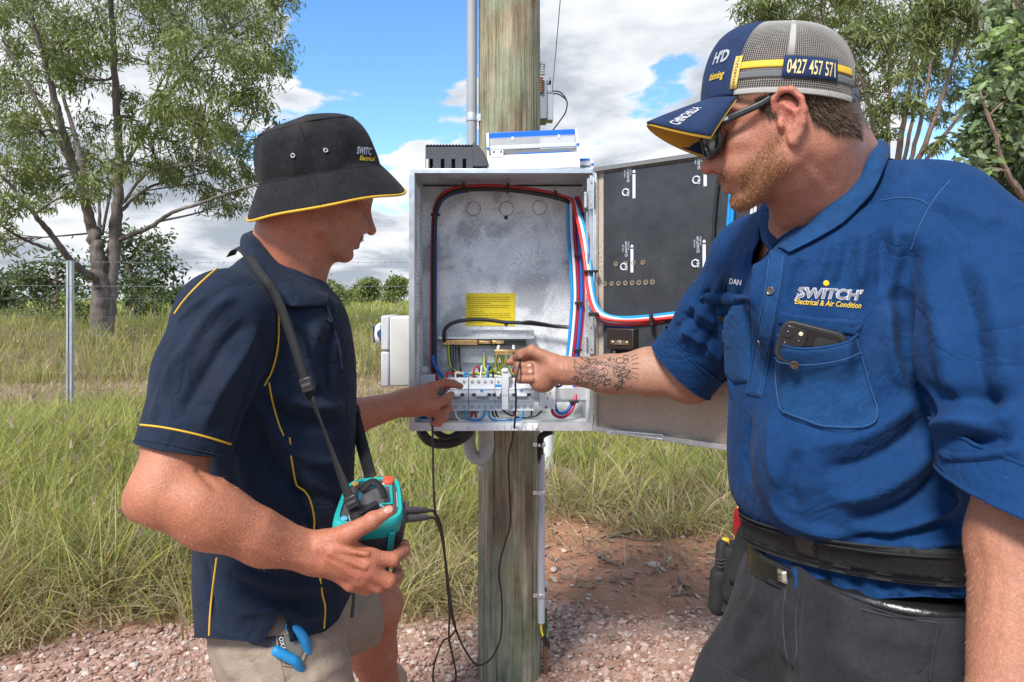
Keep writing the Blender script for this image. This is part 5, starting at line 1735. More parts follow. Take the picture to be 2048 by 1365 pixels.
def covers():
 zt = BZ1 + .0008
 # charcoal vented cover
 Y = 1.79
 e = empty('vented_cover', (P(912, 0, Y)[0], Y, zt), 'charcoal plastic vented cover lying on top of the cabinet', 'cover')
 k_ = Y / FPX
 x0 = P(851, 0, Y)[0]

 def pz(py):
  return P(0, py, Y)[2]
 zbase = zt
 ztop = pz(291)
 D = .14
 # front: uprights between the slots, then the solid upper part
 xs = [851, 866, 881.5, 889, 903, 910.5, 925, 932.5, 951]
 mb = MB()
 ztop_s = pz(318)
 pr = [(851, 852), (866, 881.5), (889, 903), (910.5, 925), (932.5, 946)]
 for a, b in pr:
  xa, xb = P(a, 0, Y)[0], P(b, 0, Y)[0]
  mb.box(((xa + xb) / 2, Y + .002, (zbase + ztop_s) / 2), (xb - xa, .004, ztop_s - zbase))
 # solid upper and the curved right shoulder
 xr = P(946, 0, Y)[0]
 mb.box(((x0 + xr) / 2, Y + .002, (ztop_s + ztop) / 2 + .0002), (xr - x0, .004, ztop - ztop_s))
 mb.build('front_face', M_CHAR, e)
 prof = [P(946, 333, Y), P(946, 283, Y), P(957, 292, Y), P(967, 304, Y), P(974, 318, Y), P(978, 333, Y)]
 MB().prism([(p[0], max(p[2], zt)) for p in prof], -Y - D, -Y + .001, (0, 0, 0), np.array([[1, 0, 0], [0, 0, -1], [0, 1, 0]], float)).build('rounded_end', M_CHAR, e, bevel=.002)
 mb = MB()
 mb.box(((x0 + xr) / 2, Y + D / 2, ztop - .002), (xr - x0, D, .004)).box(((x0 + xr) / 2, Y + D, (zt + ztop) / 2), (xr - x0, .004, ztop - zt)).box((x0 + .002, Y + D / 2 + .03, (zt + ztop) / 2), (.004, D - .06, ztop - zt))
 mb.build('shell', M_CHAR, e)
 for k in range(15):
  MB().cyl((x0 + .006 + k * .0083, Y + .0005, ztop), (x0 + .006 + k * .0083, Y + D, ztop), .003, n=8).build('top_rib', M_CHAR, e)
 # white breaker cover, tilted
 Y = 1.80
 for (cx, pxw, py0, py1, lab, nm, back) in ((1068, 180, 243, 329, 'white switchboard cover with blue strip lying on the cabinet', 'breaker_cover', 0),
            (1162, 46, 291, 329, 'small white breaker cover tucked behind the larger one', 'breaker_cover', .05)):
  Yc = Y + back
  k_ = Yc / FPX
  w, h = pxw * k_, (py1 - py0) * k_
  e = empty(nm, (P(cx, 0, Yc)[0], Yc, zt), lab, 'cover', 'white covers left on top of the cabinet')
  tilt = rotm('Y', -2.6 if back == 0 else -1)
  o = A(P(cx, 0, Yc)[0], Yc, zt + (.0045 if back == 0 else .001))

  def bx(name, c, s, m_, bev=.0015):
   return MB().box(o + tilt @ A(*c), s, tilt).build(name, m_, e, bevel=bev)
  clear = mat('clear_lid', (.55, .57, .60), .15, spec=.5, alpha=.45)
  bx('front_plate', (0, 0, h * .19), (w - .004, .006, h * .38), M_WHITE)
  bx('back_plate', (0, .058, h * .3), (w - .004, .004, h * .6), M_WHITE)
  bx('base_lip', (0, -.002, h * .045), (w, .012, h * .07), M_GREYW)
  for s in (-1, 1):
   poly = [(0, 0), (0, h * .48), (.012, h * .72), (.030, h * .97), (.046, h), (.062, h * .9), (.066, 0)]
   mb = MB()
   mb.prism(poly, -.003, .003, o + tilt @ A(s * w / 2, -.004, 0), tilt @ np.stack([A(0, 1, 0), A(0, 0, 1), A(1, 0, 0)], 1))
   mb.build('end_cheek', M_WHITE, e, bevel=.001)
   bx('blue_rivet', (s * (w / 2 - .0005), -.0055, h * .55), (.007, .003, .005), mat('bright_blue', (.01, .13, .60), .35), 0)
  bb = mat('bright_blue', (.01, .13, .60), .35)
  bx('blue_strip', (0, .030, h * .90), (w - .008, .010, h * .15), bb)
  bx('clear_lid', (0, .020, h * .72), (w - .008, .0025, h * .22), clear, 0)
  bx('lid_rail', (0, .012, h * .58), (w - .008, .008, h * .10), M_GREYW)
  bx('dark_slot', (w * .06 if back == 0 else 0, .010, h * .44), (w * .78, .004, h * .13), mat('slot_grey', (.16, .165, .175), .6), 0)
  bx('blue_inner', (w * .1, .0075, h * .41), (w * .6, .002, h * .03), bb, 0)
  if back == 0:
   bx('end_block', (-w * .40, .0, h * .42), (w * .14, .010, h * .17), M_WHITE)
   for dx in (-.435, -.355):
    bx('block_window', (w * dx, -.0056, h * .46), (.0042, .0012, .0052), M_INK, 0)
   for dx in (-.22, .30):
    bx('lid_clip', (w * dx, .022, h * .80), (.007, .008, .010), M_GREYW, 0)

covers()

def hoses():
 def hose(name, pts, r, m_, label, cat='conduit', rib=.0032, n=16, parent=None):
  c = catmull(PL(pts), 12)
  L_ = np.concatenate([[0], np.cumsum(np.linalg.norm(np.diff(c, axis=0), axis=1))])
  m = int(L_[-1] / (rib / 4))
  s = np.linspace(0, L_[-1], m)
  p = np.stack([np.interp(s, L_, c[:, i]) for i in range(3)], 1)
  rr = r * (1 + .055 * np.sin(2 * math.pi * s / rib))
  o = MB().tube(p, rr, n).build(name, m_, parent, smooth=True)
  if label:
   tag(o, label, cat)
  return o
 hose('black_corrugated_conduit', [(842, 852, 1.86), (845, 868, 1.86), (862, 884, 1.86), (890, 888, 1.87), (915, 882, 1.88), (935, 868, 1.88), (945, 852, 1.88)], .0135, C_BLACK, 'black corrugated hose looping lowest under the cabinet', rib=.005)
 hose('black_corrugated_conduit', [(868, 852, 1.93), (875, 866, 1.93), (895, 876, 1.93), (915, 868, 1.93), (928, 852, 1.93)], .0105, C_BLACK, 'thinner black corrugated hose tucked behind the lower loop', rib=.005)
 gh = mat('grey_hose', (.42, .415, .40), .55, spec=.35, var=.12, vscale=40)
 hose('grey_corrugated_conduit', [(940, 850, 1.97), (938, 880, 1.97), (942, 905, 1.965), (955, 917, 1.96), (968, 912, 1.955), (975, 890, 1.95), (974, 850, 1.95)], .0185, gh, 'fat pale grey corrugated hose bent up into the cabinet', rib=.006)
 # bracket screw on the pole
 o = MB().lathe([(.008, 0), (.008, .002), (.004, .005), (.003, .006)], P(962, 938, 2.045), (-.3, -1, 0), 12).build('coach_screw', M_STEEL)
 tag(o, 'small galvanised screw in the pole below the grey hose', 'screw')

hoses()

# ------------------------------------------------------------------ things farther back
def background_gear():
 # white marker pipe behind the pole
 Y = 4.4
 x = P(1091, 0, Y)[0]
 b = float(terrain(x, Y))
 e = empty('marker_pipe', (x, Y, b), 'white plastic pipe standing in the grass behind the pole', 'pipe')
 MB().lathe([(.052, b - .1), (.052, b + .93), (.047, b + .93), (.047, b + .5)], (x, Y, 0), n=24).build('pipe', mat('white_pvc', (.66, .67, .68), .45, var=.08, vscale=6), e, smooth=True)
 V0, F0 = ico(2)
 v = V0 * A(.21, .2, .09) * (1 + .08 * wob(V0[:, 0] * 3, V0[:, 1] * 3 + V0[:, 2], 1.2))[:, None]
 obj('concrete_collar', v + A(x + .05, Y - .02, b + .02), F0, mat('old_concrete', (.30, .24, .17), .95, var=.2, vscale=20, bump=.004, bscale=50), e)
 # transformer pole, mostly hidden by the near one
 Y = 8.0
 k_ = Y / FPX
 x = P(1045, 0, Y)[0]
 b = float(terrain(x, Y))
 e = empty('transformer_pole', (x, Y, b), 'far pole carrying a grey transformer with ribbed insulators', 'transformer')
 MB().cyl((x, Y, b - .1), (x, Y, 5.2), .13, .11, 16).build('shaft', mat('far_timber', (.16, .125, .085), .9, var=.2, vscale=8), e, smooth=True)
 tank = mat('tank_grey', (.20, .22, .24), .5, metal=.3)
 MB().box(P(1086, 207, Y), (15 * k_, .3, 76 * k_)).build('tank', tank, e, bevel=.01)
 MB().box(P(1099, 218, Y - .05), (13 * k_, .16, 52 * k_)).build('cable_box', mat('tank_light', (.33, .35, .37), .45, metal=.4), e, bevel=.006)
 br = mat('brown_insulator', (.30, .15, .10), .3, spec=.5)
 wh = mat('grey_insulator', (.45, .46, .47), .35)
 for m_, px, y0, y1, nr in ((br, 1081, 163, 195, 7), (wh, 1084, 135, 160, 5)):
  prof = []
  z1, z0 = P(0, y0, Y)[2], P(0, y1, Y)[2]
  for i in range(nr):
   t = i / nr * (z1 - z0)
   d = (z1 - z0) / nr
   prof += [(2.6 * k_, t), (5.5 * k_, t + d * .35), (2.6 * k_, t + d * .8)]
  MB().lathe(prof, (P(px, 0, Y)[0], Y - .16, z0), n=14).build('insulator', m_, e, smooth=True)
 MB().tube(catmull(PL([(1079, 134, Y - .16), (1082, 126, Y - .16), (1088, 128, Y - .16), (1088, 138, Y - .16)]), 6), .008, 5).build('jumper', C_BLACK, e)
 MB().box(P(1095, 166, Y - .1), (14 * k_, .05, 6 * k_)).box(P(1100, 163, Y - .1), (4 * k_, .05, 12 * k_)).build('bracket', tank, e)
 MB().box(P(1096, 186, Y - .1), (16 * k_, .06, 4 * k_)).build('bracket', tank, e)
 for d in (0, 5):
  MB().tube(catmull(PL([(1094, 186 + d, Y - .1), (1112, 183 + d, Y - .1), (1125, 189 + d, Y - .1), (1134, 205, Y - .1), (1131, 225, Y - .1), (1120, 242, Y - .1), (1105, 262, Y - .1)]), 8), .008, 5).build('lead', C_BLACK, e)
 MB().tube(PL([(1104, 186, Y - .1), (1112, 100, Y - .4), (1124, -40, Y - 1)]), .0055, 5).build('riser_wire', mat('wire_grey', (.3, .3, .31), .5, metal=.5), e)

background_gear()
# ------------------------------------------------------------------ soft modelling: blended solids turned into one skin
class Cone:
 """Tapered rod with round ends."""

 def __init__(s, a, b, ra, rb=None, k=.01, op=1, flat=None):
  s.a, s.b = np.asarray(a, float), np.asarray(b, float)
  s.ra, s.rb = ra, ra if rb is None else rb
  s.k, s.op = k, op
  s.ba = s.b - s.a
  s.l2 = max(s.ba @ s.ba, 1e-12)
  s.c = (s.a + s.b) / 2
  s.R = math.sqrt(s.l2) / 2 + max(s.ra, s.rb)

 def d(s, p):
  q = p - s.a
  t = np.clip((q @ s.ba) / s.l2, 0, 1)
  q = q - t[:, None] * s.ba
  return np.sqrt(np.einsum('ij,ij->i', q, q)) - (s.ra + (s.rb - s.ra) * t)

class Ell:
 """Ellipsoid, M columns are its axes."""

 def __init__(s, c, r, M=None, k=.01, op=1):
  s.c, s.r = np.asarray(c, float), np.asarray(r, float)
  s.M = np.eye(3) if M is None else np.asarray(M, float)
  s.k, s.op = k, op
  s.R = s.r.max()

 def d(s, p):
  q = (p - s.c) @ s.M
  k0 = np.sqrt(((q / s.r) ** 2).sum(1))
  k1 = np.sqrt(((q / s.r ** 2) ** 2).sum(1)) + 1e-9
  return np.where(k0 < 1e-6, -s.r.min(), k0 * (k0 - 1) / k1)

class Loft:
 """Body built of level oval sections: rows of (z, x, y, a, b, angle); a lies along the angle."""

 def __init__(s, rows, k=.02, op=1, power=2.0, cap=.03):
  rows = sorted(rows)
  s.z = np.array([r[0] for r in rows])
  zz = np.linspace(s.z[0], s.z[-1], 90)
  T = np.array([r[1:] for r in rows], float)
  cm = catmull(np.c_[s.z, T], 10) if len(rows) > 2 else np.c_[s.z, T]
  s.tz = zz
  s.t = np.stack([np.interp(zz, cm[:, 0], cm[:, 1 + i]) for i in range(5)], 1)
  s.k, s.op, s.pw, s.cap = k, op, power, cap
  s.c = A(s.t[:, 0].mean(), s.t[:, 1].mean(), (s.z[0] + s.z[-1]) / 2)
  s.R = (s.z[-1] - s.z[0]) / 2 + s.t[:, 2:4].max() + .15

 def d(s, p):
  z = np.clip(p[:, 2], s.z[0], s.z[-1])
  x, y, a, b, an = [np.interp(z, s.tz, s.t[:, i]) for i in range(5)]
  c, n = np.cos(an), np.sin(an)
  dx, dy = p[:, 0] - x, p[:, 1] - y
  u, v = dx * c + dy * n, -dx * n + dy * c
  w = s.pw
  k0 = (np.abs(u / a) ** w + np.abs(v / b) ** w) ** (1 / w)
  g = np.sqrt((u / a ** 2) ** 2 + (v / b ** 2) ** 2) + 1e-9
  r2 = np.sqrt((u / a) ** 2 + (v / b) ** 2) + 1e-9
  d2 = (k0 - 1) * r2 / g
  dz = np.maximum(p[:, 2] - s.z[-1], s.z[0] - p[:, 2])
  e = s.cap
  # rounded ends
  m1 = np.maximum(d2 + e, 0)
  m2 = np.maximum(dz + e, 0)
  return np.minimum(np.maximum(d2, dz) + e, 0) + np.sqrt(m1 ** 2 + m2 ** 2) - e

class Fold:
 """Ridge (amp > 0) or crease along a curve."""

 def __init__(s, pts, w, amp):
  s.p = np.asarray(pts, float)
  s.w, s.amp = w, amp
  s.c = s.p.mean(0)
  s.R = np.linalg.norm(s.p - s.c, axis=1).max() + 2.6 * w

 def f(s, p):
  best = np.full(len(p), 1e9)
  n = len(s.p) - 1
  tt = np.zeros(len(p))
  for i in range(n):
   a, ba = s.p[i], s.p[i + 1] - s.p[i]
   q = p - a
   t = np.clip((q @ ba) / (ba @ ba + 1e-12), 0, 1)
   q = q - t[:, None] * ba
   d = np.einsum('ij,ij->i', q, q)
   m = d < best
   best = np.where(m, d, best)
   tt = np.where(m, (i + t) / n, tt)
  return s.amp * np.exp(-best / s.w ** 2) * np.clip(4 * tt * (1 - tt) * 1.6, 0, 1)

class Solid:
 def __init__(s, prims, folds=(), noise=None, cut=None):
  s.prims, s.folds, s.noise, s.cut = list(prims), list(folds), noise, cut

 def ev(s, p, use=None, bare=False):
  d = None
  for i, q in enumerate(s.prims):
   if use is not None and not use[i]:
    continue
   v = q.d(p)
   if d is None:
    d = v
    continue
   k = q.k
   if q.op > 0:
    h = np.clip(.5 + .5 * (d - v) / k, 0, 1)
    d = d * (1 - h) + v * h - k * h * (1 - h)
   else:
    h = np.clip(.5 - .5 * (d + v) / k, 0, 1)
    d = d * (1 - h) - v * h + k * h * (1 - h)
  if d is None:
   return np.full(len(p), 1.0)
  if bare:
   return d
  if s.folds or s.noise is not None:
   near = np.nonzero(np.abs(d) < .03)[0]
   if len(near):
    d[near] -= s.relief(p[near])
  return d

 def relief(s, p):
  r = np.zeros(len(p)) if s.noise is None else s.noise(p)
  for f in s.folds:
   m = np.nonzero(((p - f.c) ** 2).sum(1) < f.R ** 2)[0]
   if len(m):
    r[m] += f.f(p[m])
  return r

 def mesh(s, h, lo, hi, B=12):
  lo, hi = np.asarray(lo, float), np.asarray(hi, float)
  bs = B * h
  nb = np.ceil((hi - lo) / bs).astype(int)
  g = np.stack(np.meshgrid(*[np.arange(n) for n in nb], indexing='ij'), -1).reshape(-1, 3)
  C = lo + (g + .5) * bs
  rad = bs * .87
  dv = np.stack([q.d(C) for q in s.prims], 1)
  keep = np.zeros(len(C), bool)
  dmin = np.where(np.array([q.op for q in s.prims]) > 0, dv, 1e9).min(1)
  keep = (dmin < rad + .03)
  dd = np.full(len(C), 9.)
  idx = np.nonzero(keep)[0]
  dd[idx] = s.ev(C[idx], None, True)
  keep &= np.abs(dd) < rad * 1.35 + .006
  idx = np.nonzero(keep)[0]
  ops = np.array([q.op for q in s.prims])
  ks = np.array([q.k for q in s.prims])
  n1 = B + 1
  l3 = np.stack(np.meshgrid(*[np.arange(n1)] * 3, indexing='ij'), -1).reshape(-1, 3)
  cells_all, pos_all, E = [], [], [[], [], []]
  NX = nb * B + 2
  stride = np.array([NX[1] * NX[2], NX[2], 1])
  edges = [(a, b) for a in range(8) for b in range(8) if a < b and bin(a ^ b).count('1') == 1]
  co = np.array([[(i >> 2) & 1, (i >> 1) & 1, i & 1] for i in range(8)])
  for bi in idx:
   base = g[bi] * B
   p = lo + (base + l3) * h
   near = dv[bi]
   use = (near - dmin[bi] < 2 * rad + ks + .004) & (ops > 0) | (ops < 0) & (near < rad + ks + .01)
   v = s.ev(p, use, True).reshape(n1, n1, n1)
   ins = v < 0
   if ins.all() or not ins.any():
    continue
   cv = np.stack([v[c[0]:c[0] + B, c[1]:c[1] + B, c[2]:c[2] + B] for c in co], -1)
   cs = cv < 0
   act = cs.any(-1) & ~cs.all(-1)
   ci = np.argwhere(act)
   if len(ci):
    vals = cv[act]
    acc = np.zeros((len(ci), 3))
    cnt = np.zeros(len(ci))
    for a, b in edges:
     va, vb = vals[:, a], vals[:, b]
     m = (va < 0) != (vb < 0)
     t = va / np.where(m, va - vb, 1)
     pt = co[a] + t[:, None] * (co[b] - co[a])
     acc += np.where(m[:, None], pt, 0)
     cnt += m
    pos = acc / cnt[:, None]
    cells_all.append((base + ci + 1) @ stride)
    pos_all.append(lo + (base + ci + pos) * h)
   for ax in range(3):
    sl0 = [slice(0, B)] * 3
    sl1 = [slice(0, B)] * 3
    sl1[ax] = slice(1, n1)
    s0, s1 = ins[tuple(sl0)], ins[tuple(sl1)]
    e = np.argwhere(s0 != s1)
    if len(e):
     E[ax].append(np.c_[base + e + 1, s0[tuple(e.T)]])
  ids = np.concatenate(cells_all)
  pos = np.vstack(pos_all)
  o = np.argsort(ids)
  ids, pos = ids[o], pos[o]
  F = []
  for ax in range(3):
   if not E[ax]:
    continue
   e = np.vstack(E[ax])
   c, fl = e[:, :3], e[:, 3] > 0
   b, d = [(1, 2), (2, 0), (0, 1)][ax]
   ub, ud = np.eye(3, dtype=int)[b], np.eye(3, dtype=int)[d]
   q = np.stack([(c - ub - ud) @ stride, (c - ud) @ stride, c @ stride, (c - ub) @ stride], 1)
   q = np.where(fl[:, None], q, q[:, ::-1])
   k = np.searchsorted(ids, q)
   k = np.minimum(k, len(ids) - 1)
   ok = (ids[k] == q).all(1)
   F.append(k[ok])
  F = np.vstack(F)
  return s.relax(pos, F)

 def relax(s, V, F):
  return V, F

 def grad(s, p, e=.0012, bare=False):
  g = np.stack([s.ev(p + e * np.eye(3)[i], None, bare) - s.ev(p - e * np.eye(3)[i], None, bare) for i in range(3)], 1)
  return g / (np.linalg.norm(g, axis=1)[:, None] + 1e-12)

def clean(V, F, keep):
 """Keep only faces whose mask is true and drop unused points."""
 F = F[keep]
 used = np.zeros(len(V), bool)
 used[F.ravel()] = True
 m = np.cumsum(used) - 1
 return V[used], m[F], used

def biggest(V, F):
 """Drop loose crumbs: keep the largest connected piece."""
 lab = np.arange(len(V))
 while True:
  m = lab[F].min(1)
  new = lab.copy()
  for k in range(F.shape[1]):
   np.minimum.at(new, F[:, k], m)
  new = new[new]
  if (new == lab).all():
   break
  lab = new
 r, c = np.unique(lab, return_counts=True)
 b = r[c.argmax()]
 V2, F2, used = clean(V, F, lab[F[:, 0]] == b)
 return V2, F2

def rays(px, py):
 px, py = np.asarray(px, float), np.asarray(py, float)
 d = np.stack([(px - 1024) / FPX, np.ones_like(px), -(py - 600) / FPX], -1)
 return d / np.linalg.norm(d, axis=-1)[..., None]

def cast(sol, px, py, t0=.5, t1=2.4):
 """Points of a solid seen at photograph places (px, py); nan where it is missed."""
 D = rays(np.ravel(px), np.ravel(py))
 o = A(0, 0, CAM_H)
 t = np.full(len(D), t0)
 done = np.zeros(len(D), bool)
 for _ in range(90):
  act = np.nonzero(~done & (t < t1))[0]
  if not len(act):
   break
  d = sol.ev(o + D[act] * t[act, None])
  t[act] += np.clip(d * .75, -.02, .08)
  done[act] = np.abs(d) < .00035
 p = o + D * t[:, None]
 p[t >= t1] = np.nan
 return p

def fold_px(sol, pts, w, amp, n=5):
 """Fold along photograph places, laid on the solid's surface."""
 c = catmull(np.c_[np.array(pts, float), np.zeros(len(pts))], n)[:, :2]
 p = cast(sol, c[:, 0], c[:, 1])
 p = p[~np.isnan(p[:, 0])]
 return Fold(p, w, amp) if len(p) > 1 else None

def head_frame(c, fwd_sign, yaw, pitch, roll=0.):
 """Columns: forward, left, up of a head facing +-X, turned away by yaw and looking down by pitch."""
 a, b = math.radians(yaw), math.radians(pitch)
 f = A(fwd_sign * math.cos(a) * math.cos(b), math.sin(a) * math.cos(b), -math.sin(b))
 u0 = A(0, 0, 1)
 l = np.cross(u0, f)
 l /= np.linalg.norm(l)
 u = np.cross(f, l)
 if roll:
  r = math.radians(roll)
  l, u = l * math.cos(r) + u * math.sin(r), u * math.cos(r) - l * math.sin(r)
 return np.stack([f, l, u], 1)

def head_prims(c, M, s=1.0, jaw=1.0, nose=1.0):
 """A head about its ear axis, eye line at z = 0; forward x, left y, up z."""
 def w(x, y, z):
  return c + M @ (A(x, y, z) * s)

 def E(x, y, z, r, k=.012, op=1):
  return Ell(w(x, y, z), np.asarray(r) * s, M, k * s, op)

 def K(a, b, ra, rb, k=.008, op=1):
  return Cone(w(*a), w(*b), ra * s, rb * s, k * s, op)
 P_ = [E(-.012, 0, .032, (.098, .0765, .086), .01),
   E(.022, 0, -.028, (.070, .064, .075), .03),
   E(.040, 0, -.062, (.050, .048 * jaw, .048), .025),
   E(.050, 0, .030, (.044, .062, .050), .02)]
 for y in (-1, 1):
  P_ += [K((.004, y * .058, -.030), (.012, y * .054 * jaw, -.070), .016, .016, .018),
    K((.012, y * .054 * jaw, -.070), (.068, y * .020, -.100), .0155, .014, .016),
    E(.060, y * .043, -.022, (.022, .020, .017), .016),
    K((.087, y * .014, .017), (.074, y * .047, .016), .0095, .010, .012),
    E(.070, y * .033, -.055, (.024, .021, .022), .018)]
 P_ += [E(.078, 0, -.101, (.019, .022, .0165), .014),
   K((.0905, 0, .012), (.099, 0, -.010), .0085, .0082, .012),
   K((.099, 0, -.010), (.1155 * nose, 0, -.036), .0078, .0108, .006)]
 for y in (-1, 1):
  P_ += [E(.0985, y * .0125, -.0400, (.0125, .0082, .0085), .005),
    E(.084, y * .020, -.036, (.020, .015, .019), .012),
    E(.088, y * .033, -.002, (.013, .0175, .0115), .009, -1),
    E(.0765, y * .0315, -.001, (.0135, .0135, .0125), .0025),
    K((.0865, y * .018, .0055), (.0835, y * .046, .0035), .0032, .0032, .004)]
 # lips and the line between them
 P_ += [K((.0975, 0, -.0635), (.084, -.023, -.068), .0062, .0028, .006), K((.0975, 0, -.0635), (.084, .023, -.068), .0062, .0028, .006),
   K((.0950, 0, -.0765), (.083, -.021, -.0715), .0068, .003, .006), K((.0950, 0, -.0765), (.083, .021, -.0715), .0068, .003, .006),
   K((.1045, 0, -.0703), (.085, -.026, -.0705), .0014, .0012, .003, -1), K((.1045, 0, -.0703), (.085, .026, -.0705), .0014, .0012, .003, -1)]
 return P_

def ear_prims(c, M, side, s=1.0):
 """Outer ear: helix rim, antihelix, bowl, tragus and lobe."""
 def w(x, y, z):
  return c + M @ (A(x, side * y, z) * s)
 tl = .012
 rim = [(.008, .072, .016), (.006, .077, .029), (-.005, .082, .036), (-.017, .085, .032), (-.024, .086, .017), (-.024, .085, .001), (-.018, .082, -.013), (-.011, .079, -.025), (-.003, .076, -.031)]
 P_ = [Ell(w(-.009, .073, .004), A(.016, .006, .027) * s, M, .006 * s), Ell(w(-.004, .076, -.027), A(.0080, .0048, .0105) * s, M, .006 * s)]
 for i in range(len(rim) - 1):
  P_.append(Cone(w(*rim[i]), w(*rim[i + 1]), .0044 * s, .0044 * s, .003 * s))
 P_.append(Cone(w(-.003, .079, .019), w(-.014, .081, .004), .0036 * s, .0038 * s, .004 * s))
 P_.append(Cone(w(-.014, .081, .004), w(-.007, .079, -.015), .0038 * s, .0038 * s, .004 * s))
 P_.append(Ell(w(-.003, .083, -.003), A(.0080, .008, .0110) * s, M, .003 * s, -1))
 P_.append(Cone(w(-.003, .086, .027), w(-.019, .088, .014), .0032 * s, .003 * s, .003 * s, -1))
 P_.append(Ell(w(.006, .077, -.005), A(.0045, .005, .0075) * s, M, .004 * s))
 return P_

def chain(pts, rs, k=.006, k0=None):
 """Joined tapered rods through pts."""
 return [Cone(pts[i], pts[i + 1], rs[i], rs[i + 1], (k0 if (i == 0 and k0) else k)) for i in range(len(pts) - 1)]

def pchain(pts, rs, k=.006, k0=None):
 return chain(PL(pts), rs, k, k0)
# ------------------------------------------------------------------ clothing tools
def vnormals(V, F):
 n = np.zeros_like(V)
 f = np.cross(V[F[:, 2]] - V[F[:, 0]], V[F[:, 3]] - V[F[:, 1]])
 for k in range(4):
  for i in range(3):
   n[:, i] += np.bincount(F[:, k], f[:, i], len(V))
 return n / (np.linalg.norm(n, axis=1)[:, None] + 1e-12)

def edge_loops(F):
 """Ordered open edges of a quad mesh."""
 E = np.vstack([F[:, [k, (k + 1) % 4]] for k in range(4)])
 key = np.sort(E, 1)
 _, inv, cnt = np.unique(key, axis=0, return_inverse=True, return_counts=True)
 be = E[cnt[inv.ravel()] == 1]
 nxt = {int(a): int(b) for a, b in be}
 loops = []
 while nxt:
  a, b = nxt.popitem()
  lp = [a, b]
  while b in nxt:
   b = nxt.pop(b)
   lp.append(b)
  loops.append(lp)
 return loops

def garment(name, sol, h, lo, hi, m_, parent, hem=.0016):
 """Cloth laid over a solid: relief pressed in, openings trimmed clean and hemmed."""
 V, F = sol.mesh(h, lo, hi)
 if sol.cut is not None:
  c = sol.cut(V)
  e = 1e-4
  for _ in range(2):
   nr = np.nonzero(np.abs(c) < .8 * h)[0]
   p = V[nr]
   g = np.stack([(sol.cut(p + e * np.eye(3)[i]) - sol.cut(p - e * np.eye(3)[i])) / (2 * e) for i in range(3)], 1)
   g2 = (g ** 2).sum(1)
   st = np.clip(c[nr] / np.maximum(g2, .2), -h, h)
   V[nr] = p - g * st[:, None]
   if _ == 0:
    far = c > .8 * h
   c[nr] = sol.cut(V[nr])
  keep = ~(far[F].any(1)) & (c[F].mean(1) < .15 * h)
  V, F, _ = clean(V, F, keep)
 V, F = biggest(V, F)
 n = vnormals(V, F)
 V = V + n * sol.relief(V)[:, None]
 o = obj(name, V, F, m_, parent)
 if hem and sol.cut is not None:
  for lp in edge_loops(F):
   if len(lp) < 24:
    continue
   q = V[lp]
   closed = lp[0] == lp[-1]
   for _ in range(3):
    q[1:-1] = (q[:-2] + 2 * q[1:-1] + q[2:]) / 4
   q = q[::2]
   MB().tube(q, hem, 6, cap=not closed).build('hem', m_, o, smooth=True)
 return o

def on(sol, pts, n=6, lift=0.0):
 """Photograph places laid on a garment as a smooth 3D line."""
 c = catmull(np.c_[np.array(pts, float), np.zeros(len(pts))], n)[:, :2]
 p = cast(sol, c[:, 0], c[:, 1])
 p = p[~np.isnan(p[:, 0])]
 if lift and len(p):
  p = p + sol.grad(p) * lift
 return p

def seam(name, sol, pts, r, m_, parent, lift=0.0, n=6, sides=6, extra=None):
 p = on(sol, pts, n, lift)
 if extra is not None:
  c = catmull(np.c_[np.array(pts, float), np.zeros(len(pts))], n)[:, :2]
  p = cast(sol, c[:, 0], c[:, 1])
  p = p + sol.grad(p, .004) * (lift + extra(c[:, 0], c[:, 1]))[:, None]
 if len(p) < 2:
  return None
 return MB().tube(p, r, sides).build(name, m_, parent, smooth=True)

def inside(poly, x, y):
 poly = np.asarray(poly, float)
 r = np.zeros(x.shape, bool)
 j = len(poly) - 1
 for i in range(len(poly)):
  xi, yi, xj, yj = *poly[i], *poly[j]
  m = ((yi > y) != (yj > y)) & (x < (xj - xi) * (y - yi) / (yj - yi + 1e-12) + xi)
  r ^= m
  j = i
 return r

def edge_dist(poly, x, y):
 poly = np.asarray(poly, float)
 best = np.full(x.shape, 1e9)
 for i in range(len(poly)):
  a, b = poly[i - 1], poly[i]
  ab = b - a
  t = np.clip(((x - a[0]) * ab[0] + (y - a[1]) * ab[1]) / (ab @ ab + 1e-12), 0, 1)
  best = np.minimum(best, np.hypot(x - a[0] - t * ab[0], y - a[1] - t * ab[1]))
 return best

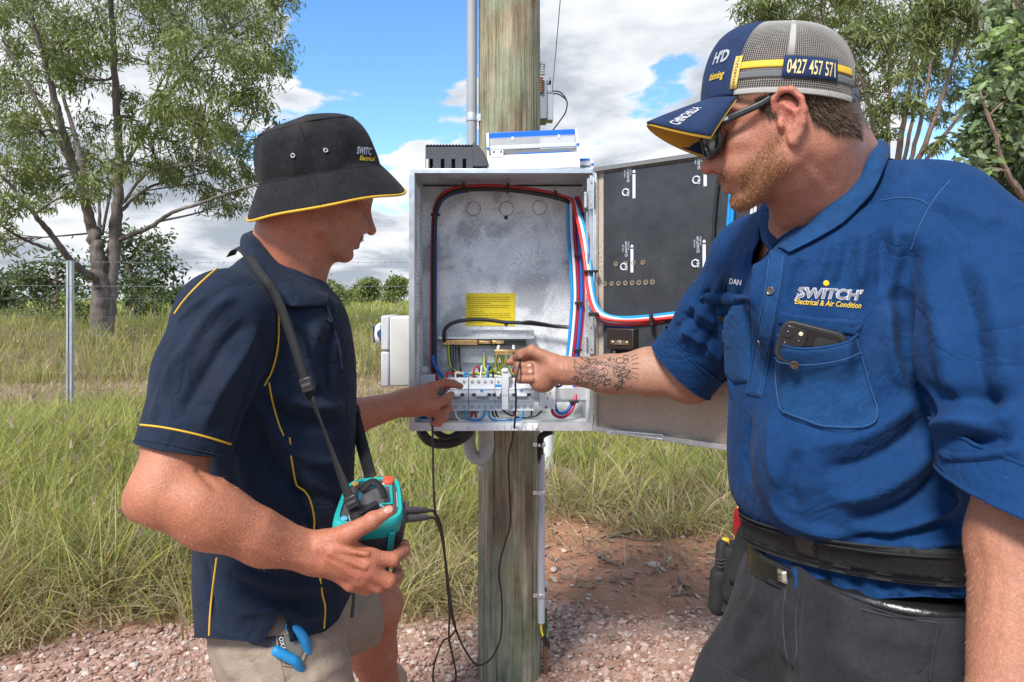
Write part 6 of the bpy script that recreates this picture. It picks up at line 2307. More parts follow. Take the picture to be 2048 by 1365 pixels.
def patch(name, sol, poly, thick, m_, parent, step=4.0, bulge=0.0, base=.0008, extra=None):
 """A sewn-on piece: its outline is measured on the photograph, its surface follows the garment."""
 poly = np.asarray(poly, float)
 # quad lattice by bilinear map of four corners, or a clipped grid
 x0, y0 = poly.min(0)
 x1, y1 = poly.max(0)
 nx, ny = int((x1 - x0) / step) + 2, int((y1 - y0) / step) + 2
 gx, gy = np.meshgrid(np.linspace(x0, x1, nx), np.linspace(y0, y1, ny))
 ins = inside(poly, gx, gy)
 ed = edge_dist(poly, gx, gy)
 # pull near-outside lattice points onto the outline
 out = ~ins & (ed < step * 1.1)
 if out.any():
  P2 = np.stack([gx[out], gy[out]], 1)
  bp, bd = P2.copy(), np.full(len(P2), 1e9)
  for i in range(len(poly)):
   a, b = poly[i - 1], poly[i]
   ab = b - a
   t = np.clip(((P2 - a) @ ab) / (ab @ ab + 1e-12), 0, 1)
   q = a + t[:, None] * ab
   d = np.linalg.norm(q - P2, axis=1)
   m = d < bd
   bp[m], bd[m] = q[m], d[m]
  gx[out], gy[out] = bp[:, 0], bp[:, 1]
 use = ins | out
 p = np.full((ny, nx, 3), np.nan)
 p[use] = cast(sol, gx[use], gy[use])
 ok = use & ~np.isnan(p[..., 0])
 n = np.zeros_like(p)
 n[ok] = sol.grad(p[ok], .004)
 ed = np.where(ins, ed, 0)
 up = base + (thick - base) * np.clip(ed / (step * 1.0), 0, 1) + bulge * (1 - np.exp(-(ed / (0.25 * min(x1 - x0, y1 - y0) + 1e-6)) ** 2))
 if extra is not None:
  up = up + extra(gx, gy)
 q = p + n * up[..., None]
 idx = -np.ones((ny, nx), int)
 idx[ok] = np.arange(ok.sum())
 F = []
 for i in range(ny - 1):
  for j in range(nx - 1):
   k = [idx[i, j], idx[i + 1, j], idx[i + 1, j + 1], idx[i, j + 1]]
   if min(k) >= 0:
    F.append(k)
   elif sum(v < 0 for v in k) == 1:
    F.append([v for v in k if v >= 0])
 return obj(name, q[ok], F, m_, parent)

def word_on(name, sol, s, p0, p1, h_px, m_, parent, shear=0., bold=0., lift=.0012, up=(0, -1), arc=0., spacing=1.0, thick=.0):
 """Lettering laid on a garment: from p0 to p1 along the base line on the photograph, h_px tall."""
 V, F, w = text_geo(s, shear, bold, spacing)
 p0, p1 = np.array(p0, float), np.array(p1, float)
 d = p1 - p0
 u = np.array(up, float)
 t = V[:, 0] / w
 xy = p0 + t[:, None] * d + V[:, 1:2] * h_px * u + (4 * t * (1 - t) * arc)[:, None] * np.array([0, -1.])
 p = cast(sol, xy[:, 0], xy[:, 1])
 bad = np.isnan(p[:, 0])
 if bad.all():
  return None
 n = np.zeros_like(p)
 n[~bad] = sol.grad(p[~bad], .006)
 p = p + n * lift
 F = [f for f in F if not any(bad[i] for i in f)]
 p[bad] = p[~bad][0]
 return obj(name, p, F, m_, parent, smooth=False)

def button(name, p, n, r, m_, parent, rim=None):
 o = MB().lathe([(r * .55, 0), (r, .0006), (r, .0020), (r * .8, .0027), (r * .62, .0021), (.0004, .0020)], p, n, 16).build(name, m_, parent, smooth=True)
 return o

def collar_strip(name, top, outer, m_, parent, fold=.004, n=5, bulge=.006, inner=.03, center=None):
 """Turned-down collar: top is the fold line, outer the free edge; both lists of 3D points."""
 T, O = catmull(np.array(top), n), catmull(np.array(outer), n)
 c = T.mean(0) if center is None else np.asarray(center)
 rad = T - c
 rad[:, 2] = 0
 rad /= np.linalg.norm(rad, axis=1)[:, None] + 1e-9
 up = A(0, 0, 1)
 rows = [T - rad * fold * .6 - up * inner, T - rad * fold * .6 - up * inner * .4, T - rad * fold * .3 - up * .001, T + up * .0018 + rad * fold * .5, T + rad * fold * 1.5 - up * .002]
 for s in (.25, .5, .75, .92, 1.0):
  b = (T + rad * fold * 1.5) * (1 - s) + O * s
  rows.append(b + (rad * .7 + up * .7) * bulge * 4 * s * (1 - s))
 G = np.stack(rows, 0)
 o = MB().grid(G).build(name, m_, parent, smooth=True, solid=.0022)
 sub = o.modifiers.new('sub', 'SUBSURF')
 sub.levels = sub.render_levels = 1
 return o

def cloth_mat(name, col, rough=.85, var=.10, vscale=14, weave=.00035, wscale=900, var2=.08, v2scale=300, sheen=.03, crinkle=.0015, cscale=60, color2=None, dust=0., dcol=(.30, .24, .19), ridge=0.):
 """Woven cloth: colour wear, fine weave and small crinkles."""
 m_ = mat(name, col, rough, spec=.2, var=var, vscale=vscale, color2=color2, sheen=sheen, var2=var2, v2scale=v2scale, bump=weave, bscale=wscale, bdetail=2)
 nt = m_.node_tree
 bp = [n for n in nt.nodes if n.type == 'BUMP'][0]
 tc = [n for n in nt.nodes if n.type == 'TEX_COORD'][0]
 b2 = nt.nodes.new('ShaderNodeBump')
 b2.inputs['Distance'].default_value = crinkle
 t = nt.nodes.new('ShaderNodeTexNoise')
 t.inputs['Scale'].default_value = cscale
 t.inputs['Detail'].default_value = 5
 t.inputs['Roughness'].default_value = .5
 t.inputs['Distortion'].default_value = .8
 nt.links.new(tc.outputs['Object'], t.inputs['Vector'])
 nt.links.new(t.outputs[0], b2.inputs['Height'])
 nt.links.new(b2.outputs[0], bp.inputs['Normal'])
 if ridge:
  # pressed-in creases: the folded edge of a smooth noise
  t = nt.nodes.new('ShaderNodeTexNoise')
  t.inputs['Scale'].default_value = 8.
  t.inputs['Detail'].default_value = 3
  t.inputs['Distortion'].default_value = 1.2
  nt.links.new(tc.outputs['Object'], t.inputs['Vector'])
  v = t.outputs[0]
  for op, k in (('SUBTRACT', .5), ('ABSOLUTE', 0), ('POWER', .6)):
   n_ = nt.nodes.new('ShaderNodeMath')
   n_.operation = op
   nt.links.new(v, n_.inputs[0])
   n_.inputs[1].default_value = k
   v = n_.outputs[0]
  b3 = nt.nodes.new('ShaderNodeBump')
  b3.inputs['Distance'].default_value = ridge * 4
  b3.inputs['Strength'].default_value = .8
  nt.links.new(v, b3.inputs['Height'])
  nt.links.new(b3.outputs[0], b2.inputs['Normal'])
 if dust:
  # lint specks and rubbed dusty patches
  bs = nt.nodes['Principled BSDF']
  old = bs.inputs['Base Color'].links[0].from_socket
  fac = None
  for sc, lo, hi, k in ((260., .66, .74, 1.), (9., .55, .75, .35)):
   t = nt.nodes.new('ShaderNodeTexNoise')
   t.inputs['Scale'].default_value = sc
   t.inputs['Detail'].default_value = 6
   nt.links.new(tc.outputs['Object'], t.inputs['Vector'])
   mr = nt.nodes.new('ShaderNodeMapRange')
   for i_, v_ in ((1, lo), (2, hi), (4, dust * k)):
    mr.inputs[i_].default_value = v_
   nt.links.new(t.outputs[0], mr.inputs[0])
   if fac is None:
    fac = mr.outputs[0]
   else:
    ad = nt.nodes.new('ShaderNodeMath')
    ad.use_clamp = True
    nt.links.new(fac, ad.inputs[0])
    nt.links.new(mr.outputs[0], ad.inputs[1])
    fac = ad.outputs[0]
  mx = nt.nodes.new('ShaderNodeMix')
  mx.data_type = 'RGBA'
  nt.links.new(fac, mx.inputs[0])
  nt.links.new(old, mx.inputs[6])
  mx.inputs[7].default_value = dcol + (1,)
  nt.links.new(mx.outputs[2], bs.inputs['Base Color'])
 return m_
# ------------------------------------------------------------------ man in the navy polo
def tint(V, base, spots):
 """Skin colour per point: spots are (centre, radius, colour, strength)."""
 C = np.tile(np.asarray(base, float), (len(V), 1))
 for c, r, col, st in spots:
  w = st * np.exp(-((V - np.asarray(c)) ** 2).sum(1) / r ** 2)
  C = C * (1 - w[:, None]) + np.asarray(col) * w[:, None]
 return C

L_HC = P(643, 389, 1.37)
L_HM = head_frame(L_HC, 1, 24, 17)

def lw(x, y, z):
 return L_HC + L_HM @ A(x, y, z)

SK_L = (0.41, 0.158, 0.092)

def left_body():
 pr = head_prims(L_HC, L_HM, 1.0, 1.0)
 pr += ear_prims(L_HC, L_HM, -1) + ear_prims(L_HC, L_HM, 1)
 # neck, throat and the tendon running down from behind the ear
 nb = P(572, 590, 1.39)
 pr += [Cone(lw(-.030, 0, -.045), nb, .060, .066, .03), Cone(lw(-.055, 0, .0), P(540, 520, 1.385), .045, .046, .03),
   Cone(lw(-.005, -.045, -.05), P(612, 585, 1.35), .016, .014, .02), Cone(lw(.015, 0, -.075), P(610, 580, 1.39), .032, .034, .03)]
 # trunk, coarse: it stays under the shirt
 pr += [Ell(P(540, 760, 1.39), A(.105, .155, .20), None, .05), Ell(P(548, 1010, 1.39), A(.11, .14, .20), None, .05), Ell(P(555, 1220, 1.38), A(.095, .12, .12), None, .05)]
 pr += [Cone(P(540, 640, 1.39), P(440, 625, 1.20), .075, .06, .05), Cone(P(540, 640, 1.39), P(545, 640, 1.60), .075, .055, .05)]
 # near arm
 sh, el, wr = P(440, 640, 1.19), P(328, 985, 1.040), P(634, 1108, 1.130)
 pr += [Cone(sh, P(388, 790, 1.12), .048, .044, .04), Cone(P(388, 790, 1.12), P(362, 880, 1.085), .044, .050, .02), Cone(P(362, 880, 1.085), el, .050, .0475, .02),
   Cone(el, P(420, 1032, 1.055), .0475, .0485, .02), Cone(P(420, 1032, 1.055), P(530, 1080, 1.09), .0465, .038, .02), Cone(P(530, 1080, 1.09), wr, .038, .031, .02),
   Ell(P(283, 1003, 1.058), A(.024, .028, .028), None, .03),
   Cone(P(400, 1005, 1.03), P(510, 1055, 1.065), .033, .026, .03)]
 # hand on the tester
 pr += [Cone(wr, P(690, 1112, 1.126), .0305, .029, .02)]
 mc = [((650, 1088, 1.122), (742, 1114, 1.120), .0165, .0140), ((650, 1104, 1.118), (738, 1138, 1.118), .0175, .0145), ((650, 1118, 1.120), (722, 1154, 1.122), .0165, .0140), ((648, 1128, 1.126), (702, 1166, 1.132), .0150, .0125)]
 for a, b, r0, r1 in mc:
  pr.append(Cone(P(*a), P(*b), r0, r1, .012))
 pr += pchain([(742, 1116, 1.119), (786, 1119, 1.132), (808, 1102, 1.165), (809, 1088, 1.195)], [.0132, .0116, .0106, .0084], .004, .008)
 pr += pchain([(738, 1140, 1.117), (778, 1162, 1.128), (795, 1154, 1.160), (795, 1138, 1.190)], [.0134, .0119, .0108, .0085], .004, .008)
 pr += pchain([(722, 1156, 1.121), (756, 1172, 1.134), (772, 1164, 1.162), (772, 1150, 1.190)], [.0132, .0118, .0105, .0085], .004, .008)
 pr += pchain([(702, 1167, 1.131), (733, 1178, 1.146), (748, 1170, 1.168), (748, 1160, 1.19)], [.0118, .0105, .0092, .0078], .004, .008)
 pr += pchain([(652, 1086, 1.120), (697, 1068, 1.112), (744, 1042, 1.110), (779, 1022, 1.118)], [.0205, .0165, .0128, .0098], .006, .014)
 pr.append(Ell(P(746, 1040, 1.109), A(.012, .012, .013), None, .006))
 # knuckle rises, tendons on the back of the hand
 for a, b in (((665, 1098, 1.095), (735, 1108, 1.104)), ((660, 1108, 1.094), (730, 1134, 1.101)), ((658, 1118, 1.098), (714, 1153, 1.106))):
  pr.append(Cone(P(*a), P(*b), .0032, .0042, .008))
 # far arm, reaching to the breakers
 sh2, el2, wr2 = P(545, 640, 1.60), P(598, 872, 1.44), P(806, 806, 1.655)
 pr += [Cone(sh2, el2, .055, .046, .03), Cone(el2, P(700, 836, 1.54), .045, .041, .02), Cone(P(700, 836, 1.54), wr2, .041, .0285, .02)]
 pr += [Cone(wr2, P(836, 798, 1.69), .0285, .028, .02), Cone(P(815, 795, 1.67), P(862, 778, 1.72), .020, .0155, .012), Cone(P(815, 806, 1.665), P(868, 798, 1.72), .021, .016, .012), Cone(P(815, 818, 1.665), P(866, 818, 1.715), .020, .0145, .012)]
 pr += pchain([(862, 776, 1.722), (889, 766, 1.758), (906, 768, 1.785), (921, 773, 1.806)], [.0132, .0118, .0108, .0082], .004, .008)
 pr += pchain([(838, 818, 1.672), (866, 812, 1.685), (888, 801, 1.715), (903, 790, 1.745)], [.0180, .0140, .0122, .0092], .005, .012)
 pr += pchain([(868, 800, 1.725), (892, 806, 1.755), (897, 818, 1.748), (888, 824, 1.728)], [.0132, .0118, .0108, .0095], .004, .008)
 pr += pchain([(866, 818, 1.718), (888, 824, 1.744), (890, 836, 1.737), (878, 840, 1.718)], [.0128, .0112, .0102, .0090], .004, .008)
 pr += pchain([(858, 826, 1.708), (876, 834, 1.730), (878, 846, 1.722), (866, 848, 1.704)], [.0115, .0102, .0092, .0082], .004, .008)
 # legs: he half kneels, left foot forward, right knee on the ground
 hipL, knL, anL = P(600, 1250, 1.50), P(752, 1215, 1.66), A(-.30, 1.93, .075)
 anL = A(-.325, 1.80, .075)
 hipR, knR, anR = P(572, 1290, 1.32), A(-.30, 1.22, .075), A(-.66, 1.16, .065)
 pr += [Cone(hipL, knL, .066, .058, .04), Ell(P(766, 1205, 1.67), A(.045, .05, .052), None, .02), Cone(knL, knL * .6 + anL * .4 + A(-.02, 0, 0), .055, .056, .02), Cone(knL * .6 + anL * .4 + A(-.02, 0, 0), anL, .056, .036, .02),
   Cone(hipR, knR, .058, .056, .04), Cone(knR, anR, .058, .038, .03)]
 return Solid(pr)

LB = left_body()

def left_skin(h=.0033):
 V, F = LB.mesh(h, (-1.0, .85, -.02), (.02, 2.02, 1.6))
 for pts, w, a in (([(540, 1062), (600, 1088), (680, 1106)], .006, .0016), ([(480, 1085), (560, 1118), (650, 1132)], .007, .0015), ([(655, 1120), (695, 1138), (728, 1150)], .005, .0014), ([(392, 935), (412, 955), (440, 985)], .008, -.0035), ([(404, 928), (430, 948), (462, 972)], .008, .002),
      ([(636, 1078), (640, 1105), (634, 1140)], .005, -.0012), ([(812, 786), (840, 782), (862, 776)], .005, .0012), ([(812, 808), (845, 802), (868, 798)], .005, .0012)):
  q = fold_px(LB, pts, w, a)
  if q:
   LB.folds.append(q)
 V = V + vnormals(V, F) * LB.relief(V)[:, None]
 loc = (V - L_HC) @ L_HM
 red, pale = (0.56, 0.215, 0.145), (0.56, 0.30, 0.205)
 C = tint(V, SK_L, [(P(545, 480, 1.30), .07, (0.502, 0.166, 0.090), .7), (P(640, 440, 1.29), .05, (0.384, 0.144, 0.079), .5), (P(700, 1120, 1.11), .07, (0.420, 0.131, 0.075), .6), (P(420, 1050, 1.0), .10, (0.456, 0.174, 0.090), .6),
      (P(300, 950, 1.0), .08, (0.483, 0.190, 0.106), .5), (P(770, 1200, 1.62), .08, (0.438, 0.178, 0.094), .6), (P(870, 800, 1.70), .06, (0.438, 0.144, 0.082), .6)])
 # lips, moustache shadow, knuckles
 lip = np.exp(-((loc[:, 0] - .095) / .010) ** 2 - (loc[:, 1] / .022) ** 2 - ((loc[:, 2] + .0705) / .006) ** 2)
 C = C * (1 - .55 * lip[:, None]) + A(.42, .13, .11) * .55 * lip[:, None]
 nos = np.exp(-((loc[:, 0] - .108) / .006) ** 2 - ((np.abs(loc[:, 1]) - .007) / .004) ** 2 - ((loc[:, 2] + .049) / .003) ** 2)
 C = C * (1 - .8 * nos[:, None])  # shade of the nostrils painted into the skin colour; no hollow is modelled
 fr = (RNG.uniform(0, 1, len(V)) < .006) * (np.abs(loc).max(1) < .2)
 C = C * (1 - .35 * fr[:, None])
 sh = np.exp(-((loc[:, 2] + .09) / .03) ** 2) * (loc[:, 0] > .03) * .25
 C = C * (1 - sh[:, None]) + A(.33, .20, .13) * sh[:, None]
 o = obj('body', V, F, None, L_ROOT)
 vcol(o, C)
 return o

L_ROOT = empty('person', (-.45, 1.35, 0), 'person in navy polo and bucket hat half kneeling with a teal tester', 'person')
SKIN = mat('skin', (1, 1, 1), .50, spec=.42, attr='col', var=.15, vscale=38, sss=.06, bump=.0012, bscale=330, bdetail=5, var2=.15, v2scale=240, rvar=.10)
_b = left_skin()
_b.data.materials.append(SKIN)
# ------------------------------------------------------------------ navy polo, shorts, boots
NAVY = cloth_mat('navy_knit', (.0088, .0165, .0345), var=.22, vscale=16, weave=.0003, wscale=1100, sheen=.03, crinkle=.003, cscale=26, dust=.06, ridge=.0022)
GOLD = mat('gold_piping', (.62, .36, .025), .6, var=.1, vscale=60, bump=.0003, bscale=900)

def rows_px(rows, ang, k=1.0):
 """(py, xl, xr, Y, b) -> loft rows."""
 out = []
 for py, xl, xr, Y, b in rows:
  c = P((xl + xr) / 2, py, Y)
  out.append((c[2], c[0], c[1], (xr - xl) / 2 / FPX * Y * k, b, ang))
 return out

def left_polo():
 ang = math.radians(18)
 tor = Loft(rows_px([(535, 480, 630, 1.40, .10), (570, 455, 652, 1.395, .135), (620, 420, 678, 1.39, .165), (700, 402, 688, 1.39, .182), (800, 402, 696, 1.39, .180), (900, 405, 706, 1.385, .172), (1000, 400, 704, 1.38, .168),
      (1100, 395, 700, 1.38, .168), (1200, 398, 702, 1.375, .176), (1310, 408, 704, 1.37, .184)], ang, .985), .03, 1, 2.3, .03)
 sh, hem = P(452, 632, 1.20), P(366, 905, 1.085)
 ax = (hem - sh) / np.linalg.norm(hem - sh)
 pr = [tor,
   Cone(P(525, 580, 1.36), P(452, 640, 1.21), .066, .078, .05), Cone(sh, P(412, 745, 1.15), .077, .0765, .04), Cone(P(412, 745, 1.15), hem + ax * .05, .0765, .0705, .03),
   Cone(P(545, 575, 1.43), P(545, 640, 1.58), .07, .078, .05), Cone(P(545, 640, 1.58), P(585, 800, 1.50), .078, .075, .04),
   Ell(P(640, 760, 1.38), A(.06, .11, .16), None, .05)]
 base = Solid(pr)
 hx = np.array([400, 430, 480, 545, 565, 585, 650, 675, 692, 712])
 hy = np.array([1276, 1277, 1281, 1287, 1286, 1283, 1262, 1240, 1205, 1165])
 nk = (P(590, 520, 1.385), P(560, 610, 1.385))
 neck = Cone(nk[0], nk[1] + (nk[1] - nk[0]) * .3, .066, .074)
 # hem plane of the near sleeve follows its slanted edge
 e0, e1 = P(268, 882, 1.07), P(455, 917, 1.07)
 n_h = np.cross((e1 - e0), P(360, 900, 1.07) - A(0, 0, CAM_H) + A(0, 0, .10))
 n_h = n_h / np.linalg.norm(n_h)
 if n_h @ ax < 0:
  n_h = -n_h
 hc = (e0 + e1) / 2
 sh2, hem2 = P(545, 640, 1.58), P(583, 790, 1.505)
 ax2 = (hem2 - sh2) / np.linalg.norm(hem2 - sh2)
 slit = [P(552, 1300, 1.22), P(561, 1222, 1.215)]

 def cut(p):
  qx, qy = 1024 + p[:, 0] / p[:, 1] * FPX, 600 - (p[:, 2] - CAM_H) / p[:, 1] * FPX
  c = (qy - np.interp(qx, hx, hy)) / FPX * p[:, 1]
  c = np.maximum(c, -neck.d(p))
  q = p - sh
  t = q @ ax
  da = np.linalg.norm(q - t[:, None] * ax, axis=1)
  c = np.maximum(c, np.minimum(np.minimum((p - hc) @ n_h, .105 - da), .42 - t))
  q = p - sh2
  t = q @ ax2
  da = np.linalg.norm(q - t[:, None] * ax2, axis=1)
  c = np.maximum(c, np.minimum(np.minimum((p - hem2) @ ax2, .105 - da), .30 - t))
  # side slit, a narrow wedge on the near side
  u = (p[:, 2] - slit[0][2]) / (slit[1][2] - slit[0][2])
  xs = slit[0][0] + (slit[1][0] - slit[0][0]) * u
  wd = .030 * (1 - u)
  c = np.maximum(c, np.minimum(np.minimum(wd - np.abs(p[:, 0] - xs), 1.33 - p[:, 1]), slit[1][2] - p[:, 2]))
  return c
 F_ = []

 def f(pts, w, a):
  q = fold_px(base, pts, w * .8, a * 2.4)
  if q:
   F_.append(q)
 # sleeve: long soft drags from the shoulder, and the dip under the arm
 f([(470, 590), (430, 620), (385, 680), (350, 760)], .012, .0040)
 f([(500, 640), (450, 690), (400, 770), (350, 850)], .014, -.0035)
 f([(520, 650), (480, 720), (430, 800), (400, 870)], .013, .0040)
 f([(530, 690), (505, 770), (480, 840), (462, 890)], .012, -.0060)
 f([(372, 690), (340, 740), (318, 800), (300, 850)], .010, .0028)
 f([(420, 590), (380, 620), (355, 650)], .009, .0030)
 # armpit creases and chest
 f([(560, 600), (560, 680), (545, 740), (510, 790)], .010, -.0035)
 f([(545, 770), (580, 800), (640, 815), (690, 812)], .014, .0060)
 f([(520, 790), (570, 835), (640, 850), (700, 845)], .012, -.0055)
 f([(515, 800), (560, 880), (620, 920), (690, 930)], .014, .0050)
 f([(500, 820), (540, 920), (600, 980), (680, 1010)], .014, -.0050)
 f([(640, 640), (620, 720), (640, 790)], .016, .0050)
 f([(670, 650), (655, 720), (665, 800)], .012, -.0040)
 f([(480, 900), (500, 980), (540, 1050)], .016, .0045)
 f([(580, 950), (620, 1030), (640, 1090)], .014, -.0050)
 f([(600, 940), (650, 1000), (675, 1060)], .012, .0050)
 f([(440, 1150), (520, 1190), (590, 1200), (650, 1190)], .014, -.0040)
 f([(450, 1130), (540, 1165), (620, 1175), (680, 1150)], .014, .0042)
 f([(470, 1230), (520, 1222), (558, 1218)], .010, .0035)
 f([(570, 1215), (610, 1235), (650, 1230)], .010, .0035)
 f([(566, 1222), (575, 1260), (590, 1282)], .008, .003)
 f([(410, 1120), (415, 1190), (428, 1260)], .012, -.004)

 def noise(p):
  return .0022 * wob(p[:, 0] * 11 + p[:, 1] * 4, p[:, 2] * 8, 1.0, 2) + .0009 * wob(p[:, 0] * 30, p[:, 2] * 22 + p[:, 1] * 12, 1.0, 4)
 s = Solid(pr, F_, noise, cut)
 garment('polo_shirt', s, .0040, (-.92, .95, .45), (-.1, 1.75, 1.30), NAVY, L_ROOT)
 return s

LP = left_polo()

def left_trim():
 # gold piping along the seams
 for pts in ([(547, 572), (556, 625), (556, 690), (545, 740), (529, 772)], [(538, 766), (547, 810), (556, 845), (567, 872)], [(579, 876), (583, 915), (592, 966), (600, 976), (611, 984), (622, 1005), (629, 1040), (626, 1074)],
    [(640, 1156), (645, 1190), (650, 1215), (648, 1257)], [(434, 1116), (427, 1170), (421, 1225), (419, 1271)], [(480, 509), (450, 527), (420, 550), (390, 578), (366, 605), (350, 628)], [(272, 849), (330, 856), (400, 871), (461, 889)]):
  seam('piping', LP, pts, .0017, GOLD, L_ROOT, .0006)
 # collar
 top = PL([(548, 456, 1.47), (518, 462, 1.44), (503, 464, 1.395), (509, 470, 1.345), (528, 494, 1.312), (556, 527, 1.300), (590, 553, 1.305), (622, 572, 1.325), (645, 590, 1.345)])
 out = PL([(540, 500, 1.52), (500, 500, 1.485), (484, 503, 1.400), (490, 515, 1.300), (508, 545, 1.252), (535, 588, 1.225), (572, 610, 1.222), (602, 614, 1.240), (655, 612, 1.300)])
 collar_strip('collar', top, out, NAVY, L_ROOT, .004, 6, .012, .03, P(580, 540, 1.39))
 top = PL([(548, 456, 1.47), (590, 500, 1.485), (618, 540, 1.47), (638, 572, 1.43), (650, 592, 1.375)])
 out = PL([(540, 500, 1.52), (600, 540, 1.53), (640, 575, 1.51), (662, 600, 1.46), (668, 618, 1.40)])
 collar_strip('collar', top, out, NAVY, L_ROOT, .004, 6, .006, .03, P(580, 540, 1.39))
 MB().tube(catmull(PL([(622, 541, 1.455), (630, 556, 1.435), (638, 573, 1.405), (643, 588, 1.375)]), 6), .0055, 8).build('collar_tape', GOLD, L_ROOT, smooth=True)
 # placket edge and buttons
 p = on(LP, [(647, 602), (662, 640), (676, 690), (682, 740)], 8, .003)
 MB().tube(p, .0028, 6).build('placket_edge', NAVY, L_ROOT, smooth=True)
 for px, py in ((643, 596), (657, 641)):
  q = cast(LP, [px], [py])
  if not np.isnan(q[0, 0]):
   button('button', q[0] + LP.grad(q)[0] * .002, LP.grad(q, .006)[0], .0055, mat('navy_button', (.018, .022, .03), .35, spec=.5), L_ROOT)
 # sleeve hem stitch ridge
 seam('sleeve_hem', LP, [(270, 878), (330, 888), (400, 903), (452, 915)], .0016, NAVY, L_ROOT, .0)

left_trim()

def left_shorts():
 stone = cloth_mat('stone_cotton', (.27, .215, .165), var=.10, vscale=18, weave=.0003, wscale=1000, crinkle=.0016, cscale=70, ridge=.0018)
 kn = P(752, 1215, 1.66)
 hipL, hipR = P(600, 1250, 1.50), P(575, 1270, 1.28)
 pr = [Ell(P(556, 1250, 1.38), A(.126, .148, .15), None, .05), Cone(P(582, 1290, 1.31), A(-.34, 1.23, .20), .098, .116, .05), Cone(hipL, hipL * .25 + kn * .75, .105, .088, .05)]
 base = Solid(pr)
 ax = (kn - hipL) / np.linalg.norm(kn - hipL)
 hc = P(738, 1235, 1.62)

 def cut(p):
  q = p - hipL
  t = q @ ax
  da = np.linalg.norm(q - t[:, None] * ax, axis=1)
  n_h = ax * .9 + A(.25, 0, .18)
  n_h = n_h / np.linalg.norm(n_h)
  c = np.minimum((p - hc) @ n_h, .125 - da)
  c = np.maximum(c, .21 - p[:, 2])
  return np.maximum(c, p[:, 2] - (P(0, 1120, 1.3)[2]))
 F_ = []
 for pts, w, a in (([(600, 1350), (640, 1320), (690, 1290)], .012, -.005), ([(620, 1362), (660, 1340), (705, 1315)], .012, .005), ([(440, 1290), (450, 1330), (470, 1362)], .014, .005), ([(480, 1300), (500, 1340), (520, 1365)], .012, -.005),
      ([(545, 1300), (560, 1330), (575, 1362)], .010, .004), ([(690, 1230), (720, 1225), (745, 1190)], .01, .004), ([(700, 1260), (720, 1260), (735, 1240)], .01, -.004)):
  q = fold_px(base, pts, w, a)
  if q:
   F_.append(q)
 s = Solid(pr, F_, lambda p: .002 * wob(p[:, 0] * 14, p[:, 2] * 12 + p[:, 1] * 9, 1.0, 6), cut)
 garment('shorts', s, .0045, (-.85, 1.0, .15), (-.1, 1.8, .75), stone, L_ROOT)
 # pocket mouth, hem tape and waistband
 seam('pocket_edge', s, [(614, 1262), (615, 1290), (606, 1318), (590, 1332), (566, 1330)], .002, stone, L_ROOT, .002)
 seam('side_seam', s, [(556, 1300), (562, 1330), (570, 1362)], .0014, stone, L_ROOT, .0005)
 patch('waistband', s, [(490, 1280), (552, 1272), (552, 1292), (536, 1296), (505, 1290)], .003, mat('charcoal_band', (.05, .05, .06), .8), L_ROOT, 4)
 patch('pocket_lining', s, [(566, 1272), (612, 1262), (612, 1292), (600, 1318), (582, 1328), (568, 1322)], .0022, mat('pocket_grey', (.17, .155, .13), .9), L_ROOT, 4)
 # woven label above the pocket
 patch('woven_label', s, [(555, 1273), (567, 1270), (570, 1305), (559, 1306)], .0045, mat('label_black', (.015, .015, .016), .7), L_ROOT, 3)
 word_on('label_letters', s, 'OXA', (558.5, 1275), (564.5, 1301), 7.5, mat('label_white', (.7, .7, .7), .6), L_ROOT, bold=.015, lift=.0062, up=(1, -.2))
 # drawcord hanging at the front
 c = catmull(PL([(706, 1180, 1.34), (707, 1200, 1.335), (704, 1235, 1.33)]), 6)
 MB().tube(c, .0032, 8).build('drawcord', M_BLACK if 'black_plastic' in MATS else mat('black_cord', (.02, .02, .02), .8), L_ROOT, smooth=True)
 return s

LS = left_shorts()

def boot(c, fwd, parent, m_, ms):
 """Lace-up boot: c ankle point, fwd unit direction on the ground."""
 f = np.asarray(fwd, float)
 g = c[2] - .075
 b = A(c[0], c[1], g)
 pr = [Cone(b + A(0, 0, .16), b + A(0, 0, .07), .050, .047, .02), Cone(b - f * .03 + A(0, 0, .045), b + f * .11 + A(0, 0, .045), .042, .040, .02), Cone(b + f * .10 + A(0, 0, .045), b + f * .165 + A(0, 0, .040), .043, .036, .02), Cone(b + A(0, 0, .10), b + f * .10 + A(0, 0, .06), .04, .036, .02)]

 def cut(p):
  return np.maximum(g + .018 - p[:, 2], p[:, 2] - g - .175)
 s = Solid(pr, (), None, cut)
 V, F = s.mesh(.006, b - A(.25, .25, .03), b + A(.25, .25, .25))
 o = obj('boot', V, F, m_, parent)
 sl = Solid([Cone(b - f * .035 + A(0, 0, .01), b + f * .165 + A(0, 0, .01), .046, .044, .01)], (), None, lambda p: np.maximum(p[:, 2] - g - .0195, g + .001 - p[:, 2]))
 V, F = sl.mesh(.006, b - A(.25, .25, .03), b + A(.25, .25, .25))
 obj('sole', V, F, ms, o)
 return o

M_BOOT = mat('tan_boot', (.36, .26, .17), .7, var=.15, vscale=25, bump=.0006, bscale=300)
M_SOLE = mat('boot_sole', (.06, .05, .04), .8)
boot(A(-.325, 1.80, .075), A(.93, .36, 0), L_ROOT, M_BOOT, M_SOLE)
boot(A(-.66, 1.16, .085), A(.98, .1, 0), L_ROOT, M_BOOT, M_SOLE)

